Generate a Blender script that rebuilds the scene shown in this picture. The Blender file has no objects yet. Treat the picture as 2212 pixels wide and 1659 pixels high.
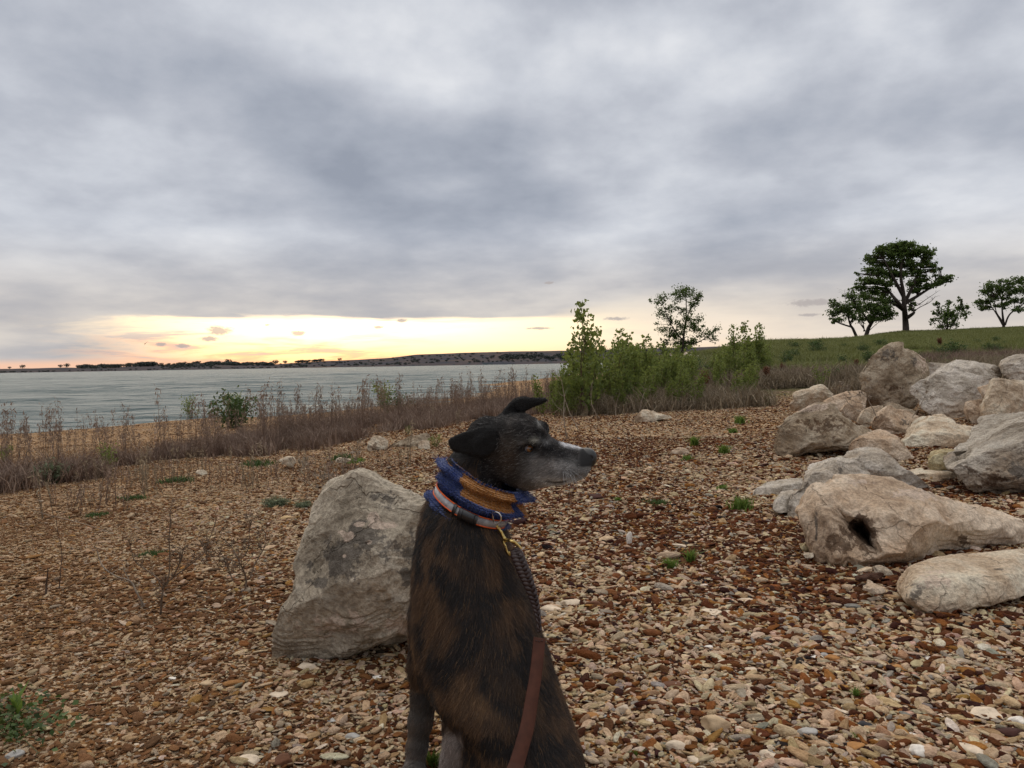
import bpy, math, random
import numpy as np
from mathutils import Matrix, Vector
from mathutils.geometry import delaunay_2d_cdt
random.seed(7); np.random.seed(7)
S = bpy.context.scene
COL = S.collection
R = math.radians

# ------------------------------------------------------------------ camera
F_PX = 1659.0                      # focal length in pixels of a 2212 px wide frame
CAM = np.array([0.0, 0.0, 0.78])
PITCH, ROLL = R(1.53), R(0.97)
fw = np.array([0, math.cos(PITCH), -math.sin(PITCH)])
up0 = np.array([0, math.sin(PITCH), math.cos(PITCH)])
rt0 = np.array([1.0, 0, 0])
upv = up0*math.cos(ROLL) + rt0*math.sin(ROLL)
rtv = rt0*math.cos(ROLL) - up0*math.sin(ROLL)
cam_d = bpy.data.cameras.new('camera'); cam = bpy.data.objects.new('camera', cam_d); COL.objects.link(cam)
cam_d.sensor_width = 36; cam_d.lens = 36*F_PX/2212; cam_d.clip_start = 0.05; cam_d.clip_end = 20000
cam.matrix_world = Matrix(((rtv[0], upv[0], -fw[0], CAM[0]), (rtv[1], upv[1], -fw[1], CAM[1]), (rtv[2], upv[2], -fw[2], CAM[2]), (0, 0, 0, 1)))
S.camera = cam

def P(u, v, Y):
    """world point seen at u, v (2212 px wide frame) at distance Y along the view's ground direction"""
    d = fw + rtv*((u-1106)/F_PX) + upv*((829.5-v)/F_PX)
    return CAM + d*(Y/d[1])
def proj(p):
    """arrays of world points -> u, v"""
    q = np.asarray(p) - CAM
    w = q @ fw
    w = np.where(np.abs(w) < 1e-6, 1e-6, w)
    return 1106 + F_PX*(q @ rtv)/w, 829.5 - F_PX*(q @ upv)/w

# ------------------------------------------------------------------ view
S.view_settings.view_transform = 'Standard'; S.view_settings.look = 'None'
S.view_settings.exposure = 0.1; S.view_settings.gamma = 1.0; S.view_settings.use_curve_mapping = False
S.cycles.use_denoising = True
S.cycles.max_bounces = 6; S.cycles.diffuse_bounces = 3; S.cycles.glossy_bounces = 3; S.cycles.transparent_max_bounces = 8

# ------------------------------------------------------------------ node helpers
class NT:
    def __init__(s, tree): s.t = tree; s.n = tree.nodes; s.l = tree.links
    def put(s, sock, val):
        if isinstance(val, bpy.types.NodeSocket): s.l.new(val, sock)
        elif val is not None:
            try: sock.default_value = val
            except Exception:
                sock.default_value = tuple(val)+(1.0,) if len(val) == 3 else tuple(val)[:3]
    def node(s, typ, ins=None, **props):
        n = s.n.new(typ)
        for k, v in props.items(): setattr(n, k, v)
        for k, v in (ins or {}).items(): s.put(n.inputs[k], v)
        return n
    def m(s, op, a, b=None, c=None, clamp=False):
        n = s.node('ShaderNodeMath', operation=op, use_clamp=clamp)
        s.put(n.inputs[0], a)
        if b is not None: s.put(n.inputs[1], b)
        if c is not None: s.put(n.inputs[2], c)
        return n.outputs[0]
    def vm(s, op, a, b=None, c=None):
        n = s.node('ShaderNodeVectorMath', operation=op)
        s.put(n.inputs[0], a)
        if b is not None: s.put(n.inputs[3 if op == 'SCALE' else 1], b)
        if c is not None: s.put(n.inputs[2], c)
        return n.outputs[0]
    def step(s, x, a, b):
        n = s.node('ShaderNodeMapRange', interpolation_type='SMOOTHSTEP')
        s.put(n.inputs['Value'], x); s.put(n.inputs['From Min'], a); s.put(n.inputs['From Max'], b)
        return n.outputs[0]
    def mix(s, f, a, b, mode='MIX'):
        n = s.node('ShaderNodeMix', data_type='RGBA', blend_type=mode)
        s.put(n.inputs[0], f); s.put(n.inputs[6], a); s.put(n.inputs[7], b)
        return n.outputs[2]
    def noise(s, vec, scale, detail=4, rough=.55, dist=0.0, col=False, w=None):
        n = s.node('ShaderNodeTexNoise', noise_dimensions='3D' if w is None else '4D')
        if vec is not None: s.put(n.inputs['Vector'], vec)
        if w is not None: s.put(n.inputs['W'], w)
        n.inputs['Scale'].default_value = scale; n.inputs['Detail'].default_value = detail
        n.inputs['Roughness'].default_value = rough; n.inputs['Distortion'].default_value = dist
        return n.outputs[1 if col else 0]
    def vor(s, vec, scale, feature='F1', out=0, rnd=1.0):
        n = s.node('ShaderNodeTexVoronoi', feature=feature)
        if vec is not None: s.put(n.inputs['Vector'], vec)
        n.inputs['Scale'].default_value = scale; n.inputs['Randomness'].default_value = rnd
        return n.outputs[out]
    def ramp(s, f, stops, interp='LINEAR'):
        n = s.node('ShaderNodeValToRGB'); s.put(n.inputs[0], f)
        e = n.color_ramp; e.interpolation = interp
        while len(e.elements) < len(stops): e.elements.new(0.5)
        for el, (p, c) in zip(e.elements, stops): el.position = p; el.color = tuple(c)+(1,) if len(c) == 3 else c
        return n.outputs[0]
    def bump(s, h, strength=.5, dist=.01, normal=None):
        n = s.node('ShaderNodeBump'); s.put(n.inputs['Height'], h)
        n.inputs['Strength'].default_value = strength; n.inputs['Distance'].default_value = dist
        if normal is not None: s.put(n.inputs['Normal'], normal)
        return n.outputs[0]
def mat(name):
    m = bpy.data.materials.new(name); m.use_nodes = True
    t = NT(m.node_tree); b = m.node_tree.nodes['Principled BSDF']
    b.inputs['Roughness'].default_value = .85; b.inputs['Specular IOR Level'].default_value = .25
    return m, t, b
def simple(name, col, rough=.8, metal=0.0, var=.25, scale=20, spec=.25):
    m, t, b = mat(name)
    tc = t.node('ShaderNodeTexCoord').outputs['Object']
    n = t.noise(tc, scale, 5)
    dark = tuple(c*(1-var) for c in col); light = tuple(min(1, c*(1+var)) for c in col)
    t.put(b.inputs['Base Color'], t.ramp(n, [(.3, dark), (.7, light)]))
    b.inputs['Roughness'].default_value = rough; b.inputs['Metallic'].default_value = metal
    b.inputs['Specular IOR Level'].default_value = spec
    return m

# ------------------------------------------------------------------ world: cloudy sky over a sunset gap
W = bpy.data.worlds.new('World'); S.world = W; W.use_nodes = True
wt = NT(W.node_tree); wt.n.clear()
SUN_AZ, SUN_EL = R(-16), R(5)
tc = wt.node('ShaderNodeTexCoord').outputs['Generated']
sp = wt.node('ShaderNodeSeparateXYZ', {0: tc})
X_, Y_, Z_ = sp.outputs
sky = wt.node('ShaderNodeTexSky', sky_type='NISHITA', sun_disc=False, sun_elevation=SUN_EL, sun_rotation=SUN_AZ, air_density=1.2, dust_density=2.0)
nish = wt.vm('SCALE', sky.outputs[0], 0.06)
zc = wt.m('MAXIMUM', Z_, 0.0)
az = wt.m('MULTIPLY', wt.m('ARCTAN2', X_, Y_), 57.2958)        # degrees, 0 ahead, + right
el = wt.m('MULTIPLY', wt.m('ARCSINE', zc), 57.2958)
den = wt.m('ADD', zc, 0.22)
pl = wt.node('ShaderNodeCombineXYZ', {0: wt.m('DIVIDE', X_, den), 1: wt.m('DIVIDE', Y_, den), 2: 0.37}).outputs[0]
cv = wt.node('ShaderNodeCombineXYZ', {0: X_, 1: Y_, 2: wt.m('MULTIPLY', wt.m('LOGARITHM', wt.m('ADD', zc, .11), 2.718), .72)}).outputs[0]
big = wt.noise(cv, 3.0, 4, .5, 0)
fine = wt.noise(wt.vm('ADD', cv, (4.1, 2.2, 1.0)), 7.5, 6, .56, 0)
str_ = wt.noise(wt.vm('MULTIPLY', cv, (.6, .6, 1.5)), 5.0, 5, .52, .15)
cl = wt.m('ADD', wt.m('MULTIPLY', big, .56), wt.m('ADD', wt.m('MULTIPLY', fine, .32), wt.m('MULTIPLY', str_, .12)))
def gauss(az0, el0, sa, se):
    a = wt.m('DIVIDE', wt.m('SUBTRACT', az, az0), sa); b = wt.m('DIVIDE', wt.m('SUBTRACT', el, el0), se)
    return wt.m('EXPONENT', wt.m('MULTIPLY', wt.m('ADD', wt.m('MULTIPLY', a, a), wt.m('MULTIPLY', b, b)), -1.0))
# broad masses of the cloud deck: darker banks (+) and thin bright places (-)
for (a0, e0, sa, se, k) in ((-12, 15, 9, 3.0, .10), (-30, 20, 8, 3.5, .05), (2, 18, 6, 4, .055), (20, 16, 8, 3, .05), (-3, 11, 13, 2.0, .045), (-27, 11, 7, 2, .03),
                            (-14, 23, 8, 3.2, -.09), (-5, 19.5, 5, 2.2, -.05), (3, 24, 7, 2.6, -.05), (12, 21, 8, 3, -.04), (25, 24, 9, 3.5, -.06), (-24, 14, 5, 1.4, -.05), (-31, 9.5, 5, 1.2, -.07), (-28, 25, 8, 3, .05), (14, 13, 6, 1.3, -.035)):
    cl = wt.m('SUBTRACT', cl, wt.m('MULTIPLY', gauss(a0, e0, sa, se), k))
cloud = wt.ramp(cl, [(.34, (.29, .32, .385)), (.42, (.37, .40, .465)), (.49, (.455, .48, .54)), (.56, (.56, .585, .64)), (.66, (.72, .735, .77))])
warm_low = wt.mix(wt.m('MULTIPLY', wt.step(el, 10.0, 2.5), .85), cloud, wt.mix(wt.step(cl, .40, .60), (.47, .45, .45), (.72, .65, .57)))
# overcast deck is brighter towards the zenith, as overcast skies are
zen = wt.m('ADD', 1.0, wt.m('MULTIPLY', wt.step(el, 25.0, 80.0), 1.75))
warm_low = wt.mix(wt.step(el, 27.0, 60.0), warm_low, wt.mix(.75, warm_low, (.62, .60, .57)))
deck = wt.vm('SCALE', warm_low, zen)
# gap below the deck, towards the sun
edge_n = wt.noise(wt.node('ShaderNodeCombineXYZ', {0: wt.m('MULTIPLY', az, .11), 1: wt.m('MULTIPLY', el, .9), 2: 0.0}).outputs[0], 1.6, 6, .6, .4)
edge_n2 = wt.noise(wt.node('ShaderNodeCombineXYZ', {0: wt.m('MULTIPLY', az, .05), 1: wt.m('MULTIPLY', el, .55), 2: 3.0}).outputs[0], 1.3, 3, .5, .2)
top_edge = wt.m('ADD', 3.5, wt.m('ADD', wt.m('MULTIPLY', wt.m('SUBTRACT', edge_n2, .5), 1.5), wt.m('MULTIPLY', wt.m('SUBTRACT', edge_n, .5), .8)))
soft = wt.m('ADD', 0.26, wt.m('MULTIPLY', wt.step(az, 2.0, 12.0), 2.2))
under = wt.m('SUBTRACT', 1.0, wt.node('ShaderNodeMapRange', {'Value': wt.m('SUBTRACT', el, top_edge), 'From Min': wt.m('MULTIPLY', soft, -1), 'From Max': soft}, interpolation_type='SMOOTHSTEP').outputs[0])
# left part: the lower edge of the brightest streak rises to the left
leftn = wt.m('ADD', az, wt.m('MULTIPLY', wt.m('SUBTRACT', edge_n, .5), 16))
lw = wt.step(leftn, -33.0, -19.0)
right_w = wt.m('SUBTRACT', 1.0, wt.m('MULTIPLY', wt.step(az, 2.0, 42.0), .75))
gap = wt.m('MULTIPLY', wt.m('MULTIPLY', under, lw), right_w)
gap = wt.m('MULTIPLY', gap, wt.m('SUBTRACT', 1.0, wt.m('MULTIPLY', wt.step(edge_n, .52, .66), wt.m('SUBTRACT', .75, wt.m('MULTIPLY', wt.step(az, -20, -8), .55)))))
glow = gauss(-12.5, 3.0, 11.0, 1.35)
low = wt.step(el, 1.9, 0.2)
gcol = wt.mix(wt.step(az, -4, 16), (1.0, .90, .64), (.91, .80, .67))
gcol = wt.mix(wt.m('MULTIPLY', low, .55), gcol, (1.0, .70, .36))
gcol = wt.vm('ADD', gcol, wt.vm('SCALE', (1.0, .84, .56), wt.m('MULTIPLY', glow, 1.2)))
gcol = wt.vm('ADD', wt.vm('SCALE', nish, .3), wt.vm('SCALE', gcol, .92))
veil = wt.m('SUBTRACT', 1.0, wt.m('MULTIPLY', wt.m('MULTIPLY', wt.step(el, 2.9, 1.7), wt.step(az, -2, -14)), wt.m('ADD', .10, wt.m('MULTIPLY', wt.step(edge_n, .42, .60), .30))))
gcol = wt.vm('MULTIPLY', gcol, wt.node('ShaderNodeCombineXYZ', {0: wt.m('POWER', veil, .5), 1: veil, 2: veil}).outputs[0])
skyc = wt.mix(gap, deck, gcol)
# thin pink strip on the left horizon
pink = wt.m('MULTIPLY', wt.m('MULTIPLY', wt.step(el, .95, .35), wt.step(az, -12.0, -24.0)), wt.m('SUBTRACT', 1.0, wt.m('MULTIPLY', wt.step(az, -40, -60), 1.0)))
skyc = wt.mix(wt.m('MULTIPLY', pink, .8), skyc, (.95, .55, .36))
# small dark cloudlets in the gap
jn = wt.noise(wt.node('ShaderNodeCombineXYZ', {0: az, 1: wt.m('MULTIPLY', el, 1.6), 2: 7.0}).outputs[0], 1.5, 5, .7)
cm = None
for (u, v, ru, rv) in ((475, 714, 23, 8), (645, 719, 14, 5.5), (348, 744, 9, 4), (395, 747, 11, 4), (817, 707, 13, 3), (868, 693, 12, 3.5), (577, 702, 6, 2.5), (1186, 611, 13, 3), (1170, 709, 30, 3), (1330, 688, 22, 3.5), (1745, 654, 42, 7), (452, 732, 17, 5), (1745, 680, 20, 3)):
    d = P(u, v, 1.0)-CAM; d /= np.linalg.norm(d)
    a0 = math.degrees(math.atan2(d[0], d[1])); e0 = math.degrees(math.asin(d[2])); k = 1/29.0
    a = wt.m('DIVIDE', wt.m('SUBTRACT', az, a0), ru*k); b = wt.m('DIVIDE', wt.m('SUBTRACT', el, e0), rv*k)
    q = wt.m('ADD', wt.m('MULTIPLY', a, a), wt.m('MULTIPLY', b, b))
    g = wt.m('SUBTRACT', 1.25, wt.m('ADD', wt.m('SQRT', q), wt.m('MULTIPLY', wt.m('SUBTRACT', jn, .5), -2.8)))
    cm = g if cm is None else wt.m('MAXIMUM', cm, g)
skyc = wt.mix(wt.m('MULTIPLY', wt.step(cm, -.1, .75), .8), skyc, (.42, .38, .37))
bg = wt.node('ShaderNodeBackground', {'Color': skyc, 'Strength': 1.0})
wo = wt.node('ShaderNodeOutputWorld', {'Surface': bg.outputs[0]})

sun_d = bpy.data.lights.new('sun', 'SUN'); sun_d.energy = 1.3; sun_d.angle = R(75); sun_d.color = (1, .86, .66)
sun = bpy.data.objects.new('sun', sun_d); COL.objects.link(sun)
sd = Vector((math.sin(SUN_AZ)*math.cos(SUN_EL+R(15)), math.cos(SUN_AZ)*math.cos(SUN_EL+R(15)), math.sin(SUN_EL+R(15))))
sun.rotation_euler = sd.to_track_quat('Z', 'Y').to_euler()

# ------------------------------------------------------------------ numpy noise
def _h(ix, iy, iz, s=0):
    h = (ix.astype(np.int64)*374761393 + iy.astype(np.int64)*668265263 + iz.astype(np.int64)*2147483647 + s*1274126177) & 0xffffffff
    h = ((h ^ (h >> 13))*1274126177) & 0xffffffff
    return ((h ^ (h >> 16)) & 0xffff)/65535.0
def vnoise(p, s=0):
    p = np.asarray(p, float); i = np.floor(p).astype(np.int64); f = p-i; f = f*f*(3-2*f)
    r = 0
    for dx in (0, 1):
        for dy in (0, 1):
            for dz in (0, 1):
                w = (f[..., 0] if dx else 1-f[..., 0])*(f[..., 1] if dy else 1-f[..., 1])*(f[..., 2] if dz else 1-f[..., 2])
                r = r + w*_h(i[..., 0]+dx, i[..., 1]+dy, i[..., 2]+dz, s)
    return r*2-1
def fbm(p, octv=4, s=0, rough=.5):
    r = 0; a = 1.0; t = 0; q = np.asarray(p, float)
    for o in range(octv): r = r+a*vnoise(q*(2.03**o)+o*7.3, s+o); t += a; a *= rough
    return r/t
def sstep(x, a, b):
    t = np.clip((x-a)/(b-a), 0, 1); return t*t*(3-2*t)

# ------------------------------------------------------------------ mesh helpers
def mesh_np(name, V, F, smooth=False, cols=None):
    """F: (n,3) or (n,4) index array, or a list of such arrays"""
    Fs = F if isinstance(F, list) else [F]
    Fs = [np.asarray(f, np.int32) for f in Fs if len(f)]
    V = np.asarray(V, np.float32)
    me = bpy.data.meshes.new(name)
    me.vertices.add(len(V)); me.vertices.foreach_set('co', V.ravel())
    nl = sum(f.size for f in Fs); nf = sum(len(f) for f in Fs)
    me.loops.add(nl); me.polygons.add(nf)
    me.loops.foreach_set('vertex_index', np.concatenate([f.ravel() for f in Fs]))
    tot = np.concatenate([np.full(len(f), f.shape[1], np.int32) for f in Fs])
    st = np.zeros(nf, np.int32); st[1:] = np.cumsum(tot)[:-1]
    me.polygons.foreach_set('loop_start', st)
    me.update(calc_edges=True); me.validate()
    if smooth: me.shade_smooth()
    if cols is not None:
        a = me.attributes.new('col', 'FLOAT_COLOR', 'POINT')
        c = np.ones((len(V), 4), np.float32); c[:, :3] = cols
        a.data.foreach_set('color', c.ravel())
    return me
def addobj(name, me, m=None, parent=None, loc=None):
    o = bpy.data.objects.new(name, me); COL.objects.link(o)
    if m is not None and me is not None: me.materials.append(m)
    if parent is not None: o.parent = parent
    if loc is not None: o.location = loc
    return o
def tag(o, label=None, cat=None, group=None, kind=None):
    if label: o['label'] = label
    if cat: o['category'] = cat
    if group: o['group'] = group
    if kind: o['kind'] = kind
    return o
def empty(name, loc):
    o = bpy.data.objects.new(name, None); COL.objects.link(o); o.location = loc; o.empty_display_size = .1; return o
def tube(path, rad, n=6, cap=True):
    """tube along a polyline -> V, F(quads), extra tris for caps"""
    path = np.asarray(path, float); k = len(path); rad = np.broadcast_to(np.asarray(rad, float), (k,))
    T = np.gradient(path, axis=0); T /= np.linalg.norm(T, axis=1)[:, None]+1e-9
    ref = np.array([0.31, .17, .93]); 
    if abs(T[0] @ ref) > .9: ref = np.array([.93, .17, .31])
    U = np.cross(T, ref); U /= np.linalg.norm(U, axis=1)[:, None]+1e-9; B = np.cross(T, U)
    a = np.arange(n)*2*math.pi/n
    V = path[:, None, :]+rad[:, None, None]*(np.cos(a)[None, :, None]*U[:, None, :]+np.sin(a)[None, :, None]*B[:, None, :])
    V = V.reshape(-1, 3)
    i = np.arange(k-1)[:, None]*n; j = np.arange(n)[None, :]; j2 = (j+1) % n
    Q = np.stack([i+j, i+j2, i+n+j2, i+n+j], -1).reshape(-1, 4)
    Tt = []
    if cap:
        V = np.vstack([V, path[-1], path[0]])
        e = (k-1)*n; c = k*n
        Tt = [(e+q, e+(q+1) % n, c) for q in range(n)]+[((q+1) % n, q, c+1) for q in range(n)]
    return V, Q, np.array(Tt, int).reshape(-1, 3)
class Acc:
    """collects pieces into one mesh"""
    def __init__(s): s.V = []; s.Q = []; s.T = []; s.C = []; s.n = 0
    def add(s, V, Q=None, T=None, col=None):
        V = np.asarray(V, float)
        if Q is not None and len(Q): s.Q.append(np.asarray(Q)+s.n)
        if T is not None and len(T): s.T.append(np.asarray(T)+s.n)
        s.V.append(V); s.n += len(V)
        s.C.append(np.broadcast_to(np.asarray(col if col is not None else (1, 1, 1), float), (len(V), 3)))
    def tube(s, path, rad, n=6, col=None, cap=True): V, Q, T = tube(path, rad, n, cap); s.add(V, Q, T, col)
    def mesh(s, name, smooth=True):
        F = []
        if s.Q: F.append(np.concatenate(s.Q))
        if s.T: F.append(np.concatenate(s.T))
        return mesh_np(name, np.concatenate(s.V), F, smooth, np.concatenate(s.C))
def spline(pts, n):
    pts = np.asarray(pts, float); k = len(pts)
    t = np.linspace(0, k-1, n); i = np.clip(t.astype(int), 0, k-2); f = (t-i)[:, None]
    p0 = pts[np.maximum(i-1, 0)]; p1 = pts[i]; p2 = pts[i+1]; p3 = pts[np.minimum(i+2, k-1)]
    return .5*((2*p1)+(-p0+p2)*f+(2*p0-5*p1+4*p2-p3)*f*f+(-p0+3*p1-3*p2+p3)*f**3)
def scatter(name, pts, rot, scl, idx, col, protos, label, kind='stuff'):
    """one object: geometry nodes put a copy of a prototype mesh on every point"""
    me = bpy.data.meshes.new(name); n = len(pts)
    me.vertices.add(n); me.vertices.foreach_set('co', np.asarray(pts, np.float32).ravel())
    for nm, ty, ar, key in (('rot', 'FLOAT_VECTOR', rot, 'vector'), ('scl', 'FLOAT_VECTOR', scl, 'vector'), ('idx', 'INT', idx, 'value')):
        a = me.attributes.new(nm, ty, 'POINT'); a.data.foreach_set(key, np.asarray(ar, np.int32 if ty == 'INT' else np.float32).ravel())
    a = me.attributes.new('icol', 'FLOAT_COLOR', 'POINT'); c = np.ones((n, 4), np.float32); c[:, :3] = col; a.data.foreach_set('color', c.ravel())
    o = addobj(name, me); tag(o, label, None, None, kind)
    cl_ = bpy.data.collections.new(name+'_pieces')
    for q in protos: cl_.objects.link(q)
    g = bpy.data.node_groups.new(name, 'GeometryNodeTree')
    g.interface.new_socket('Geometry', in_out='INPUT', socket_type='NodeSocketGeometry')
    g.interface.new_socket('Geometry', in_out='OUTPUT', socket_type='NodeSocketGeometry')
    N = g.nodes; L = g.links
    gi = N.new('NodeGroupInput'); go = N.new('NodeGroupOutput')
    ci = N.new('GeometryNodeCollectionInfo'); ci.inputs['Collection'].default_value = cl_
    ci.inputs['Separate Children'].default_value = True; ci.inputs['Reset Children'].default_value = True
    mp = N.new('GeometryNodeMeshToPoints'); L.new(gi.outputs[0], mp.inputs[0])
    ip = N.new('GeometryNodeInstanceOnPoints'); L.new(mp.outputs[0], ip.inputs['Points']); L.new(ci.outputs[0], ip.inputs['Instance'])
    ip.inputs['Pick Instance'].default_value = True
    def at(nm, dt):
        q = N.new('GeometryNodeInputNamedAttribute'); q.data_type = dt; q.inputs['Name'].default_value = nm; return q.outputs[0]
    L.new(at('idx', 'INT'), ip.inputs['Instance Index']); L.new(at('scl', 'FLOAT_VECTOR'), ip.inputs['Scale'])
    er = N.new('FunctionNodeEulerToRotation'); L.new(at('rot', 'FLOAT_VECTOR'), er.inputs[0]); L.new(er.outputs[0], ip.inputs['Rotation'])
    L.new(ip.outputs[0], go.inputs[0])
    md = o.modifiers.new('scatter', 'NODES'); md.node_group = g
    return o
def proto(name, me, m):
    o = bpy.data.objects.new(name, me); me.materials.append(m); return o
# ================================================================== terrain
WATER_Z = -0.90
TAB = {  # column (pixel u) : list of (Y, z)
 -700: [(1.5, 0), (4, -.16), (8, -.6), (13, -.95), (18, -1.5), (60, -3), (400, -4)],
 0: [(1.5, 0), (3, -.02), (6, -.15), (12, -.5), (20.5, -.9), (24, -1.25), (60, -3), (400, -4)],
 550: [(1.5, 0), (4, -.02), (8, -.2), (15, -.5), (27.0, -.9), (32, -1.25), (60, -3), (400, -4)],
 900: [(1.5, 0), (6, -.02), (11, -.12), (20, -.42), (36, -.9), (42, -1.2), (70, -3), (400, -4)],
 1040: [(1.5, 0), (7, -.02), (12, -.10), (20, -.35), (38, -.84), (44, -.93), (52, -.93), (58, -.86), (64, -.87), (68, -1.2), (120, -3), (400, -4)],
 1110: [(1.5, 0), (7, -.02), (12, -.07), (20, -.30), (38, -.74), (60, -.78), (70, -.84), (78, -1.2), (140, -3), (400, -4)],
 1250: [(1.5, 0), (8, -.01), (12, -.02), (20, -.12), (40, -.35), (80, -.5), (120, -1.2), (200, -3), (400, -4)],
 1440: [(1.5, 0), (8, 0), (12, .0), (20, .17), (34, .90), (42, .9), (60, .0), (90, -.8), (200, -3), (400, -4)],
 1660: [(1.5, 0), (8, .02), (13, .05), (20, .42), (45, 1.77), (52, 1.75), (90, .5), (200, -2), (400, -4)],
 1957: [(1.5, 0), (5, .03), (9, .12), (14, .27), (25, .72), (45, 1.78), (68, 2.95), (76, 3.0), (140, 1), (300, -2), (400, -4)],
 2212: [(1.5, 0), (4, .03), (9, .17), (14, .36), (25, .85), (45, 1.9), (75, 3.43), (84, 3.5), (160, 1.8), (300, -1), (400, -3)],
 2900: [(1.5, 0), (4, .06), (9, .3), (14, .6), (25, 1.3), (45, 2.6), (75, 4.2), (100, 4.8), (200, 4), (400, 2)],
}
_us = sorted(TAB); _ss = np.array([(u-1106)/F_PX for u in _us])
_ly = np.linspace(math.log(1.2), math.log(400), 160)
_G = np.array([np.interp(np.exp(_ly), [a for a, b in TAB[u]], [b for a, b in TAB[u]]) for u in _us])
for _ in range(2): _G[:, 1:-1] = (_G[:, :-2]+2*_G[:, 1:-1]+_G[:, 2:])/4
def ground0(X, Y):
    X = np.asarray(X, float); Y = np.asarray(Y, float)
    rr = np.hypot(X, Y); Ye = np.where(Y > .2*rr, Y, .2*rr)
    s = np.clip(X/np.maximum(Ye, 1e-3), _ss[0], _ss[-1])
    fi = np.interp(s, _ss, np.arange(len(_ss))); i = np.clip(fi.astype(int), 0, len(_ss)-2); f = fi-i; f = f*f*(3-2*f)*.6+f*.4
    lj = np.clip((np.log(np.maximum(Ye, 1.2))-_ly[0])/(_ly[1]-_ly[0]), 0, 158.999); j = lj.astype(int); g = lj-j
    z = (1-f)*((1-g)*_G[i, j]+g*_G[i, j+1])+f*((1-g)*_G[i+1, j]+g*_G[i+1, j+1])
    back = sstep(Y/np.maximum(rr, 1e-3), -.2, .35)
    return z*back+(1-back)*np.clip(-rr*.01, -1.4, 0)
def ground(X, Y):
    X = np.asarray(X, float); Y = np.asarray(Y, float)
    p = np.stack([X, Y, np.zeros_like(X)], -1); r = np.hypot(X, Y)
    a = sstep(r, .8, 5)
    n = fbm(p*.9, 3, 5)*.03*a+fbm(p*4.0, 3, 9)*.010+fbm(p*.25, 2, 3)*.10*sstep(r, 6, 25)
    return ground0(X, Y)+n*(1-.6*sstep(r, 30, 60)*(X < 0))
def gz(x, y): return float(ground(np.array([x]), np.array([y]))[0])
def gpt(u, Y):
    """ground point below column u at distance Y"""
    x = (u-1106)/F_PX*Y
    x += -ROLL*0
    return np.array([x, Y, gz(x, Y)])

ang = np.concatenate([np.linspace(-180, -56, 26)[:-1], np.linspace(-56, 56, 430), np.linspace(56, 180, 26)[1:]])
rad = np.concatenate([[0.05], np.geomspace(.4, 3, 90), np.geomspace(3, 30, 150)[1:], np.geomspace(30, 130, 90)[1:], np.geomspace(130, 7000, 14)[1:]])
A_, R_ = np.meshgrid(np.radians(ang), rad)
GX, GY = R_*np.sin(A_), R_*np.cos(A_); GZ = ground(GX, GY)
nr, na = GX.shape
ii = np.arange(nr-1)[:, None]*na; jj = np.arange(na-1)[None, :]
Q = np.stack([ii+jj, ii+jj+1, ii+na+jj+1, ii+na+jj], -1).reshape(-1, 4)
GV = np.stack([GX, GY, GZ], -1).reshape(-1, 3)
me = mesh_np('ground', GV, Q[:, ::-1], True)
# how much of the surface is vegetated rather than gravel: grass on the hill, dry thatch under the weeds
def veg_mask(X, Y):
    s = X/np.maximum(Y, .1); u = 1106+s*F_PX
    front = np.interp(u, [-200, 0, 300, 550, 900, 1100, 1250, 1450, 1660, 1957, 2212, 2600], [5.5, 6.2, 7.6, 8.6, 10.5, 13, 12.5, 12.6, 13, 13.5, 14, 14])
    n = fbm(np.stack([X*.5, Y*.5, X*0], -1), 4, 21)
    return front, n
fr, n_ = veg_mask(GX.ravel(), GY.ravel())
Yr = GY.ravel(); ur = 1106+GX.ravel()/np.maximum(Yr, .1)*F_PX
hill = sstep(Yr-fr+n_*2.5, 0, 3.5)*sstep(ur, 1240, 1420)*(Yr > 1)
thatch = sstep(Yr-fr+n_*1.2, -.2, .8)*(1-sstep(Yr-fr+n_*1.5, 2.2, 5))*(1-sstep(ur, 1240, 1420))*(Yr > 1)
lawn = sstep(Yr+n_*4, 24, 33)*hill
a = me.attributes.new('zone', 'FLOAT_COLOR', 'POINT')
c = np.ones((len(GV), 4), np.float32); c[:, 0] = hill; c[:, 1] = thatch; c[:, 2] = lawn; a.data.foreach_set('color', c.ravel())

m, t, b = mat('gravel_ground')
geo = t.node('ShaderNodeNewGeometry').outputs['Position']
zone = t.node('ShaderNodeAttribute', attribute_name='zone'); zs = t.node('ShaderNodeSeparateColor', {0: zone.outputs['Color']})
flat = t.vm('MULTIPLY', geo, (1, 1, .0))
STONE = [(0, (.022, .011, .008)), (.14, (.045, .017, .010)), (.28, (.095, .038, .017)), (.40, (.15, .062, .026)), (.50, (.22, .10, .042)), (.58, (.30, .19, .10)), (.68, (.40, .29, .18)), (.80, (.52, .40, .27)), (.93, (.60, .48, .34))]
def cells(scale, off):
    wv = t.vm('ADD', flat, t.vm('SCALE', t.noise(flat, scale*.6, 3, .5, 0, True), .5/scale))
    v = t.node('ShaderNodeTexVoronoi', {'Vector': t.vm('ADD', wv, (off, off*1.7, 0)), 'Scale': scale})
    return v.outputs[0], t.node('ShaderNodeSeparateColor', {0: v.outputs[1]}).outputs[0]
dn1, cn1 = cells(75, 0); dn2, cn2 = cells(38, 3.1); dn3, cn3 = cells(17, 5.7)
dist = t.vm('LENGTH', geo); dist = t.node('ShaderNodeVectorMath', {0: geo}, operation='LENGTH').outputs['Value']
far1 = t.step(dist, 4, 9); far2 = t.step(dist, 14, 30)
r1 = t.ramp(cn1, STONE); r2 = t.ramp(cn2, STONE); r3 = t.ramp(cn3, STONE)
gcolr = t.mix(far2, t.mix(far1, r1, r2), r3)
tint = t.noise(flat, .8, 4)
gcolr = t.mix(t.step(tint, .35, .7), gcolr, t.mix(.35, gcolr, (.30, .17, .075)))
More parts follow.
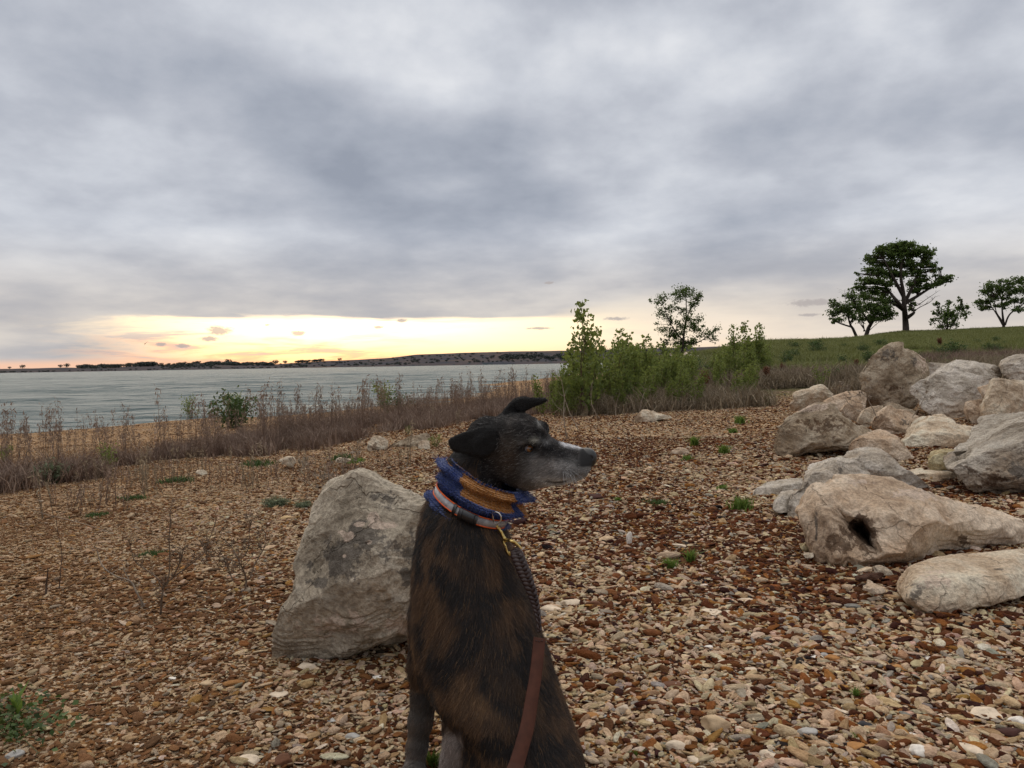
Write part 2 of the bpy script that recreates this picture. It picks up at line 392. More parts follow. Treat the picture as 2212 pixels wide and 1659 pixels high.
gcolr = t.mix(.25, gcolr, (.23, .125, .055))
# dry thatch and hill grass
gn = t.noise(geo, 3.0, 6, .65); gn2 = t.noise(geo, .35, 4, .6); gn3 = t.noise(t.vm('MULTIPLY', geo, (.35, 1.4, 1)), .5, 5, .6)
thc = t.ramp(gn, [(.3, (.035, .022, .014)), (.55, (.09, .055, .035)), (.75, (.15, .10, .06))])
dryh = t.ramp(t.m('ADD', t.m('MULTIPLY', gn, .5), t.m('MULTIPLY', gn3, .5)), [(.35, (.045, .055, .022)), (.47, (.065, .070, .030)), (.55, (.095, .075, .055)), (.62, (.105, .085, .065)), (.7, (.10, .11, .04))])
lawnc = t.ramp(t.m('ADD', t.m('MULTIPLY', gn, .4), t.m('MULTIPLY', gn2, .6)), [(.3, (.055, .070, .020)), (.5, (.085, .105, .030)), (.68, (.13, .135, .048))])
hc = t.mix(zs.outputs[2], dryh, lawnc)
sandy = t.mix(t.step(cn3, .3, .8), gcolr, (.32, .22, .12))
fin = t.mix(zs.outputs[1], gcolr, t.mix(.35, thc, gcolr))
fin = t.mix(zs.outputs[0], fin, hc)
t.put(b.inputs['Base Color'], fin)
hgt = t.mix(far1, t.m('SUBTRACT', 1, dn1), t.m('SUBTRACT', 1, dn2))
bn = t.bump(hgt, .9, .012)
t.put(b.inputs['Normal'], bn); b.inputs['Roughness'].default_value = .9; b.inputs['Specular IOR Level'].default_value = 0
gob = addobj('ground', me, m); tag(gob, 'brown and cream gravel beach rising to a grassy hill', None, None, 'structure')

# ================================================================== water with real waves
wa = np.radians(np.concatenate([np.linspace(-75, -40, 30)[:-1], np.linspace(-40, 26, 420), np.linspace(26, 75, 30)[1:]]))
wr = np.concatenate([np.geomspace(12, 60, 260), np.geomspace(60, 260, 230)[1:], np.geomspace(260, 9000, 60)[1:]])
A_, R_ = np.meshgrid(wa, wr); WX, WY = R_*np.sin(A_), R_*np.cos(A_)
wz = np.zeros_like(WX)
rs = np.random.RandomState(3)
wp = np.stack([WX, WY, WX*0], -1); warp = fbm(wp*.12, 3, 40)*2.0; gust = .55+.45*fbm(wp*.05, 3, 44)
for k in range(26):
    lam = 0.5*1.19**(k*.85); an = R(205+rs.normal(0, 26)); kx, ky = math.sin(an), math.cos(an)
    amp = .0135*lam**.8*(1 if lam < 6 else .5)
    ph = 2*math.pi*((WX+warp)*kx+(WY+warp)*ky)/lam+rs.uniform(0, 7)
    fade = np.clip(1.6-(R_*.012)/(lam*.35), 0, 1)
    w_ = np.sin(ph); wz += fade*amp*gust*(w_+.35*np.cos(2*ph))
nr, na = WX.shape
ii = np.arange(nr-1)[:, None]*na; jj = np.arange(na-1)[None, :]
Q = np.stack([ii+jj, ii+jj+1, ii+na+jj+1, ii+na+jj], -1).reshape(-1, 4)
me = mesh_np('lake', np.stack([WX, WY, WATER_Z+wz], -1).reshape(-1, 3), Q[:, ::-1], True)
m, t, b = mat('lake_water')
geo = t.node('ShaderNodeNewGeometry').outputs['Position']
b.inputs['Base Color'].default_value = (.062, .092, .086, 1); b.inputs['Roughness'].default_value = .34; b.inputs['IOR'].default_value = 1.2; b.inputs['Specular IOR Level'].default_value = .10
w1 = t.noise(t.vm('MULTIPLY', geo, (.55, 1.2, 1)), 2.2, 6, .62, .4); w2 = t.noise(t.vm('MULTIPLY', geo, (.5, 1.3, 1)), .42, 4, .55, .3); w3 = t.noise(t.vm('MULTIPLY', geo, (.3, 1, 1)), .06, 5, .6, .2)
hh = t.m('ADD', t.m('MULTIPLY', w1, .16), t.m('ADD', t.m('MULTIPLY', w2, .75), t.m('MULTIPLY', w3, 3.2)))
t.put(b.inputs['Normal'], t.bump(hh, 1.0, .9))
sil = t.noise(t.vm('MULTIPLY', geo, (.02, .06, 1)), 1, 4)
t.put(b.inputs['Base Color'], t.ramp(sil, [(.3, (.042, .072, .080)), (.7, (.066, .095, .100))]))
lake = addobj('lake', me, m); tag(lake, 'grey green choppy lake water', None, None, 'structure')

# ================================================================== far shore hills
hu = np.array([-900, -300, 0, 80, 139, 200, 243, 295, 364, 427, 458, 520, 590, 642, 700, 768, 848, 900, 1000, 1100, 1250, 1300, 1400, 1452, 1560, 1800, 2300, 3400])
hv = np.array([800, 800, 797, 795.5, 794, 795, 794.5, 790, 788.0, 783.5, 784.4, 787, 787.5, 783.7, 780, 777.4, 772.5, 766, 762, 759.5, 757, 755, 752.5, 752, 748, 742, 735, 735])
Y0, Y1 = 1400., 2200.
uu = np.concatenate([np.linspace(-900, 0, 40)[:-1], np.linspace(0, 1700, 340), np.linspace(1700, 3400, 50)[1:]])
tt = np.linspace(0, 1, 26)
HV = []
for tk in tt:
    Y = Y0+(Y1-Y0)*tk
    ztop = np.array([P(u, v, Y1)[2] for u, v in zip(uu, np.interp(uu, hu, hv))])
    x = (uu-1106)/F_PX*Y
    prof = .12*sstep(np.array(tk), 0, .04)+.88*(tk**1.3)
    z = WATER_Z-.6+(ztop-WATER_Z+.6)*prof
    z = z+fbm(np.stack([x*.006, np.full_like(x, Y*.006), x*0], -1), 4, 77)*.16*(ztop+2)*math.sin(math.pi*min(tk, 1)*.98)
    z = z+fbm(np.stack([x*.03, np.full_like(x, Y*.02), x*0], -1), 3, 79)*.5*tk
    HV.append(np.stack([x, np.full_like(x, Y), z], -1))
HV.append(HV[-1]+np.array([0, 1500., -60.]))
HV = np.array(HV); nr, na = HV.shape[:2]
ii = np.arange(nr-1)[:, None]*na; jj = np.arange(na-1)[None, :]
Q = np.stack([ii+jj, ii+jj+1, ii+na+jj+1, ii+na+jj], -1).reshape(-1, 4)
me = mesh_np('far_hills', HV.reshape(-1, 3), Q, True)
m, t, b = mat('far_hill_scrub')
geo = t.node('ShaderNodeNewGeometry').outputs['Position']
n1 = t.noise(t.vm('MULTIPLY', geo, (1, .5, 3)), .012, 6, .65); n2 = t.noise(t.vm('MULTIPLY', geo, (1, .35, 2)), .05, 5, .7)
cc = t.ramp(n1, [(.38, (.060, .060, .070)), (.52, (.085, .072, .072)), (.64, (.110, .085, .072))])
cc = t.mix(t.step(n2, .55, .62), cc, (.040, .052, .056))
t.put(b.inputs['Base Color'], cc); b.inputs['Specular IOR Level'].default_value = 0
fh = addobj('far_hills', me, m); tag(fh, 'low brown scrubby hills along the far shore', None, None, 'structure')
def hill_pt(u, tk):
    j = np.interp(u, uu, np.arange(len(uu))); k = tk*(len(tt)-1)
    j0 = int(min(j, len(uu)-2)); k0 = int(min(k, len(tt)-2)); fj = j-j0; fk = k-k0
    return (1-fj)*((1-fk)*HV[k0, j0]+fk*HV[k0+1, j0])+fj*((1-fk)*HV[k0, j0+1]+fk*HV[k0+1, j0+1])
# ================================================================== rocks
import bmesh
def rock_mat(name, base, light, dark, stain=(.10, .09, .08), stain_amt=.3, scale=1.0, strata=None):
    m, t, b = mat(name)
    o = t.node('ShaderNodeTexCoord').outputs['Object']
    att = t.node('ShaderNodeAttribute', attribute_name='stain'); asep = t.node('ShaderNodeSeparateColor', {0: att.outputs['Color']})
    n1 = t.noise(o, 3.2*scale, 7, .62, .3); n2 = t.noise(o, 14*scale, 7, .7); n3 = t.noise(t.vm('ADD', o, (5, 3, 1)), 1.5*scale, 4, .5); n4 = t.noise(o, 90*scale, 4, .7)
    c = t.ramp(t.m('ADD', t.m('MULTIPLY', n1, .65), t.m('MULTIPLY', n2, .35)), [(.32, tuple(q*.85 for q in dark)), (.40, dark), (.47, base), (.56, light)])
    c = t.mix(t.m('MULTIPLY', t.step(n3, .5, .72), .5), c, tuple(min(1, q*r) for q, r in zip(base, (1.08, .88, .70))))
    sm = t.m('MULTIPLY', t.step(t.m('ADD', t.m('MULTIPLY', n2, .6), t.m('MULTIPLY', n3, .4)), .50, .66), stain_amt)
    c = t.mix(sm, c, stain)
    n5 = t.noise(t.vm('ADD', o, (2, 7, 4)), 26*scale, 6, .68)
    def blot(k, a=.9): return t.m('MULTIPLY', t.step(t.m('ADD', asep.outputs[k], t.m('MULTIPLY', t.m('SUBTRACT', n5, .5), 1.5)), .50, .62), a)
    c = t.mix(blot(0, .8), c, t.ramp(n2, [(.3, (.045, .040, .037)), (.7, (.19, .165, .14))]))      # dark lichen, dark pits and other dark patches
    c = t.mix(blot(1, .85), c, (.60, .47, .37))                                                       # pale patches, some of them along the tops
    c = t.mix(blot(2, .75), c, (.075, .035, .017))                                                   # dark brown patches
    c = t.mix(t.m('MULTIPLY', t.step(n4, .42, .58), 1.0), t.mix(.30, c, (.05, .04, .03)), c)
    c = t.mix(t.m('MULTIPLY', t.step(t.noise(o, 40*scale, 5, .7), .56, .64), .35), c, tuple(q*.45 for q in base))
    t.put(b.inputs['Base Color'], c)
    # fine cracks
    wv = t.vm('ADD', o, t.vm('SCALE', t.noise(o, 6*scale, 4, .6, 0, True), .16))
    cr = t.vor(wv, 3.1*scale, 'DISTANCE_TO_EDGE'); crack = t.step(cr, 0, .010)
    crm = t.m('MAXIMUM', crack, t.step(t.noise(o, 2.0*scale, 2), .50, .58))
    vor2 = t.vor(t.vm('MULTIPLY', wv, strata or (1, 1, 1)), 7*scale, 'F1')
    h = t.m('ADD', t.m('MULTIPLY', n1, .8), t.m('ADD', t.m('MULTIPLY', n2, .55), t.m('MULTIPLY', n4, .11)))
    h = t.m('ADD', h, t.m('MULTIPLY', crm, .16)); h = t.m('ADD', h, t.m('MULTIPLY', vor2, .35))
    t.put(b.inputs['Normal'], t.bump(h, .95, .05/scale)); b.inputs['Roughness'].default_value = .92; b.inputs['Specular IOR Level'].default_value = .05
    return m
CREAM = rock_mat('cream_limestone', (0.598, 0.476, 0.348), (0.720, 0.640, 0.500), (0.415, 0.311, 0.213), stain_amt=.15)
PINK = rock_mat('warm_limestone', (0.552, 0.414, 0.294), (0.720, 0.582, 0.444), (0.396, 0.282, 0.192), (.15, .10, .065), stain_amt=.2)
GREY = rock_mat('grey_limestone', (0.483, 0.420, 0.345), (0.644, 0.575, 0.494), (0.333, 0.282, 0.224), stain_amt=.2, strata=(1, 1, 3))
BROWN = rock_mat('brown_limestone', (0.374, 0.292, 0.204), (0.517, 0.429, 0.319), (0.242, 0.182, 0.121), stain_amt=.35)
DGREY = rock_mat('strata_limestone', (0.36, 0.31, 0.25), (0.52, 0.46, 0.385), (0.21, 0.17, 0.13), stain_amt=.35, strata=(1, 1, 5))
OCHRE = rock_mat('yellow_limestone', (0.462, 0.369, 0.209), (0.605, 0.517, 0.330), (0.308, 0.231, 0.121), stain_amt=.2)
LICHEN = rock_mat('lichened_limestone', (0.42, 0.355, 0.27), (0.60, 0.515, 0.40), (0.26, 0.215, 0.16), (.085, .08, .075), stain_amt=.5)
DARKST = rock_mat('dark_ironstone', (.085, .042, .028), (.13, .07, .05), (.04, .02, .016), stain_amt=.1, scale=3)

ROCKS = []   # footprints for the gravel: (outline in px, Y)
def rock(name, label, cat, outline, inner, Y, depth, m, levels=4, rough=1.0, spots=(), top_back=.10, smooth=1, group=None, seed=0, cut=12):
    """outline: (u, v[, dy]) in pixel columns at distance Y; inner: (u, v, dy) ridges and hollows of the front face, dy in metres, negative = nearer"""
    ol = [tuple(q)+(0,) if len(q) == 2 else tuple(q) for q in outline]
    us = [q[0] for q in ol]; vs = [q[1] for q in ol]
    v0, v1 = min(vs), max(vs); hgt = v1-v0
    px = Y/F_PX
    pts = []
    for (u, v, dy) in ol:      # the outline recedes towards the top, comes forward at the foot
        f = (v1-v)/hgt
        pts.append(P(u, v, Y+dy+top_back*depth*2.2*f*f))
    n = len(pts); ctr = np.mean(pts, axis=0)
    ins = []
    for (u, v, dy) in inner:
        f = (v1-v)/hgt
        ins.append(P(u, v, Y+dy+top_back*depth*2.2*f*f))
    p2 = [Vector((q[0], q[1])) for q in ol]+[Vector((q[0], q[1])) for q in inner]
    edges = [(i, (i+1) % n) for i in range(n)]
    r = delaunay_2d_cdt(p2, edges, [], 1, 1e-4)
    vo, tri = r[0], r[2]
    allp = pts+ins
    orig = r[3]
    bm = bmesh.new(); bv = []
    for k, q in enumerate(vo):
        o = orig[k]
        if o: co = allp[o[0]]
        else:
            f = (v1-q[1])/hgt; co = P(q[0], q[1], Y+top_back*depth*2.2*f*f)
        bv.append(bm.verts.new(co))
    for f in tri:
        try: bm.faces.new([bv[i] for i in f])
        except ValueError: pass
    for k in range(len(vo)):
        pass
    bm.normal_update()
    bnd = [e for e in bm.edges if len(e.link_faces) == 1]
    # back half: two rings shrinking away from the viewer
    loop = []
    if bnd:
        e = bnd[0]; v = e.verts[0]; first = v; used = set()
        while True:
            loop.append(v); nx = None
            for e2 in v.link_edges:
                if len(e2.link_faces) == 1 and e2 not in used:
                    used.add(e2); nx = e2.other_vert(v); break
            if nx is None or nx is first: break
            v = nx
    rsd = np.random.RandomState(seed+11)
    prev = loop; cv = Vector(ctr)
    foot = min(pts, key=lambda q: q[2])[2]
    for (sh, dd) in ((.97, .38), (.80, .78), (.48, 1.0)):
        ring = []
        for v in loop:
            k = 1+rsd.normal(0, .04)
            co = cv+(v.co-cv)*sh*k; 
            co.y = v.co.y+dd*depth*(1+rsd.normal(0, .08)); co.x = co.x*(1+dd*depth/Y*.6)
            yr = co.y/max(v.co.y, .1); zr = CAM[2]+(v.co.z-CAM[2])*yr-.05*dd*depth
            if v.co.z < CAM[2] and co.z > zr and v.co.z > ctr[2]: co.z = zr
            lim = abs(v.co.x)*yr*.995
            if (v.co.x-ctr[0])*v.co.x > 0 and abs(co.x) > lim: co.x = math.copysign(lim, co.x)
            ring.append(bm.verts.new(co))
        L_ = len(loop)
        for i in range(L_):
            try: bm.faces.new([prev[i], prev[(i+1) % L_], ring[(i+1) % L_], ring[i]])
            except ValueError: pass
        prev = ring
    c = bm.verts.new(sum((v.co for v in prev), Vector())/len(prev)+Vector((0, depth*.08, 0)))
    for i in range(len(prev)):
        bm.faces.new([prev[i], prev[(i+1) % len(prev)], c])
    bmesh.ops.triangulate(bm, faces=bm.faces)
    bmesh.ops.recalc_face_normals(bm, faces=bm.faces)
    size = max(max(us)-min(us), hgt)*px
    for lv in range(levels):
        bmesh.ops.subdivide_edges(bm, edges=[e for e in bm.edges if e.calc_length() > size/(11*2**lv)], cuts=1, use_grid_fill=False)
        bmesh.ops.triangulate(bm, faces=[f for f in bm.faces if len(f.verts) > 3])
        if lv < smooth:
            bmesh.ops.smooth_vert(bm, verts=bm.verts, factor=.35, use_axis_x=True, use_axis_y=True, use_axis_z=True)
    bmesh.ops.smooth_vert(bm, verts=bm.verts, factor=.22, use_axis_x=True, use_axis_y=True, use_axis_z=True)
    bm.normal_update()
    V = np.array([v.co for v in bm.verts]); N = np.array([v.normal for v in bm.verts])
    q = (V+seed*3.7)/size
    # broken flat faces
    vw = np.array(ctr)-CAM; vw /= np.linalg.norm(vw)
    for _ in range(cut if size > .2 else min(cut, 6)):
        dv = np.array([rsd.normal(0, .7), -1.0, rsd.normal(.25, .5)]); dv /= np.linalg.norm(dv); hh_ = V @ dv; kk = np.percentile(hh_, rsd.uniform(86, 96)); ov = hh_ > kk; V[ov] += np.outer(np.minimum((hh_[ov]-kk)*.8/-dv[1], depth*.3), vw)
    d = fbm(q*2.6, 3, seed)*.030+(.25-np.abs(fbm(q*4.0, 4, seed+5)))*.085+fbm(q*14, 3, seed+9)*.016
    # chipped terraces
    st = fbm(q*np.array([3, 3, 5.0])+2, 2, seed+3)*6; d += (np.floor(st)+sstep(st-np.floor(st), .35, .65)-st)*.013
    V = V+N*(d*size*rough)[:, None]
    for v, co in zip(bm.verts, V): v.co = co
    me = bpy.data.meshes.new(name); bm.to_mesh(me); bm.free(); me.shade_smooth()
    base = Vector((float(np.mean(V[:, 0])), float(np.mean(V[:, 1])), float(V[:, 2].min()))); me.transform(Matrix.Translation(-base))
    o = addobj(name, me, m, None, base); tag(o, label, cat, group)
    col = np.zeros((len(V), 4), np.float32); col[:, 3] = 1
    if spots:
        uu_, vv_ = proj(V); fn = fbm(q*9, 4, seed+31)
        for (u, v, ru, rv, ch, amt) in spots:
            dd = np.sqrt(((uu_-u)/ru)**2+((vv_-v)/rv)**2)+fn*.9
            col[:, ch] = np.maximum(col[:, ch], np.clip(1-dd/2, 0, 1)*(.62+.38*amt)*(N[:, 1] < .35))
    a = me.attributes.new('stain', 'FLOAT_COLOR', 'POINT'); a.data.foreach_set('color', col.ravel())
    ROCKS.append((base, V))
    return o
def Z3(*pp): return [(1618.4+q[0]*.26835, 713.2+q[1]*.26835)+tuple(q[2:]) for q in pp]
def Z4(*pp): return [(1618.4+q[0]*.26835, 960.1+q[1]*.26835)+tuple(q[2:]) for q in pp]
def Z6(*pp): return [(1124.6+q[0]*.26042, 592.5+q[1]*.26042)+tuple(q[2:]) for q in pp]
def Z7(*pp): return [(548.6+q[0]*.30433, 976.5+q[1]*.30433)+tuple(q[2:]) for q in pp]
def Z9(*pp): return [(493.7+q[0]*.32243, 768.0+q[1]*.32243)+tuple(q[2:]) for q in pp]

# the big leaning boulder behind the dog
rock('boulder', 'large lichened grey boulder standing alone behind the brindle dog', 'boulder',
     Z7((55, 1640, -.04), (88, 1410), (100, 1300), (148, 1200), (192, 1060), (240, 940), (280, 800), (330, 640), (360, 500), (400, 390), (460, 310), (500, 245), (580, 190), (680, 142), (770, 134), (860, 165), (960, 215), (1080, 270), (1180, 325), (1260, 350), (1400, 400), (1560, 470), (1800, 590), (1900, 640), (1950, 780), (1925, 900, .15), (1800, 1090, .3), (1600, 1190, .28), (1350, 1260, .26), (1100, 1315, .2), (900, 1390, .14), (800, 1450, .1), (600, 1495, .06), (400, 1545, .02), (250, 1610, -.02)),
     Z7((360, 560, .03), (430, 480, -.05), (560, 330, -.07), (760, 260, -.09), (960, 330, -.06), (1200, 430, -.05), (1500, 560, -.06), (1750, 720, -.05), (330, 800, -.09), (480, 700, -.14), (700, 560, -.17), (950, 600, -.16), (1200, 700, -.13),
        (720, 640, -.10), (960, 320, -.04), (390, 920, -.16), (520, 960, -.17), (480, 860, -.20), (700, 850, -.20), (1000, 900, -.18), (1300, 900, -.15), (250, 1150, -.05), (420, 1080, -.13), (700, 1050, -.16), (1000, 1060, -.15), (230, 1350, -.05), (450, 1250, -.14), (700, 1250, -.15), (1000, 1220, -.10), (1500, 950, -.12), (1700, 900, -.08)),
     1.9, .34, LICHEN, levels=5, rough=.7, seed=2, top_back=.30,
     spots=[(u, v, ru, rv, ch, am) for (u, v), ru, rv, ch, am in (
         [(Z7((650, 740))[0], 75, 42, 0, .55), (Z7((800, 640))[0], 60, 50, 0, .6), (Z7((1000, 700))[0], 70, 42, 0, .5), (Z7((930, 330))[0], 36, 26, 0, .7), (Z7((730, 610))[0], 22, 24, 0, .9), (Z7((960, 330))[0], 13, 12, 0, 1), (Z7((600, 780))[0], 18, 16, 0, .9), (Z7((400, 800))[0], 7, 12, 0, .9), (Z7((1080, 880))[0], 26, 22, 0, .8), (Z7((450, 930))[0], 26, 12, 0, .6),
          (Z7((930, 520))[0], 38, 9, 1, .9), (Z7((850, 460))[0], 14, 12, 1, .8), (Z7((670, 600))[0], 13, 9, 1, .9), (Z7((625, 570))[0], 8, 5, 1, .9), (Z7((820, 640))[0], 7, 6, 1, .9), (Z7((760, 515))[0], 10, 5, 1, .8), (Z7((645, 738))[0], 4, 4, 1, .9), (Z7((700, 1230))[0], 130, 34, 1, .30), (Z7((1000, 1230))[0], 80, 22, 1, .45), (Z7((930, 370))[0], 6, 6, 2, .5)])])

rock('boulder', 'tall upright boulder at the top of the rock pile with a pointed crest', 'boulder',
     Z3((920, 640), (930, 560), (905, 430), (915, 350), (960, 290), (1010, 205), (1090, 130), (1150, 100), (1210, 90), (1242, 100), (1240, 150), (1290, 160), (1350, 180), (1420, 225), (1450, 290), (1462, 380), (1400, 440), (1345, 500), (1340, 600), (1300, 650), (1100, 655)),
     Z3((1232, 115, -.10), (1270, 190, -.14), (1330, 260, -.17), (1350, 400, -.17), (1325, 540, -.14), (1180, 180, -.10), (1080, 260, -.08), (1000, 350, -.08), (1150, 400, -.12), (1000, 500, -.08), (1180, 540, -.12), (1400, 300, -.02)),
     8.9, .55, BROWN, seed=3, top_back=.15,
     spots=[(Z3((1330, 250))[0]+(12, 12, 0, .7)), (Z3((1100, 200))[0]+(26, 24, 0, .25)), (Z3((1400, 260))[0]+(20, 28, 1, .5)), (Z3((1150, 460))[0]+(30, 8, 2, .3))])
rock('boulder', 'big brown faced boulder at the left end of the rock pile', 'boulder',
     Z3((215, 960), (215, 900), (238, 800), (300, 740), (320, 700), (450, 640), (560, 600), (650, 582), (680, 600), (720, 650), (820, 740), (900, 780), (1000, 800), (1012, 830), (940, 862), (860, 900), (835, 960), (810, 978), (700, 968), (560, 1000), (400, 1022), (270, 1042), (228, 1010)),
     Z3((300, 770, -.06), (400, 705, -.10), (560, 655, -.13), (690, 625, -.13), (745, 740, -.17), (790, 860, -.15), (500, 800, -.03), (640, 780, -.05), (400, 900, -.09), (600, 900, -.10), (880, 840, -.03), (300, 950, -.09), (690, 690, -.08)),
     5.75, .50, BROWN, seed=4, top_back=.30, spots=[(Z3((580, 760))[0]+(55, 30, 2, .22)), (Z3((500, 620))[0]+(60, 12, 1, .4))])
rock('boulder', 'low pale boulder furthest left beside the grey scrub', 'boulder',
     Z3((352, 655), (345, 600), (370, 570), (358, 520), (380, 485), (450, 475), (510, 470), (550, 440), (600, 437), (640, 480), (700, 525), (660, 565), (600, 590), (500, 630), (420, 655)),
     Z3((390, 580, -.08), (500, 540, -.10), (600, 520, -.08), (460, 500, -.04), (560, 470, -.05)), 9.6, .5, CREAM, levels=4, seed=5, top_back=.3)
rock('boulder', 'smooth tan boulder half hidden behind the big brown faced one', 'boulder',
     Z3((610, 590), (700, 530), (800, 497), (910, 488), (960, 520), (940, 640), (820, 680), (740, 660), (680, 620)), Z3((760, 560, -.08), (850, 540, -.1), (800, 620, -.12)), 8.7, .45, PINK, levels=4, seed=6, top_back=.3)
rock('rock', 'small orange tinted pointed rock below the tall boulder', 'rock',
     Z3((745, 655), (800, 590), (850, 535), (885, 542), (915, 600), (925, 660), (880, 745), (800, 710)), Z3((850, 620, -.10), (800, 650, -.08)), 7.8, .3, PINK, levels=3, seed=7)
rock('rock', 'small squarish rock with a flat pale top under the tall boulder', 'rock',
     Z3((875, 755), (900, 690), (930, 640), (1000, 610), (1100, 606), (1135, 622), (1060, 700), (1010, 745), (985, 790), (920, 775)), Z3((945, 660, -.10), (1080, 635, -.08), (950, 730, -.1)), 7.5, .3, CREAM, levels=3, seed=8)
rock('rock', 'thin crest rock just behind the cracked orange boulder', 'rock',
     Z3((1075, 645), (1100, 600), (1160, 570), (1225, 600), (1290, 635), (1345, 655), (1330, 690), (1200, 690), (1110, 680)), Z3((1180, 620, -.08),), 7.4, .3, BROWN, levels=3, seed=9)
rock('boulder', 'cracked orange and grey pyramid shaped boulder mid pile', 'boulder',
     Z3((1000, 800), (1000, 740), (1060, 660), (1140, 604), (1200, 630), (1300, 652), (1400, 725), (1350, 775), (1310, 860), (1280, 915), (1180, 850), (1080, 825)),
     Z3((1150, 640, -.12), (1200, 750, -.20), (1190, 830, -.16), (1080, 740, -.14), (1060, 790, -.12), (1290, 740, -.12), (1260, 830, -.1)), 6.9, .4, PINK, levels=4, seed=10, spots=[(Z3((1260, 740))[0]+(18, 12, 0, .25))])
rock('boulder', 'largest grey layered boulder at the upper right of the pile', 'boulder',
     Z3((1335, 500), (1365, 445), (1400, 420), (1520, 370), (1600, 300), (1680, 250), (1740, 242), (1900, 265), (2000, 285), (2045, 330), (2048, 390), (2040, 450), (1980, 560), (1900, 640), (1870, 740), (1760, 745), (1600, 725), (1500, 692), (1440, 640), (1390, 570)),
     Z3((1640, 330, -.05), (1750, 300, -.08), (1900, 320, -.12), (1990, 380, -.14), (1900, 430, -.18), (1700, 440, -.16), (1560, 440, -.12), (1450, 470, -.10), (1500, 560, -.14), (1600, 640, -.16), (1740, 560, -.2), (1850, 500, -.17), (1740, 660, -.15)),
     8.1, .8, GREY, seed=11, top_back=.35)
rock('rock', 'grey rock peeping out between the tall boulder and the largest layered one', 'rock',
     Z3((1440, 262), (1520, 262), (1600, 270), (1640, 300), (1600, 370), (1500, 400), (1440, 390)), Z3((1540, 300, -.1),), 9.9, .4, GREY, levels=3, seed=12)
rock('boulder', 'grey boulder cut by the right edge at the top of the pile', 'boulder',
     Z3((2050, 270), (2100, 220), (2212, 198), (2330, 190), (2450, 240), (2470, 380), (2330, 430), (2212, 420), (2140, 410), (2080, 350)), Z3((2180, 270, -.08), (2212, 330, -.12), (2300, 300, -.1)), 8.2, .6, GREY, levels=4, seed=13, top_back=.3)
rock('rock', 'orange tan block wedged beside the largest layered boulder', 'rock',
     Z3((1765, 640), (1772, 572), (1850, 558), (1905, 553), (1930, 620), (1920, 740), (1900, 820), (1850, 790), (1790, 730)), Z3((1800, 600, -.1), (1860, 690, -.12)), 7.5, .35, PINK, levels=3, seed=14)
rock('rock', 'tan rock above the wedged orange block', 'rock',
     Z3((1885, 520), (1890, 450), (1970, 432), (2060, 432), (2090, 520), (2020, 600), (1910, 590)), Z3((1960, 500, -.1),), 7.5, .35, PINK, levels=3, seed=15)
rock('boulder', 'tall tan slab with a straight left side near the right edge', 'boulder',
     Z3((1878, 812), (1890, 730), (1905, 640), (1940, 520), (1985, 392), (2040, 388), (2130, 408), (2212, 404), (2300, 420), (2330, 560), (2290, 700), (2200, 740), (2120, 790), (1990, 822)),
     Z3((2010, 430, -.06), (2090, 520, -.12), (1970, 620, -.12), (2080, 680, -.14), (2190, 560, -.12), (1950, 760, -.10)), 6.9, .4, CREAM, seed=16, spots=[(Z3((2000, 740))[0]+(24, 22, 0, .2))])
rock('boulder', 'wide pale boulder with a flat sloping top at mid pile', 'boulder',
     Z3((1258, 915), (1290, 880), (1320, 820), (1370, 762), (1430, 720), (1480, 690), (1550, 688), (1620, 720), (1700, 770), (1790, 775), (1850, 800), (1950, 822), (2100, 830), (2100, 900), (1950, 960), (1850, 1000), (1770, 1060), (1620, 1110), (1460, 1135), (1380, 1085), (1340, 1010)),
     Z3((1350, 900, -.20), (1500, 905, -.24), (1700, 900, -.24), (1840, 935, -.22), (1690, 985, -.22), (1480, 870, -.12), (1420, 800, -.06), (1560, 780, -.03), (1700, 830, -.04), (1850, 860, -.06), (1420, 1010, -.20), (1370, 980, -.2), (1600, 1040, -.2)),
     5.7, .7, CREAM, seed=17, top_back=.6)
rock('boulder', 'round topped cream boulder in front of the cracked orange one', 'boulder',
     Z3((828, 985), (850, 900), (900, 860), (960, 845), (1010, 825), (1060, 800), (1110, 815), (1200, 862), (1260, 932), (1320, 1010), (1350, 1085), (1300, 1112), (1150, 1105), (1000, 1040), (900, 1010)),
     Z3((900, 910, -.08), (1040, 880, -.10), (1150, 930, -.12), (1220, 1020, -.14), (1080, 990, -.16)), 5.35, .45, PINK, seed=18, top_back=.5)
rock('rock', 'small yellow rock tucked under the wide pale boulder', 'rock',
     Z3((1460, 1135), (1470, 1070), (1490, 1010), (1545, 965), (1600, 952), (1650, 958), (1720, 1010), (1765, 1052), (1700, 1100), (1600, 1130), (1520, 1145)),
     Z3((1530, 1040, -.08), (1620, 1000, -.06), (1600, 1080, -.08)), 4.75, .28, OCHRE, levels=4, seed=19, top_back=.3)
rock('boulder', 'pale grey ridge boulder right behind the holed boulder', 'boulder',
     Z3((780, 1015), (830, 985), (870, 958), (960, 950), (1060, 965), (1130, 1010), (1200, 1055), (1280, 1120), (1340, 1180), (1420, 1225), (1480, 1290), (1450, 1340), (1100, 1330), (900, 1250), (800, 1100)),
     Z3((1050, 1030, -.12), (1060, 1120, -.16), (900, 1010, -.06), (1200, 1130, -.10), (1300, 1220, -.08), (950, 1100, -.1)), 4.1, .45, GREY, seed=20, top_back=.5)
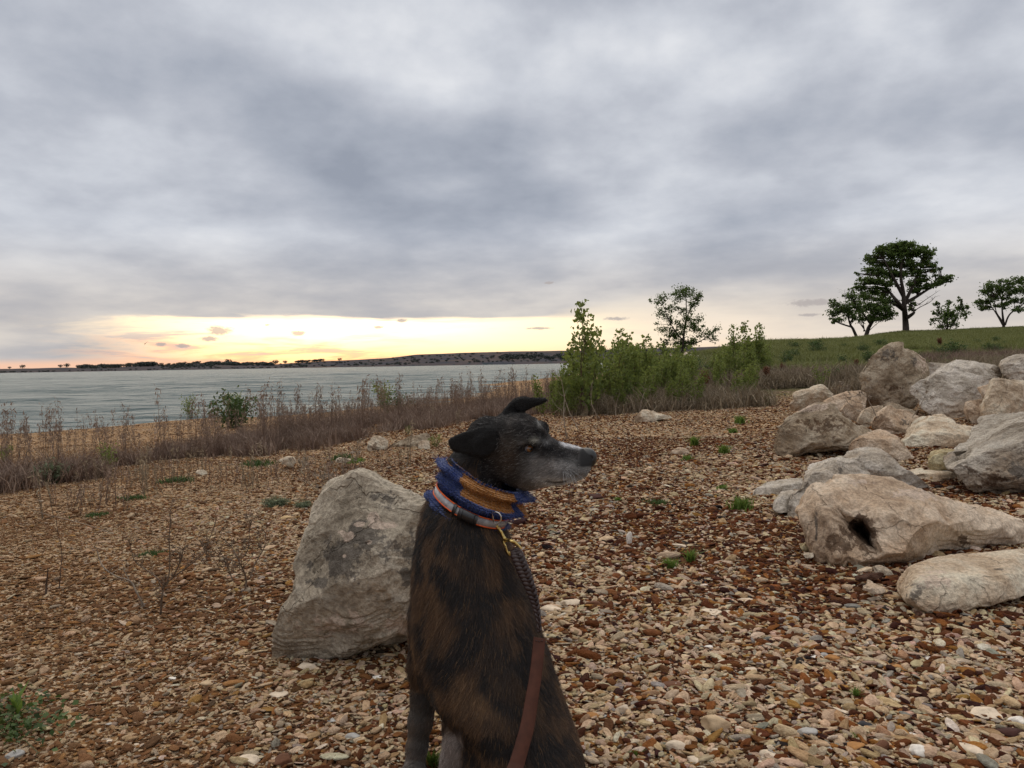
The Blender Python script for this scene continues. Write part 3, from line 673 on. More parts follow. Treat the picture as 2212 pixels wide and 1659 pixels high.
rock('boulder', 'grey wedge boulder on the left behind the holed boulder', 'boulder',
     Z3((322, 1565), (360, 1450), (400, 1370), (440, 1280), (470, 1220), (510, 1150), (560, 1110), (650, 1045), (740, 1025), (850, 1050), (930, 1090), (985, 1150), (960, 1300), (800, 1400), (600, 1500), (450, 1595), (380, 1600)),
     Z3((720, 1060, -.10), (740, 1130, -.12), (640, 1210, -.12), (560, 1230, -.12), (450, 1400, -.08), (850, 1100, -.05), (560, 1160, -.05)), 3.55, .4, GREY, seed=21, top_back=.5, spots=[(Z3((735, 1140))[0]+(9, 10, 0, .5))])
rock('boulder', 'large pinkish boulder with a deep dark hole in its side', 'boulder',
     Z4((400, 520), (430, 488), (470, 360), (500, 330), (545, 318), (600, 310), (640, 328), (695, 272), (690, 245), (780, 250), (860, 225), (920, 225), (1050, 255), (1200, 288), (1350, 330), (1480, 382), (1560, 430, .04), (1720, 460, .08), (1900, 522, .12), (2100, 590, .16), (2280, 640, .2), (2320, 720, .25), (2212, 825, .22), (2000, 840, .20), (1800, 852, .16), (1650, 862, .12), (1550, 880, .08), (1440, 915, .04), (1340, 955, .02), (1230, 985, 0), (1050, 995), (900, 1045), (780, 1045), (700, 1037), (620, 992), (560, 972), (540, 930), (500, 800), (460, 700), (420, 600)),
     Z4((520, 380, -.02), (540, 480, -.05), (510, 540, -.02), (560, 640, -.03), (590, 760, -.03), (700, 500, -.06), (760, 360, -.03), (640, 430, -.07), (620, 600, -.09), (660, 700, -.08), (820, 590, -.07), (930, 592, -.09), (1010, 690, -.12), (1030, 780, -.14), (1085, 880, -.14), (1040, 912, -.13), (960, 870, -.08), (860, 770, -.03), (780, 700, -.01), (790, 620, -.02),
        (870, 640, .17), (930, 660, .21), (960, 760, .21), (930, 740, .21), (1020, 850, .10), (880, 700, .16), (985, 700, .17),
        (700, 800, -.06), (720, 900, -.09), (640, 880, -.04), (800, 900, -.06), (900, 940, -.10), (1000, 450, -.06), (1200, 420, -.07), (1150, 560, -.13), (1300, 500, -.11), (1450, 480, -.05), (1300, 640, -.13), (1320, 720, -.16), (1200, 800, -.10), (1250, 880, -.14), (1500, 600, -.12), (1600, 650, -.05), (1680, 700, 0), (1800, 600, .02), (1900, 700, .06), (2050, 660, .1), (2100, 740, .14)),
     2.86, .36, PINK, levels=5, rough=.5, seed=22, cut=0, top_back=.30, smooth=1,
     spots=[(Z4((720, 790))[0]+(34, 40, 2, .55)), (Z4((930, 700))[0]+(30, 44, 2, .85)), (Z4((900, 650))[0]+(24, 26, 0, .8)), (Z4((1730, 770))[0]+(11, 11, 2, .8)), (Z4((1350, 400))[0]+(60, 16, 1, .5)), (Z4((900, 300))[0]+(60, 12, 1, .4)), (Z4((540, 660))[0]+(4, 30, 0, .9))])  # spots colour the hole dark brown and dark grey
rock('boulder', 'low smooth pale grey boulder in the right foreground gravel', 'boulder',
     Z4((1226, 1240), (1245, 1140), (1290, 1050), (1298, 985), (1380, 945), (1450, 920), (1650, 885), (1900, 875), (2120, 850), (2212, 830), (2400, 815), (2700, 880), (2760, 1060), (2600, 1190), (2400, 1225), (2212, 1235), (2000, 1285), (1860, 1312), (1700, 1362), (1600, 1402), (1450, 1392), (1350, 1332), (1262, 1292)),
     Z4((1330, 1060, -.05), (1420, 1120, -.09), (1300, 1180, -.06), (1500, 1030, -.03), (1700, 980, -.02), (2000, 950, -.02), (1600, 1150, -.10), (1800, 1100, -.09), (2100, 1060, -.10), (2212, 1150, -.12), (1900, 1220, -.11), (1650, 1280, -.09), (1450, 1290, -.08), (2400, 1050, -.1)),
     2.26, .40, CREAM, levels=5, rough=.35, seed=23, cut=4, top_back=.42, spots=[(Z4((1330, 1180))[0]+(40, 30, 0, .10)), (Z4((1500, 1080))[0]+(60, 26, 1, .25)), (Z4((2010, 1005))[0]+(12, 3, 0, .6))])
rock('boulder', 'massive dark fronted boulder with a striped sloping top at the right edge', 'boulder',
     Z3((1665, 1130), (1700, 1095), (1760, 1060), (1815, 1020), (1840, 960), (1900, 900), (2000, 858), (2110, 795), (2212, 728), (2350, 660), (2600, 600), (2900, 700), (2950, 1100), (2800, 1350), (2500, 1420), (2212, 1405), (2090, 1380), (1900, 1335), (1790, 1310), (1760, 1215), (1690, 1170)),
     Z3((1690, 1110, -.12), (1850, 1095, -.18), (1980, 1060, -.2), (2100, 960, -.2), (2212, 885, -.22), (2400, 780, -.2), (1900, 1010, -.08), (2050, 930, -.09), (2212, 800, -.08), (1850, 1220, -.14), (2000, 1250, -.17), (2212, 1200, -.18), (2212, 1040, -.20), (2500, 1000, -.2), (2500, 1200, -.2), (2050, 1120, -.12), (2150, 1040, -.15)),
     3.95, .9, DGREY, levels=5, rough=.7, seed=24, top_back=.5, spots=[(Z3((2160, 1130))[0]+(40, 40, 0, .55)), (Z3((1900, 1200))[0]+(60, 34, 2, .15))])
rock('rock', 'low pale slab lying between the striped boulder and the grey ridge', 'rock',
     Z3((1250, 1125), (1330, 1112), (1420, 1130), (1560, 1112), (1640, 1080), (1720, 1090), (1700, 1180), (1640, 1220), (1560, 1245), (1470, 1265), (1400, 1230), (1300, 1180)),
     Z3((1420, 1180, -.05), (1580, 1160, -.06)), 4.35, .5, CREAM, levels=4, rough=.8, seed=25, top_back=.8)
rock('rock', 'flat pale blue grey slab left of the grey wedge boulder', 'rock',
     Z4((38, 400), (70, 350), (150, 312), (220, 295), (300, 283), (380, 272), (440, 275), (462, 310), (440, 400), (380, 440), (200, 465), (100, 455)),
     Z4((90, 395, -.08), (180, 400, -.10), (300, 370, -.10), (400, 340, -.06), (250, 330, -.03)), 4.15, .35, GREY, levels=4, seed=26, top_back=.8)
rock('rock', 'small rounded grey rock leaning against the flat blue grey slab', 'rock',
     Z4((208, 550), (215, 480), (235, 430), (290, 380), (340, 364), (390, 372), (412, 430), (390, 500), (330, 545), (260, 560)),
     Z4((270, 430, -.07), (330, 430, -.08), (280, 500, -.08)), 3.75, .22, GREY, levels=4, seed=27, top_back=.4)
rock('rock', 'white stone the size of a fist beside the dark driftwood piece', 'stone',
     Z4((1003, 1030), (1008, 985), (1050, 968), (1100, 985), (1140, 1010), (1168, 1052), (1120, 1062), (1050, 1058)), Z4((1060, 1010, -.03),), 2.62, .07, CREAM, levels=3, seed=28, smooth=1)
rock('rock', 'long dark brown rough stone in front of the holed boulder', 'stone',
     Z4((850, 1100), (885, 1065), (930, 1050), (1000, 1045), (1060, 1028), (1090, 1040), (1080, 1075), (1010, 1095), (920, 1110)), Z4((960, 1070, -.03),), 2.5, .07, DARKST, levels=3, seed=29, smooth=1)
rock('rock', 'flat triangular pinkish stone on the gravel below the holed boulder', 'stone',
     Z4((910, 1165), (950, 1135), (1000, 1118), (1070, 1140), (1110, 1180), (1060, 1210), (990, 1208)), Z4((1000, 1160, -.02),), 2.33, .06, PINK, levels=3, seed=30, smooth=1, top_back=.8)
rock('rock', 'dark red round stone against the front of the smooth pale boulder', 'stone',
     Z4((1332, 1370), (1340, 1345), (1370, 1335), (1398, 1345), (1402, 1372), (1380, 1385), (1350, 1383)), Z4((1368, 1358, -.015),), 2.16, .04, DARKST, levels=2, seed=31, smooth=1)
rock('rock', 'notched brown stone at the lower edge of the smooth pale boulder', 'stone',
     Z4((1850, 1245), (1880, 1238), (1910, 1252), (1960, 1240), (1968, 1270), (1930, 1308), (1880, 1300)), Z4((1900, 1275, -.02),), 2.28, .05, OCHRE, levels=3, seed=32, smooth=1)
rock('rock', 'pale yellowish lump at the left foot of the holed boulder', 'stone',
     Z4((415, 840), (450, 795), (490, 780), (520, 800), (530, 850), (490, 870), (440, 868)), Z4((470, 830, -.03),), 2.95, .09, OCHRE, levels=3, seed=33, smooth=1)
rock('rock', 'low cream stone under the yellowish lump by the holed boulder', 'stone',
     Z4((438, 900), (470, 872), (520, 868), (528, 905), (500, 922), (455, 918)), Z4((485, 892, -.02),), 2.85, .07, CREAM, levels=3, seed=34, smooth=1)
rock('rock', 'pale wedge shaped rock in front of the green sapling thicket', 'rock',
     Z6((950, 1222), (975, 1170), (1008, 1122), (1060, 1130), (1130, 1146), (1200, 1165), (1262, 1186), (1262, 1197), (1200, 1200), (1140, 1218), (1070, 1228), (1000, 1232)),
     Z6((1010, 1170, -.1), (1100, 1175, -.14), (1130, 1190, -.12), (1180, 1185, -.08)), 9.9, .35, CREAM, levels=4, seed=35, top_back=.3)
rock('rock', 'round pale stone alone on the gravel right of the dog nose', 'stone',
     [(u, v) for u, v in ((1447, 984), (1452, 972), (1468, 965), (1484, 969), (1492, 980), (1480, 988), (1460, 990))], [(1468, 976, -.04)], 6.3, .12, PINK, levels=3, seed=36, smooth=1)
rock('rock', 'small pale stone near the left end of the rock pile', 'stone',
     [(1677, 921), (1690, 918), (1715, 922), (1716, 935), (1700, 932), (1685, 925)], [(1700, 925, -.03)], 7.4, .15, CREAM, levels=3, seed=37, smooth=1)
rock('rock', 'squat pale rock with a brown base near the broken log', 'rock',
     Z9((928, 640), (932, 580), (955, 550), (985, 535), (1040, 550), (1066, 570), (1064, 620), (1020, 645), (960, 650)), Z9((970, 590, -.07), (1040, 600, -.08), (1000, 560, -.03)), 7.6, .25, CREAM, levels=4, seed=38, spots=[(Z9((975, 615))[0]+(13, 8, 2, .6))])
rock('rock', 'long layered brown rock lying behind the dog ear', 'rock',
     Z9((1066, 650), (1075, 610), (1120, 580), (1200, 548), (1280, 530), (1330, 515), (1352, 540), (1340, 600), (1280, 640), (1180, 652)), Z9((1150, 600, -.06), (1250, 580, -.07), (1170, 625, -.07)), 7.7, .3, BROWN, levels=4, seed=39, spots=[(Z9((1180, 625))[0]+(32, 10, 2, .6))])
rock('rock', 'upright pale block at the end of the long layered rock', 'rock',
     Z9((1268, 640), (1272, 578), (1300, 568), (1345, 570), (1350, 640), (1310, 645)), Z9((1300, 605, -.05),), 7.5, .15, CREAM, levels=3, seed=40, smooth=1)
rock('rock', 'pale rock among the dry weeds furthest left', 'rock',
     Z9((325, 705), (360, 685), (400, 672), (435, 680), (446, 720), (430, 750), (395, 745), (360, 715)), Z9((400, 705, -.06),), 6.9, .2, CREAM, levels=3, seed=41, smooth=1)
rock('rock', 'low flat pale stone between the weeds left of the squat rock', 'rock',
     Z9((712, 715), (722, 690), (745, 678), (790, 695), (822, 706), (790, 716), (750, 722)), Z9((755, 700, -.05),), 6.5, .2, CREAM, levels=3, seed=42, smooth=1)
rock('rock', 'tiny pale stone low in the gravel left of the seed heads', 'stone',
     [(421, 1023), (425, 1015), (436, 1014), (446, 1019), (447, 1025), (434, 1027)], [(434, 1020, -.02)], 5.7, .1, CREAM, levels=2, seed=43, smooth=1)
# ================================================================== gravel
def pebble_mesh(name, seed, m, flat=.5, sub=2, ang=.5):
    rs = np.random.RandomState(seed); bm = bmesh.new()
    bmesh.ops.create_icosphere(bm, subdivisions=sub, radius=.5)
    V = np.array([v.co for v in bm.verts])
    for _ in range(rs.randint(4, 9)):     # broken faces
        d = rs.normal(size=3); d /= np.linalg.norm(d); k = rs.uniform(.27, .42)*(1 if ang else 1.2)
        h = V @ d; over = h > k; V[over] -= np.outer(h[over]-k, d)
    V *= 1+.22*fbm(V*2.2+seed*5, 2, seed)[:, None]
    V *= np.array([1, rs.uniform(.62, .95), flat*rs.uniform(.75, 1.2)])
    for v, c in zip(bm.verts, V): v.co = c
    me = bpy.data.meshes.new(name); bm.to_mesh(me); bm.free(); me.shade_smooth(); return me
m, t, b = mat('pebble'); PEB = m
ic = t.node('ShaderNodeAttribute', attribute_name='icol', attribute_type='INSTANCER').outputs['Color']
o = t.node('ShaderNodeTexCoord').outputs['Object']
n1 = t.noise(o, 3, 5, .65)
t.put(b.inputs['Base Color'], t.mix(t.m('MULTIPLY', t.step(n1, .62, .38), .45), ic, t.mix(1.0, ic, (.45, .36, .30), 'MULTIPLY')))
t.put(b.inputs['Normal'], t.bump(n1, .5, .15)); b.inputs['Roughness'].default_value = .8; b.inputs['Specular IOR Level'].default_value = .06
PB = [proto('p%02d' % k, pebble_mesh('pebble_piece', k, PEB, (.26, .40, .52, .33)[k % 4], 2 if k < 9 else 1), PEB) for k in range(14)]
PAL = np.array([(.62, .50, .36), (.55, .43, .30), (.66, .56, .43), (.50, .42, .33), (.44, .32, .20), (.60, .46, .36),     # creams, pinkish
                (.40, .37, .33), (.30, .30, .29), (.72, .67, .58),                                                        # greys, white
                (.33, .16, .05), (.26, .11, .035), (.40, .23, .08),                                                      # ochres
                (.15, .055, .022), (.115, .042, .018), (.085, .032, .017), (.19, .080, .034), (.060, .022, .014), (.045, .018, .016), (.035, .030, .030), (.14, .065, .035)])  # rusts, maroons, black
PW = np.array([7.5, 7.5, 5.4, 6.4, 6.8, 4.5, 2.8, 1.6, 1.8, 2.4, 3.6, 1.4, 10, 10, 8, 8, 6, 4, 1.2, 7.]); PW /= PW.sum()
rs = np.random.RandomState(12)
def spread(n, y0, y1, s0=-1.02, s1=.86):
    # uniform density on the ground inside the view wedge
    Y = np.sqrt(rs.uniform(y0*y0, y1*y1, n)); return Y*rs.uniform(s0, s1, n), Y
PX, PY, PSZ = [], [], []
def put(n, y0, y1, lo, hi, pw=2.0, bias=0):
    X, Y = spread(n, y0, y1)
    s = lo+(hi-lo)*rs.rand(n)**pw
    s *= 1+.28*np.clip(X/Y/.67, -1, 1)*bias        # coarser towards the right
    PX.append(X); PY.append(Y); PSZ.append(s)
put(74000, 1.0, 2.6, .006, .020, 1.7, 1); put(18000, 1.0, 2.6, .014, .036, 1.8, 1); put(2000, 1.0, 3.0, .03, .055, 2.3, .8)
put(96000, 2.6, 4.6, .008, .020, 1.5, 1); put(23000, 2.6, 4.6, .016, .036, 2, 1); put(2200, 3, 6, .03, .07, 2.3, .6)
put(104000, 4.6, 8.0, .012, .026, 1.5, .8); put(21000, 4.6, 8, .02, .045, 2, .7)
put(84000, 8.0, 14.0, .018, .038, 1.5, .3)
put(30000, 14.0, 26.0, .03, .06, 1.5, 0)
GXp = np.concatenate(PX); GYp = np.concatenate(PY); SZ = np.concatenate(PSZ)
clump = fbm(np.stack([GXp*1.1, GYp*1.1, GXp*0], -1), 3, 91); clump2 = fbm(np.stack([GXp*.5, GYp*.5, GXp*0], -1), 2, 95)
SZ *= 1+.22*clump2
uu_ = 1106+GXp/GYp*F_PX; frp, nn_ = veg_mask(GXp, GYp)
ok = ~((GYp > frp+nn_*2+1.0) & (uu_ > 1300))
ok &= ground0(GXp, GYp) > WATER_Z-.04
# the left foreground is sandier: fewer stones
thin = sstep(-GXp/GYp+fbm(np.stack([GXp*.9, GYp*.9, GXp*0+9], -1), 3, 97)*.45, .12, .62)
ok &= rs.rand(len(GXp)) > thin*.28
GXp, GYp, SZ, clump, uu_ = GXp[ok], GYp[ok], SZ[ok], clump[ok], uu_[ok]
n = len(GXp); gzp = ground(GXp, GYp)
pick = rs.choice(len(PAL), n, p=PW)
# slight streaks of darker and paler gravel
sw = (clump > .12) & (pick >= 12) & (rs.rand(n) < .35); pick[sw] = rs.randint(0, 6, sw.sum())
sw = (clump < -.12) & (pick < 6) & (rs.rand(n) < .40); pick[sw] = rs.randint(12, 17, sw.sum())
C_ = PAL[pick]*np.array([.98, .90, .79])*(1+rs.normal(0, .12, n))[:, None]*(1+rs.normal(0, .04, (n, 3)))
lf = sstep(-(GXp/GYp), .0, .7)[:, None]*.42
C_ = np.clip(C_*(1-lf)+np.array([.33, .20, .10])*lf, .012, .85)
rot = np.stack([rs.normal(0, .22, n), rs.normal(0, .22, n), rs.uniform(0, 6.28, n)], -1)
scl = SZ[:, None]*np.stack([rs.uniform(.9, 1.6, n), rs.uniform(.65, 1.1, n), rs.uniform(.7, 1.15, n)], -1)
pz = gzp+SZ*.10+rs.uniform(-.001, .003, n)
near = GYp < 4.8
idx = rs.randint(0, 9, n); idx[~near] = rs.randint(9, 14, (~near).sum())
scatter('gravel', np.stack([GXp, GYp, pz], -1), rot, scl, idx, C_, PB, 'cream and rust brown gravel covering the beach')

# the larger single stones that stand out of the gravel, one object each
def stone_mat(name, c, v=.22):
    m, t, b = mat(name); o = t.node('ShaderNodeTexCoord').outputs['Object']
    n1 = t.noise(o, 28, 6, .65); n2 = t.noise(o, 150, 4, .7)
    t.put(b.inputs['Base Color'], t.ramp(t.m('ADD', t.m('MULTIPLY', n1, .7), t.m('MULTIPLY', n2, .3)), [(.33, tuple(q*(1-v*1.6) for q in c)), (.5, c), (.7, tuple(min(.9, q*(1+v)) for q in c))]))
    t.put(b.inputs['Normal'], t.bump(t.m('ADD', n1, t.m('MULTIPLY', n2, .4)), .6, .006)); return m
SM = {'cream': stone_mat('cream_stone', (.62, .50, .37)), 'orange': stone_mat('orange_stone', (.36, .17, .055)), 'brown': stone_mat('brown_stone', (.13, .055, .028)), 'grey': stone_mat('grey_stone', (.38, .36, .33)), 'white': stone_mat('white_stone', (.72, .66, .58)), 'maroon': stone_mat('maroon_stone', (.06, .024, .018)), 'black': stone_mat('black_stone', (.035, .035, .038)), 'tan': stone_mat('tan_stone', (.50, .36, .22))}
def stone(u, v, w, h, colr, label, seed, group=None, name='pebble', cat='stone'):
    # foot of the stone on the ground ray of its lower edge
    d = P(u, v+h/2, 1.0)-CAM; Y = 1.6
    for _ in range(60):
        q = CAM+d*Y; g_ = gz(q[0], q[1]); Y += (q[2]-g_)/max(-d[2], .02)*.7
    px = Y/F_PX; W_ = w*px; 
    rs2 = np.random.RandomState(seed); bm = bmesh.new(); bmesh.ops.create_icosphere(bm, subdivisions=3, radius=.5)
    V = np.array([q.co for q in bm.verts])
    for _ in range(rs2.randint(6, 11)):
        dd = rs2.normal(size=3); dd[2] *= .6; dd /= np.linalg.norm(dd); k = rs2.uniform(.26, .42)
        hh_ = V @ dd; over = hh_ > k; V[over] -= np.outer(hh_[over]-k, dd)
    V *= 1+.30*fbm(V*1.7+seed*3, 3, seed)[:, None]; V += .02*fbm(V*7, 2, seed)[:, None]
    V[:, 0] *= 1/np.ptp(V[:, 0]); V[:, 1] *= 1/np.ptp(V[:, 1]); V[:, 2] *= 1/np.ptp(V[:, 2])
    sl = max(.12, -d[2])         # how steeply this patch is looked down on
    dep = W_*rs2.uniform(.55, .85); tall = max(h*px*1.25-dep*sl, h*px*.35)
    V *= np.array([W_, dep, tall])
    for q, c in zip(bm.verts, V): q.co = c
    me = bpy.data.meshes.new(name); bm.to_mesh(me); bm.free(); me.shade_smooth()
    y = Y+dep*.4; x = d[0]*y
    o = addobj(name, me, SM[colr], None, (x, y, gz(x, y)+tall*.30)); o.rotation_euler = (rs2.normal(0, .06), rs2.normal(0, .1), rs2.normal(0, .15))
    tag(o, label, cat, group)
for k, (u, v, w, h, c, lb) in enumerate([
    (664, 1438, 48, 24, 'cream', 'pale cream flat stone with a pointed corner at the foot of the lone boulder'),
    (1192, 1312, 52, 20, 'cream', 'broad flat cream stone lying right behind the dog back'),
    (1232, 1300, 50, 22, 'cream', 'flat cream stone touching the broad one behind the dog back'),
    (1190, 1328, 40, 12, 'cream', 'narrow cream stone lying in front of two flat ones behind the dog'),
    (1284, 1302, 36, 14, 'brown', 'dark brown stone right of the two flat cream stones'),
    (1243, 1353, 26, 10, 'tan', 'single golden tan flat stone below the two flat cream ones'),
    (1346, 1530, 30, 23, 'cream', 'smooth pinkish stone shaped like a tooth right of the dog hip'),
    (1546, 1562, 64, 50, 'tan', 'large rough flat brown slab set in the foreground gravel'),
    (1462, 1610, 44, 30, 'cream', 'pale rough stone at the bottom edge left of the brown slab'),
    (1280, 1545, 34, 20, 'orange', 'rusty orange stone next to the dog hip'),
    (1452, 1478, 44, 20, 'brown', 'greyish brown flat stone above the pinkish tooth shaped one'),
    (1468, 1490, 34, 12, 'grey', 'long grey stone resting by the greyish brown one'),
    (1520, 1470, 26, 14, 'grey', 'blue grey stone near the middle of the right foreground'),
    (1620, 1445, 28, 16, 'cream', 'cream oval stone above the row of brown pebbles'),
    (1690, 1380, 48, 16, 'brown', 'long brown stone in the gravel below the holed boulder'),
    (1795, 1420, 34, 20, 'orange', 'rounded ochre orange stone in the right foreground'),
    (1955, 1443, 52, 18, 'orange', 'broad flat orange stone right of the rounded ochre one'),
    (1738, 1416, 30, 8, 'white', 'thin white stone left of the rounded ochre one'),
    (1887, 1293, 40, 16, 'cream', 'pale stone seen between the driftwood and the smooth boulder'),
    (1820, 1535, 44, 16, 'cream', 'pale elongated stone in the middle of the right foreground'),
    (2132, 1540, 76, 34, 'cream', 'largest cream slab in the right foreground with a raised back edge'),
    (2180, 1582, 62, 30, 'maroon', 'dark maroon block in front of the largest cream slab'),
    (1905, 1610, 42, 36, 'brown', 'dark rough round lump near the bottom right'),
    (1847, 1612, 44, 28, 'orange', 'bright orange brown flake left of the dark round lump'),
    (1985, 1622, 44, 36, 'white', 'smooth white rounded stone at the bottom right'),
    (2100, 1615, 58, 34, 'cream', 'large yellowish cream stone at the bottom right edge'),
    (1968, 1588, 40, 16, 'white', 'long white stone above the smooth white rounded one'),
    (1872, 1563, 34, 18, 'black', 'blue black stone above the dark round lump'),
    (1740, 1580, 50, 28, 'grey', 'grey beige rock with hollows in the lower right gravel'),
    (2202, 1556, 40, 26, 'white', 'pale stone cut by the right edge beside the maroon block'),
    (1660, 1630, 40, 26, 'cream', 'cream stone standing upright near the bottom edge'),
    (1500, 1640, 40, 24, 'cream', 'cream cluster stone at the very bottom centre right'),
    (600, 1500, 46, 18, 'cream', 'pale pointed flake left of the dog foreleg'),
    (540, 1640, 50, 24, 'cream', 'pale stone at the bottom edge left of the foreleg'),
    (445, 1475, 30, 14, 'tan', 'sand coloured flat stone in the left gravel'),
    (610, 1640, 44, 36, 'brown', 'brown blocky stone at the bottom edge near the foreleg'),
    (760, 1590, 34, 18, 'grey', 'pale grey oval stone left of the dog paw'),
    (855, 1412, 34, 10, 'grey', 'blue grey stone at the dog flank beside the boulder'),
    (700, 1402, 20, 8, 'white', 'small white pebble on the gravel in front of the lone boulder'),
    (814, 1462, 22, 10, 'white', 'bright white egg shaped pebble near the dog flank'),
    (940, 1600, 20, 14, 'brown', 'brown pebble between the dog foreleg and thigh'),
    (30, 1630, 40, 30, 'grey', 'grey white stone in the bottom left corner'),
    (590, 1300, 30, 9, 'cream', 'thin cream flake left of the lone boulder base'),
    (1545, 1322, 70, 16, 'cream', 'long cream stone in the middle distance of the gravel'),
    (1620, 1300, 46, 14, 'cream', 'cream flat stone near the long one in the middle gravel'),
    (1468, 1178, 44, 12, 'cream', 'thin pale stone in the gravel under the grass tuft'),
    (1360, 1162, 14, 30, 'white', 'white stick like stone standing in the gravel'),
    (1288, 1072, 34, 12, 'maroon', 'dark brown flat stone in the gravel right of the snood'),
    (1885, 1270, 40, 18, 'cream', 'pale oval stone half buried below the dark driftwood stone'),
    (1640, 1062, 30, 12, 'cream', 'pale stone below the brown faced boulder')]):
    stone(u, v, w, h, c, lb, 200+k)
# further stones a little larger than the gravel round them
kinds = [('cream', 'cream stone a little larger than the gravel round it', 'larger cream stones in the gravel'), ('orange', 'orange brown stone a little larger than the gravel round it', 'larger orange stones in the gravel'), ('brown', 'dark brown stone a little larger than the gravel round it', 'larger brown stones in the gravel'), ('grey', 'grey stone a little larger than the gravel round it', 'larger grey stones in the gravel'), ('white', 'white stone a little larger than the gravel round it', 'larger white stones in the gravel')]
rs = np.random.RandomState(77)
for k in range(80):
    v = 1330+330*rs.rand()**.7; u = rs.uniform(1270, 2200) if rs.rand() < .72 else rs.uniform(20, 860)
    if u > 1900 and v < 1370: v += 60
    if 570 < u < 870 and v < 1470: v = 1470+rs.rand()*180
    q = kinds[rs.choice(5, p=[.42, .12, .26, .12, .08])]
    w = rs.uniform(16, 32)*(v-800)/800*(1 if u > 1200 else .75)
    stone(u, v, w, w*rs.uniform(.4, .65), q[0], q[1], 900+k, q[2])
# ================================================================== vegetation
def leaf_mat(name, lo_, hi_, trans=.3):
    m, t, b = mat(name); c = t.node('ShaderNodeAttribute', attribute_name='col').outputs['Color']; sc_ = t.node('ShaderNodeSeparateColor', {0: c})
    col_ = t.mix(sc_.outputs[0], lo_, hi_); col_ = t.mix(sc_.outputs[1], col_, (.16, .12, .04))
    t.put(b.inputs['Base Color'], col_); b.inputs['Roughness'].default_value = .6
    tr = t.node('ShaderNodeBsdfTranslucent', {'Color': t.mix(.5, col_, hi_)}); mx = t.node('ShaderNodeMixShader', {0: trans, 1: b.outputs[0], 2: tr.outputs[0]})
    t.l.new(mx.outputs[0], t.n['Material Output'].inputs[0]); return m
LEAF = leaf_mat('cottonwood_leaf', (.050, .080, .016), (.23, .27, .065), .45)
TREELEAF = leaf_mat('tree_leaf', (.030, .054, .012), (.105, .155, .035), .4)
SHRUB = leaf_mat('shrub_leaf', (.022, .045, .012), (.085, .13, .035), .25)
GREYG = leaf_mat('grey_green_leaf', (.05, .07, .035), (.20, .23, .13), .2)
GRASS = leaf_mat('fresh_grass', (.045, .085, .012), (.18, .26, .05), .3)
DRY = leaf_mat('dead_stem', (.085, .048, .036), (.33, .235, .17), .1)
DRYL = leaf_mat('straw_stem', (.12, .09, .06), (.36, .28, .18), .1)
BARK = simple('bark', (.040, .030, .024), .9, var=.35, scale=9)
TWIG = simple('twig', (.085, .055, .038), .9, var=.4, scale=30)
MTWIG = simple('brown_twig', (.15, .105, .072), .9, var=.35, scale=30)
GTWIG = simple('pale_twig', (.26, .21, .16), .9, var=.3, scale=30)

def quads(acc, C, size, rs, up=.3, elong=1.5, shade=None, brown=.06, droop=0.0):
    """a small bent leaf at every centre"""
    n = len(C); N = rs.normal(size=(n, 3)); N[:, 2] += up; N /= np.linalg.norm(N, axis=1)[:, None]
    A = np.cross(N, rs.normal(size=(n, 3))); A[:, 2] -= droop; A /= np.linalg.norm(A, axis=1)[:, None]; B = np.cross(N, A)
    s = (np.broadcast_to(size, n)*rs.uniform(.6, 1.25, n))[:, None]
    V = np.stack([C-A*s*elong*.5, C+B*s*.42+N*s*.12, C+A*s*elong*.5, C-B*s*.42+N*s*.12], 1).reshape(-1, 3)
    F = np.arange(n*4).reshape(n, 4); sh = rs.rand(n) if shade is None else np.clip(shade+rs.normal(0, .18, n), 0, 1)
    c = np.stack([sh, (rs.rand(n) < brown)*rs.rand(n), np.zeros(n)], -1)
    acc.add(V, F, None, None); acc.C[-1] = np.repeat(c, 4, axis=0)
def blades(acc, B, H, W_, rs, lean=.25, shade=None, bend=.4):
    """upright tapered blades from base points B with height H"""
    n = len(B); H = np.broadcast_to(H, n); a = rs.uniform(0, 6.28, n); d = np.stack([np.cos(a), np.sin(a), 0*a], -1)*(np.abs(rs.normal(0, lean, n)))[:, None]
    w = np.stack([np.cos(a+1.57+rs.normal(0, .8, n)), np.sin(a+1.57), 0*a], -1)*np.broadcast_to(W_, n)[:, None]
    up = np.array([0, 0, 1.0]); m1 = B+(d*.35+up*.55)*H[:, None]; m2 = B+(d*(1+bend)+up*(1-.15*bend))*H[:, None]
    V = np.stack([B-w, B+w, m1+w*.8, m1-w*.8, m2], 1).reshape(-1, 3); i = np.arange(n)*5
    Q = np.stack([i, i+1, i+2, i+3], -1); T = np.stack([i+3, i+2, i+4], -1); sh = rs.rand(n) if shade is None else np.clip(shade+rs.normal(0, .2, n), 0, 1)
    acc.add(V, Q, T); acc.C[-1] = np.repeat(np.stack([sh, np.zeros(n), np.zeros(n)], -1), 5, axis=0)

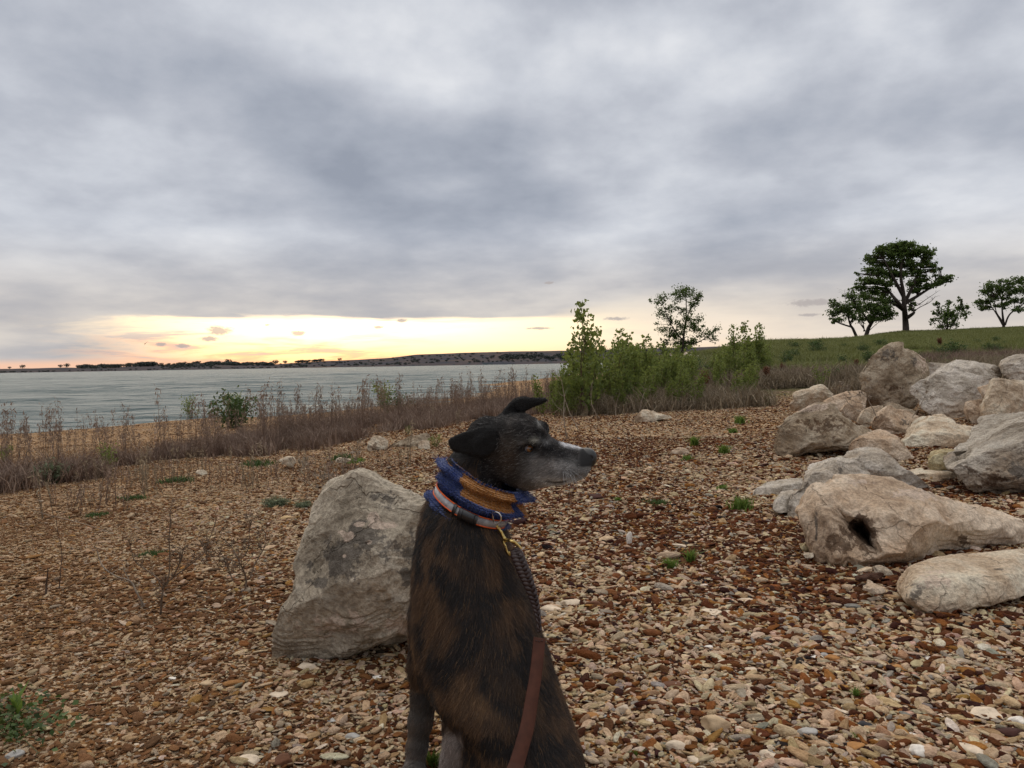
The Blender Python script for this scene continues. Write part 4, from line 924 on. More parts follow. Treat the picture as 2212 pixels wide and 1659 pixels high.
# ---- young cottonwoods
def sapling(seed, h=1.5, stems=3, nl=260, lsize=.055, spreadr=.22, tip=.35):
    rs = np.random.RandomState(seed); st = Acc(); lf = Acc(); C = []; 
    for k in range(stems):
        a = rs.uniform(0, 6.28); hh = h*(1 if k == 0 else rs.uniform(.45, .92)); r0 = spreadr*(.3 if k == 0 else 1)
        b0 = np.array([rs.normal(0, .03), rs.normal(0, .03), -.05]); top = b0+np.array([math.cos(a)*r0*rs.uniform(.5, 1.2), math.sin(a)*r0*rs.uniform(.5, 1.2), hh])
        p = spline([b0, b0*.6+top*.4+rs.normal(0, .03, 3), b0*.25+top*.75+rs.normal(0, .02, 3), top], 12); st.tube(p, np.linspace(.009, .002, 12)*h/1.5, 5)
        nn = int(nl/stems*hh/h*1.1)
        for q in range(nn):
            f = rs.uniform(.20, 1.0); base = p[min(int(f*11), 11)]
            rr = (.17*(1-f)**.6+.045)*h/1.5*rs.uniform(.3, 1.25); aa = rs.uniform(0, 6.28); C.append(base+np.array([math.cos(aa)*rr, math.sin(aa)*rr, rs.normal(0, .03)+rr*.4]))
        for q in range(7):
            f = rs.uniform(.15, .8); base = p[int(f*11)]; aa = rs.uniform(0, 6.28); l_ = .20*(1-f*.5)*h/1.5; e = base+np.array([math.cos(aa)*l_, math.sin(aa)*l_, l_*.9])
            st.tube([base, (base+e)/2+np.array([0, 0, -.01]), e], [.003, .002, .001], 4)
            for w in range(int(nl*.028)): C.append(base+(e-base)*rs.uniform(.3, 1.1)+rs.normal(0, .03, 3))
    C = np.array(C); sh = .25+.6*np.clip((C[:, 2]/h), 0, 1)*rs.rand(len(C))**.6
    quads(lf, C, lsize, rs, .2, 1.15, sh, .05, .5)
    return st.mesh('sapling_stem'), lf.mesh('sapling_foliage', False)
SAP = [sapling(40+k, 1.5, (3, 4, 5, 3, 4)[k], (400, 560, 680, 360, 540)[k], .060, (.2, .28, .34, .16, .26)[k]) for k in range(5)]
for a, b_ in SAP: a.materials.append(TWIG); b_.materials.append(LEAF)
def plant(name, label, cat, meshes, names, loc, scale=1.0, rz=0.0, group=None, sz=None, tilt=(0, 0)):
    o = empty(name, loc); tag(o, label, cat, group); o.rotation_euler = (tilt[0], tilt[1], rz); o.scale = (scale, scale, sz or scale)
    for me_, nm in zip(meshes, names):
        c = bpy.data.objects.new(nm, me_); COL.objects.link(c); c.parent = o
    return o
def gpix(u, v, ymin=2.0, ymax=90.0):
    """first ground hit of the ray through u, v"""
    d = P(u, v, 1.0)-CAM; ys = np.geomspace(ymin, ymax, 500); pz = CAM[2]+d[2]*ys; g = ground(d[0]*ys, ys); k = np.argmax(pz < g)
    if not (pz < g).any(): k = len(ys)-1
    return np.array([d[0]*ys[k], ys[k], g[k]])
def at_u(u, Y): x = (u-1106)/F_PX*Y; return np.array([x, Y, gz(x, Y)])
rs = np.random.RandomState(31)
# (u, Y, height in m, proto, label)
named = [(1262, 11.6, 1.78, 3, 'tallest slim cottonwood sapling at the left end of the green thicket'), (1290, 12.6, 1.45, 1, 'bushy cottonwood sapling just right of the tallest slim one'), (1345, 13.5, 1.40, 0, 'upright sapling rising above the thicket left of the dark round tree'),
         (1398, 14.5, 1.25, 3, 'thin sapling with sparse leaves between two taller ones'), (1612, 17.0, 1.38, 3, 'slim tall sapling left of the rightmost two in the thicket'), (1360, 13.0, 1.30, 3, 'slim sapling beside the upright one in the thicket'), (1590, 17.5, 1.36, 0, 'tall sapling tip near the right end of the thicket'), (1642, 17.8, 1.38, 1, 'rightmost tall sapling of the thicket before the hill'), (1240, 12.0, 1.15, 3, 'short sapling leaning out of the left end of the thicket')]
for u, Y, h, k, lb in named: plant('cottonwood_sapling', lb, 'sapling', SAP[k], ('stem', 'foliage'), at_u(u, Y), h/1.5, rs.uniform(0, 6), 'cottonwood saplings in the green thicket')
for k in range(66):
    u = rs.uniform(1205, 1668); Y = np.interp(u, [1215, 1400, 1660], [11.3, 12.8, 15.0])+rs.uniform(0, 5.5)*(1 if u > 1300 else .45)
    vt = np.interp(u, [1200, 1240, 1300, 1345, 1400, 1450, 1520, 1600, 1660, 1700], [835, 775, 748, 750, 750, 756, 762, 742, 742, 775])+26*rs.rand()**1.5-4
    q = at_u(u, Y); h = P(u, vt, Y)[2]-q[2]
    if h < .25: continue
    h *= 1.12 if rs.rand() > .2 else .75
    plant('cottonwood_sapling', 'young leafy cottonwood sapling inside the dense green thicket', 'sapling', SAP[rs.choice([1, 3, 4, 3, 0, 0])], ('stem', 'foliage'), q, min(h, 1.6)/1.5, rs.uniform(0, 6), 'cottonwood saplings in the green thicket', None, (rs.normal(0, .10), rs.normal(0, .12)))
for k in range(34):
    u = 1165+rs.rand()*480; Y = np.interp(u, [1165, 1400, 1660], [11.2, 12.0, 13.6])+rs.uniform(-.3, 1.6)
    plant('cottonwood_sapling', 'knee high leafy shoot along the front edge of the green thicket', 'sapling', SAP[rs.choice([0, 3, 4])], ('stem', 'foliage'), at_u(u, Y), rs.uniform(.22, .62), rs.uniform(0, 6), 'short shoots in front of the thicket', None, (rs.normal(0, .2), rs.normal(0, .2)))
# low green bushes filling the foot of the thicket
def bush(seed, r=.5, h=.6, nl=700, lsize=.04, m=None, stems=14, shade=.5, elong=1.4, gap=.35):
    rs = np.random.RandomState(seed); st = Acc(); lf = Acc(); C = []
    for k in range(stems):
        a = rs.uniform(0, 6.28); rr = r*rs.rand()**.5; e = np.array([math.cos(a)*rr, math.sin(a)*rr, h*rs.uniform(.45, 1.0)*(1-.35*(rr/r)**2)])
        p = spline([np.array([math.cos(a)*rr*.12, math.sin(a)*rr*.12, -.04]), e*np.array([.45, .45, .5])+rs.normal(0, .02, 3), e], 8); st.tube(p, np.linspace(.008, .0018, 8)*r/.5, 4)
        for q in range(int(nl/stems)):
            f = rs.uniform(gap, 1.0); C.append(p[min(int(f*7), 7)]+rs.normal(0, .07, 3)*np.array([1, 1, .8])*r/.5)
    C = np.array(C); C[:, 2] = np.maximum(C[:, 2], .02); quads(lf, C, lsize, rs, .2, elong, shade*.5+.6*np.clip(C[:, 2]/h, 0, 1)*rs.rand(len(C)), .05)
    a, b_ = st.mesh('bush_stem'), lf.mesh('bush_foliage', False); a.materials.append(TWIG); b_.materials.append(m or SHRUB); return a, b_
BSH = [bush(60+k, .5, .62, 850, .04, SHRUB) for k in range(3)]; BSH2 = [bush(70+k, .32, .75, 420, .035, LEAF, 9, .6) for k in range(2)]
FEA = [bush(80+k, .30, .42, 2600, .020, GREYG, 40, .8, 3.2, .1) for k in range(2)]
def put_bush(u, v, hpx, mesh, label, name='green_bush', cat='bush', group=None, Y=None, wf=1.0):
    q = gpix(u, v) if Y is None else at_u(u, Y); h = hpx/F_PX*q[1]
    base = {id(BSH[0]): .62}.get(id(mesh), .62 if mesh in BSH else (.75 if mesh in BSH2 else .42)); s = h/base
    o = plant(name, label, cat, mesh, ('stem', 'foliage'), q, s*wf, u*.7 % 6, group, sz=s); return o
for u, v, h, mm, lb in [(505, 925, 95, BSH[0], 'dense green willow bush standing in the shore weeds at left'), (497, 900, 72, BSH2[0], 'young cottonwood with round leaves beside the green willow bush'), (412, 905, 60, BSH2[1], 'small leafy sprig left of the green willow bush'), (835, 885, 85, BSH2[0], 'leafy cottonwood shoot leaning in the weeds before the lake'), (860, 893, 52, BSH[1], 'dark rounded bush under the leaning cottonwood shoot'),
                        (1765, 758, 30, BSH[0], 'dark green upright shrub high on the hill slope'), (1715, 775, 26, BSH[1], 'dark shrub left of the upright one on the slope'), (1700, 772, 20, BSH[2], 'low dark shrub at the end of the thicket on the slope'), (1772, 838, 62, BSH2[1], 'light green shrub on the dry slope left of the tall boulder'), (1800, 830, 40, BSH[1], 'spreading green shrub beside the light green one'),
                        (2060, 775, 48, BSH[0], 'round green shrub on the slope above the layered boulder'), (1990, 772, 24, BSH2[1], 'small light green shrub left of the round slope shrub'), (1865, 748, 11, BSH[2], 'small dark round shrub on the lawn edge above the boulder'), (2110, 745, 16, BSH[2], 'small dark shrub right of the round slope shrub'), (2170, 748, 14, BSH[1], 'low dark shrub near the right edge of the slope'), (1660, 860, 26, BSH2[0], 'small green sprig in the grey scrub before the thicket'), (1925, 742, 14, BSH2[1], 'light green sprig behind the crest of the tall boulder'), (1500, 812, 44, BSH[1], 'green bush in the middle of the thicket'), (1440, 842, 50, BSH[0], 'low green bush at the foot of the thicket')]:
    put_bush(u, v, h, mm, lb)
for k in range(26):
    u = rs.uniform(1450, 2230); Yk = rs.uniform(19, 38); qk = at_u(u, Yk); uk, vk = proj(qk[None]); 
    plant('slope_shrub', 'small green shrub among the dry weeds of the hill slope', 'shrub', BSH[k % 3], ('stem', 'foliage'), qk, rs.uniform(.35, .8), rs.uniform(0, 6), 'small shrubs on the hill slope')
put_bush(105, 1046, 58, FEA[0], 'feathery pale green bush at the far left of the weeds', 'feathery_bush')
put_bush(228, 1022, 76, BSH2[1], 'yellow green leafy weed beside the feathery bush', 'green_weed', 'weed'); put_bush(8, 1000, 55, BSH2[0], 'green weed cut by the left edge', 'green_weed', 'weed')
put_bush(600, 1095, 26, FEA[1], 'grey green low bush left of the lone boulder', 'low_bush', 'bush', None, None, 1.9); put_bush(655, 1098, 20, FEA[0], 'pale green low bush against the lone boulder', 'low_bush', 'bush', None, None, 1.6)
put_bush(940, 966, 40, BSH2[0], 'bright green leafy weed by the long layered rock behind the dog ear', 'leafy_weed', 'weed'); put_bush(883, 940, 24, BSH2[1], 'small bright green weed left of the leafy one', 'leafy_weed', 'weed')

# ---- trees on the ridge
def clump_tree(name, label, Y, trunk, clumps, n, lsize, r0=.14, seed=0, twigs=5, m=TREELEAF, cat='tree', sparse=None, bare=()):
    """trunk: list of limbs [(u,v),...]; clumps: (u, v, ru, rv) in px of the crown, given depth of their own"""
    rs = np.random.RandomState(seed); px = Y/F_PX; base = P(trunk[0][0][0], trunk[0][0][1], Y); base = np.array([base[0], base[1], min(base[2], gz(base[0], base[1])+.05)])
    st = Acc(); nodes = []
    for li, limb in enumerate(trunk):
        dy = 0; pts = []
        for k, (u, v) in enumerate(limb): pts.append(P(u, v, Y+(rs.normal(0, 8)*px if k else 0)))
        if li == 0: pts[0] = base-np.array([0, 0, .2])
        p = spline(np.array(pts), 5*len(pts)); rr = r0*(.6 if li else 1); st.tube(p, np.linspace(rr, rr*.25, len(p)), 7); nodes += [q for q in p[len(p)//3:]]
    nodes = np.array(nodes); C = []; SH = []
    clumps = [tuple(c) for c in clumps]; sat = [(c[0]+rs.normal(0, .8)*c[2], c[1]+rs.normal(-.15, .8)*c[3], c[2]*rs.uniform(.25, .45), c[3]*rs.uniform(.3, .5)) for c in clumps for _ in range(3)]; clumps += sat
    tot = sum(c[2]*c[3] for c in clumps)
    for (u, v, ru, rv) in clumps:
        c = P(u, v, Y+rs.uniform(-.7, .7)*ru*px*2.0); R3 = np.array([ru*px, ru*px*1.0, rv*px]); k = max(4, int(n*ru*rv/tot*(.6+.8*rs.rand())))
        # limb to the clump, then small leaf bunches on twigs inside it
        nb = max(2, int(twigs*ru*rv/260)+2)
        low = nodes[nodes[:, 2] < c[2]+.05]; low = low if len(low) else nodes
        a = low[np.argmin(((low-c)**2).sum(1)+rs.rand(len(low))*.3*(ru*px)**2)]
        mid = (a+c)/2+rs.normal(0, .12, 3)*ru*px; st.tube(spline([a, mid, c], 8), np.linspace(r0*.26, r0*.08, 8), 5)
        tips = []
        for b_ in range(nb):
            d = rs.normal(size=3); d /= np.linalg.norm(d); t_ = c+d*R3*rs.uniform(.45, 1.0); tips.append(t_); st.tube([c, (c+t_)/2+rs.normal(0, .04, 3), t_], [r0*.08, r0*.05, r0*.02], 4)
        tips = np.array(tips); w = rs.randint(0, nb, k); f = rs.uniform(.25, 1.12, k)[:, None]
        q = c+(tips[w]-c)*f*.9+rs.normal(0, 1, (k, 3))*R3*np.array([.42, .42, .48])
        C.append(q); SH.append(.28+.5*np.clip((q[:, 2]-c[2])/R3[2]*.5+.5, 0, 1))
    for limb in bare:
        pts = spline(np.array([P(u, v, Y) for u, v in limb]), 12); st.tube(pts, np.linspace(r0*.16, r0*.04, 12), 5)
        for _ in range(9):
            i = rs.randint(4, 12); e = pts[i]+np.array([rs.normal(0, 10), rs.normal(0, 6), rs.uniform(0, 12)])*px; st.tube([pts[i], (pts[i]+e)/2+rs.normal(0, .03, 3), e], [r0*.05, r0*.04, r0*.02], 3)
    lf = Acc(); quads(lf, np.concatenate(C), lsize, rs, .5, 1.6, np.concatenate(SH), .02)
    o = empty(name, base); tag(o, label, cat)
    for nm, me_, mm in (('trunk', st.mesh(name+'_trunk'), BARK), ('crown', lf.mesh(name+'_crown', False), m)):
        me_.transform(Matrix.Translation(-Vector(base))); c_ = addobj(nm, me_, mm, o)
    return o
def ZZ6(*pp): return [(1124.6+q[0]*.26042, 592.5+q[1]*.26042)+tuple(r*.26042 for r in q[2:]) for q in pp]
def Z5(*pp): return [(1700.7+q[0]*.23115, 493.7+q[1]*.23115)+tuple(r*.23115 for r in q[2:]) for q in pp]
clump_tree('broad_tree', 'tall dark green tree with a broad layered crown on the grassy ridge', 67,
  [Z5((1110, 980), (1105, 860), (1095, 740), (1085, 600), (1060, 430), (1075, 250)), Z5((1095, 760), (1010, 660), (930, 560), (850, 440)), Z5((1100, 700), (1200, 640), (1330, 560), (1440, 510)), Z5((1125, 830), (1185, 780), (1150, 730)), Z5((1100, 690), (1190, 500), (1260, 330)), Z5((1090, 640), (980, 440), (900, 280)), Z5((1085, 760), (1000, 705), (940, 690))],
  Z5((1050, 160, 70, 32), (1140, 155, 55, 28), (940, 180, 80, 40), (860, 215, 60, 35), (1000, 240, 110, 50), (1120, 240, 110, 50), (1230, 210, 75, 40), (1310, 240, 55, 35), (800, 280, 60, 28), (900, 320, 95, 38), (1040, 340, 100, 40), (1180, 330, 100, 40), (1290, 310, 60, 30), (1350, 350, 45, 18),
     (770, 390, 70, 24), (870, 420, 90, 34), (990, 430, 85, 36), (1120, 430, 80, 34), (1230, 410, 80, 30), (1360, 395, 65, 18), (1420, 378, 28, 10), (720, 480, 70, 26), (830, 500, 90, 32), (940, 520, 60, 30), (1180, 520, 70, 36), (1260, 480, 70, 28), (1460, 470, 65, 34), (1520, 455, 35, 18), (1400, 510, 60, 24), (1320, 540, 55, 22), (1200, 580, 70, 26), (680, 560, 60, 26), (790, 580, 80, 32), (890, 610, 80, 34), (720, 640, 75, 30), (850, 670, 90, 28), (960, 685, 60, 22), (1170, 690, 28, 22), (1165, 750, 28, 16)),
  15000, .155, .30, 1, 5, bare=[Z5((1120, 730), (1210, 720), (1300, 660), (1390, 600)), Z5((1180, 780), (1230, 740), (1330, 690), (1380, 640))])
clump_tree('leaning_tree', 'small tree leaning left below the broad crowned tree', 65,
  [Z5((665, 1005), (620, 950), (590, 900), (565, 820), (540, 740)), Z5((600, 920), (500, 890), (430, 860)), Z5((590, 880), (640, 780), (640, 700))],
  Z5((440, 700, 45, 30), (500, 760, 65, 40), (420, 790, 50, 30), (560, 720, 60, 50), (600, 640, 50, 45), (480, 850, 60, 26), (590, 800, 55, 40), (650, 720, 45, 50), (550, 620, 30, 26), (640, 840, 40, 24)), 2600, .13, .14, 2, 8, bare=[Z5((590, 920), (500, 880), (420, 870)), Z5((560, 800), (540, 640), (535, 570))])
clump_tree('leaning_tree', 'small tree leaning right beside the left leaning one on the ridge', 66,
  [Z5((722, 1002), (760, 930), (800, 860), (830, 780), (850, 700)), Z5((780, 890), (720, 810), (690, 740)), Z5((720, 960), (718, 940))],
  Z5((760, 740, 70, 45), (850, 760, 70, 50), (930, 740, 50, 40), (690, 780, 40, 40), (900, 830, 70, 30), (960, 800, 40, 26), (780, 830, 60, 35), (840, 850, 50, 20), (700, 850, 35, 22)), 3400, .13, .20, 3, 8, bare=[Z5((770, 950), (850, 880), (940, 830)), Z5((730, 890), (690, 880), (650, 890))])
clump_tree('thin_shrub', 'sparse upright shrub between the broad tree and the right hand tree', 68,
  [Z5((1500, 955), (1495, 850), (1500, 740)), Z5((1490, 950), (1440, 820), (1390, 700)), Z5((1510, 950), (1590, 820), (1640, 680)), Z5((1480, 950), (1400, 860), (1340, 850))],
  Z5((1400, 780, 40, 50), (1460, 850, 60, 50), (1510, 780, 50, 60), (1570, 820, 55, 50), (1620, 740, 45, 40), (1660, 800, 35, 30), (1380, 860, 40, 24), (1540, 900, 55, 30), (1430, 920, 45, 20), (1390, 700, 20, 20), (1610, 670, 22, 24), (1500, 700, 25, 24), (1690, 740, 20, 20)), 1500, .17, .09, 4, 8, cat='shrub')
clump_tree('spreading_tree', 'open crowned tree with several stems cut by the right edge', 70,
  [Z5((2025, 925), (2020, 880), (2010, 780), (2000, 650)), Z5((2015, 900), (1950, 790), (1880, 690)), Z5((2035, 900), (2080, 800), (2190, 720), (2260, 640)), Z5((2020, 890), (1990, 840), (1950, 770), (1930, 640))],
  Z5((1780, 700, 55, 26), (1850, 740, 50, 24), (1850, 590, 55, 35), (1900, 540, 60, 30), (1960, 640, 60, 30), (2000, 560, 70, 40), (2080, 500, 60, 35), (2160, 480, 70, 30), (2100, 590, 70, 36), (2200, 570, 70, 40), (2280, 520, 70, 35), (1890, 680, 50, 26), (2000, 720, 60, 24), (2120, 680, 70, 30), (2230, 660, 60, 34), (2300, 620, 60, 34), (2150, 760, 60, 20), (2370, 580, 60, 36), (2350, 680, 50, 30)), 6000, .14, .15, 5, 6)
clump_tree('lone_tree', 'dark slender tree standing above the green thicket on a stony mound', 34,
  [Z6((1335, 640), (1350, 540), (1360, 440), (1375, 320), (1370, 180)), Z6((1355, 560), (1250, 420), (1180, 250)), Z6((1365, 420), (1400, 300), (1460, 200)), Z6((1350, 600), (1480, 560), (1570, 500))],
  ZZ6((1340, 150, 70, 45), (1400, 180, 55, 50), (1380, 120, 30, 22), (1300, 200, 50, 40), (1180, 190, 55, 35), (1140, 220, 40, 40), (1180, 310, 50, 50), (1250, 280, 40, 40), (1470, 200, 45, 35), (1495, 190, 20, 30), (1420, 260, 45, 35), (1340, 300, 45, 35), (1390, 370, 60, 45), (1300, 400, 60, 40), (1240, 370, 40, 35), (1180, 460, 45, 30), (1250, 480, 60, 35), (1340, 480, 60, 50), (1430, 440, 60, 45), (1480, 370, 45, 35), (1500, 480, 50, 40), (1570, 500, 40, 36), (1620, 460, 32, 36), (1610, 540, 35, 28), (1290, 570, 50, 45), (1360, 590, 60, 45), (1440, 550, 60, 40), (1200, 560, 35, 35), (1185, 600, 30, 30)), 5600, .062, .06, 6, 6)

# stones on the mound by the lone tree
for k in range(9):
    u = 1448+rs.uniform(-8, 50); v = rs.uniform(762, 779); w = rs.uniform(8, 17)
    rock('rock', ('pale stone of the rubble mound below the lone dark tree' if k else 'largest pale slab of the rubble mound below the lone dark tree'), 'rock', [(u-w, v+4), (u-w*.8, v-3), (u-w*.1, v-6), (u+w*.8, v-4), (u+w, v+3), (u, v+6)], [(u, v-1, -.15)], 31.5, .5, CREAM, levels=2, seed=60+k, smooth=1, group='rubble on the mound' if k else None)

# ---- dead weeds: stems with feathery tops
def weed(seed, h=.9, stems=5, m=DRY, plume=26, side_=7, col_lo=.1, col_hi=.55):
    rs = np.random.RandomState(seed); ac = Acc()
    for k in range(stems):
        a = rs.uniform(0, 6.28); hh = h*rs.uniform(.55, 1.0); b0 = np.array([rs.normal(0, .05), rs.normal(0, .05), -.03]); l_ = rs.normal(.02, .14)*hh
        top = b0+np.array([math.cos(a)*abs(l_)+.06*hh, math.sin(a)*l_, hh]); p = spline([b0, b0*.5+top*.5+rs.normal(0, .012, 3), top], 9)
        ac.tube(p, np.linspace(.0032, .0014, 9), 3, (rs.uniform(col_lo, .35), 0, 0), False)
        for q in range(side_):
            f = rs.uniform(.25, .85); s0 = p[int(f*8)]; aa = rs.uniform(0, 6.28); l2 = rs.uniform(.03, .10)*h; e = s0+np.array([math.cos(aa)*l2*.6, math.sin(aa)*l2*.6, l2]); ac.tube([s0, e], [.0014, .0008], 3, (rs.uniform(col_lo, .4), 0, 0), False)
        n = plume; f = rs.uniform(.68, 1.04, n); i = np.clip((f*8).astype(int), 0, 8); C = p[i]+np.stack([rs.normal(0, .022*h, n), rs.normal(0, .022*h, n), rs.normal(0, .03*h, n)+.02], -1)
        quads(ac, C, .006+.009*h, rs, 0, 4.0, np.full(n, col_hi), 0, -1.2)
    me_ = ac.mesh('weed', False); me_.materials.append(m); return me_
WEED = [weed(100+k, .9, 3+k % 3) for k in range(6)]; WEEDL = [weed(120+k, .6, 4, DRYL, 30, 9, .3, .8) for k in range(3)]
def front_y(u): return np.interp(u, [-420, 0, 300, 550, 900, 1100, 1250], [5.5, 6.2, 7.6, 8.6, 10.5, 12.6, 12.5])
rs = np.random.RandomState(55)
tall = [(18, 915, 'broken leaning reed stem at the left edge of the lake', 130), (98, 870, 'tall feathery dead weed fourth from the left edge', 100), (205, 885, 'tall pale plumed weed at the lake edge left of the willow', 130), (222, 870, 'highest straight weed stem at left against the water', 150), (345, 828, 'long bent weed with a dark drooping plume over the water', 190), (410, 850, 'reddish plumed weed before the lake middle left', 140), (570, 845, 'plumed weed right of the willow bush', 130), (735, 828, 'cluster of plumed weeds before the lake in the middle', 130), (770, 820, 'branched pale dead weed with a wide feathery top', 150), (1010, 830, 'thin weed beside the gravel spit', 90), (1140, 800, 'brown plumed weed left of the green thicket', 110), (945, 828, 'upright reddish weed right of the leaning cottonwood shoot', 100)]
for u, vt, lb, hp_ in tall:
    q = gpix(u, vt+hp_, 3, 60); h = max((P(u, vt, q[1])[2]-q[2]), .3); o = addobj('dead_weed', WEED[int(u) % 6], None, None, q); o.scale = (h/.9,)*3; o.rotation_euler = (0, 0, u % 6); tag(o, lb, 'weed', 'dead weeds along the shore')
for k in range(170):
    u = 1235-1275*rs.rand()**1.25 if k < 150 else rs.uniform(1180, 1300); f = rs.rand(); wd_ = np.interp(u, [0, 600, 1000, 1250], [4.5, 7, 12, 20]); Y = front_y(u)+.2+f*wd_
    q = at_u(u, Y)
    if q[2] < WATER_Z+.02: continue
    h = rs.uniform(.45, .95)*(1 if u > 500 else .9); o = addobj('dead_weed', WEED[rs.randint(6)], None, None, q); o.scale = (h/.9,)*3; o.rotation_euler = (0, 0, rs.uniform(0, 6)); tag(o, 'thin reddish brown dead weed among many along the lake shore', 'weed', 'dead weeds along the shore')
# the mass of stems between them, and thatch: nobody could count these
STEMP = [proto('w%d' % k, weed(140+k, .7, 4, DRY, 16, 6), DRY) for k in range(4)]
def tuft(seed, h, n, m, r=.06, w=.0035, lean=.35, shade=None):
    rs = np.random.RandomState(seed); ac = Acc(); B = np.stack([rs.normal(0, r, n), rs.normal(0, r, n), np.full(n, -.01)], -1); blades(ac, B, h*rs.uniform(.5, 1.1, n), w, rs, lean, shade); return ac.mesh('tuft', False)
THP = [proto('t%d' % k, tuft(150+k, .28, 60, DRY, .10, .004, .5, .35), DRY) for k in range(3)]
def wedge(n, u0, u1, y0f, y1f, seed, edge=0):
    rs = np.random.RandomState(seed); u = rs.uniform(u0, u1, n); f = rs.rand(n)**.8; Y = y0f(u)+f*(y1f(u)-y0f(u)); X = (u-1106)/F_PX*Y; return X, Y, ground(X, Y), rs, u
def scat(name, X, Y, Z, rs, protos, smin, smax, label, colr=(.5, .5, .5), tilt=.1, msk=None):
    if msk is not None: X, Y, Z = X[msk], Y[msk], Z[msk]
    n = len(X); s = rs.uniform(smin, smax, n); scatter(name, np.stack([X, Y, Z], -1), np.stack([rs.normal(0, tilt, n), rs.normal(0, tilt, n), rs.uniform(0, 6.28, n)], -1), np.stack([s, s, s*rs.uniform(.8, 1.2, n)], -1), rs.randint(0, len(protos), n), np.tile(colr, (n, 1)), protos, label)
X, Y, Z, r_, u = wedge(2300, -420, 1300, lambda u: front_y(u)-.1, lambda u: front_y(u)+np.interp(u, [0, 600, 1000, 1250], [3.2, 6, 10, 16]), 61)
dn = fbm(np.stack([X*.6, Y*.6, X*0], -1), 3, 62)
scat('dead_weed_mass', X, Y, Z, r_, STEMP, .35, .80, 'dense band of thin brown dead weeds along the shore', msk=(Z > WATER_Z) & (dn > np.interp(u, [0, 550, 750], [.02, -.05, -.2])))
X, Y, Z, r_, u = wedge(5200, -420, 1320, lambda u: front_y(u)-.35, lambda u: front_y(u)+np.interp(u, [0, 600, 1000, 1250], [1.6, 4, 7, 12]), 63)
dn = fbm(np.stack([X*.8, Y*.8, X*0], -1), 3, 64)+.7*fbm(np.stack([X*3, Y*3, X*0], -1), 2, 65)
scat('dry_thatch', X, Y, Z, r_, THP, .35, .95, 'low dry thatch at the foot of the weeds', msk=(Z > WATER_Z) & (dn > np.interp(u, [0, 550, 800], [.10, .06, -.12])), tilt=.3)
# brown and red dock plants and grey scrub right of the thicket
GSC = [proto('g%d' % k, tuft(160+k, .22, 70, DRYL, .12, .004, .6, .35), DRYL) for k in range(3)]
GRP = [proto('r%d' % k, tuft(170+k, .16, 46, GRASS, .08, .004, .5, .5), GRASS) for k in range(3)]
LAWN = leaf_mat('lawn_grass', (.075, .090, .024), (.22, .225, .075), .3)
LWP = [proto('l%d' % k, tuft(175+k, .12, 50, LAWN, .09, .005, .6, .5), LAWN) for k in range(3)]
DKP = [proto('h%d' % k, tuft(180+k, .5, 46, DRY, .14, .006, .35, .3), DRY) for k in range(3)]
fh_ = lambda u: np.interp(u, [1240, 1450, 1660, 1957, 2212, 2500], [12.2, 12.6, 13, 13, 13.5, 14])
X, Y, Z, r_, u = wedge(5000, 1230, 2500, lambda u: fh_(u)-.7, lambda u: fh_(u)+3.6, 65); dn = fbm(np.stack([X*.7, Y*.7, X*0], -1), 3, 66)
scat('grey_scrub', X, Y, Z, r_, GSC, .6, 1.5, 'grey dry scrub between the gravel and the hill', msk=dn > -.25, tilt=.25)
X, Y, Z, r_, u = wedge(3600, 1400, 2500, lambda u: fh_(u)+3, lambda u: fh_(u)+11, 67); dn = fbm(np.stack([X*.25, Y*.25, X*0], -1), 4, 68)
scat('dry_hill_weeds', X, Y, Z, r_, DKP, .25, .75, 'brown dry weeds covering the lower hill', msk=dn > .08, tilt=.15)
X, Y, Z, r_, u = wedge(14000, 1400, 2500, lambda u: fh_(u)+1, lambda u: np.full_like(u, 52.), 69); dn = fbm(np.stack([X*.2, Y*.2, X*0+5], -1), 4, 70)
scat('hill_grass', X, Y, Z, r_, LWP, .8, 2.0, 'green grass on the hill', msk=dn > -.12, tilt=.15)
X, Y, Z, r_, u = wedge(14000, 1500, 2400, lambda u: np.full_like(u, 42.), lambda u: np.full_like(u, 78.), 71)
scat('ridge_lawn', X, Y, Z, r_, LWP, 1.2, 2.2, 'mown green grass along the ridge', tilt=.1)
for u, v, h, lb in [(1522, 858, 58, 'rust red dock plant in front of the thicket'), (1657, 835, 42, 'rust red dock plant at the right end of the thicket'), (2030, 752, 24, 'reddish brown seeding plant on the slope above the boulders'), (1850, 800, 24, 'reddish brown dry plant left of the tall boulder'), (1780, 830, 26, 'dry brown plant on the slope left of the rock pile'), (1690, 815, 30, 'dry brown weed clump behind the grey scrub')]:
    q = gpix(u, v); rs_ = np.random.RandomState(int(u)); ac = Acc(); hh = h/F_PX*q[1]
    for k in range(26):
        a = rs_.uniform(0, 6.28); e = np.array([math.cos(a)*hh*.22*rs_.rand(), math.sin(a)*hh*.22*rs_.rand(), hh*rs_.uniform(.6, 1.0)]); ac.tube([(0, 0, -.03), e*.6, e], [.006, .004, .002], 3, (.15, 0, 0), False); C = e*rs_.uniform(.35, 1.02, (46, 1))+rs_.normal(0, hh*.028, (46, 3)); quads(ac, C, hh*.05, rs_, 0, 1.6, np.full(46, .18), 0)
    tag(addobj('dock_plant', ac.mesh('dock_plant', False), RUST if 'RUST' in globals() else globals().setdefault('RUST', leaf_mat('dock_seed', (.11, .035, .016), (.26, .11, .05), .1)), None, q), lb, 'plant')

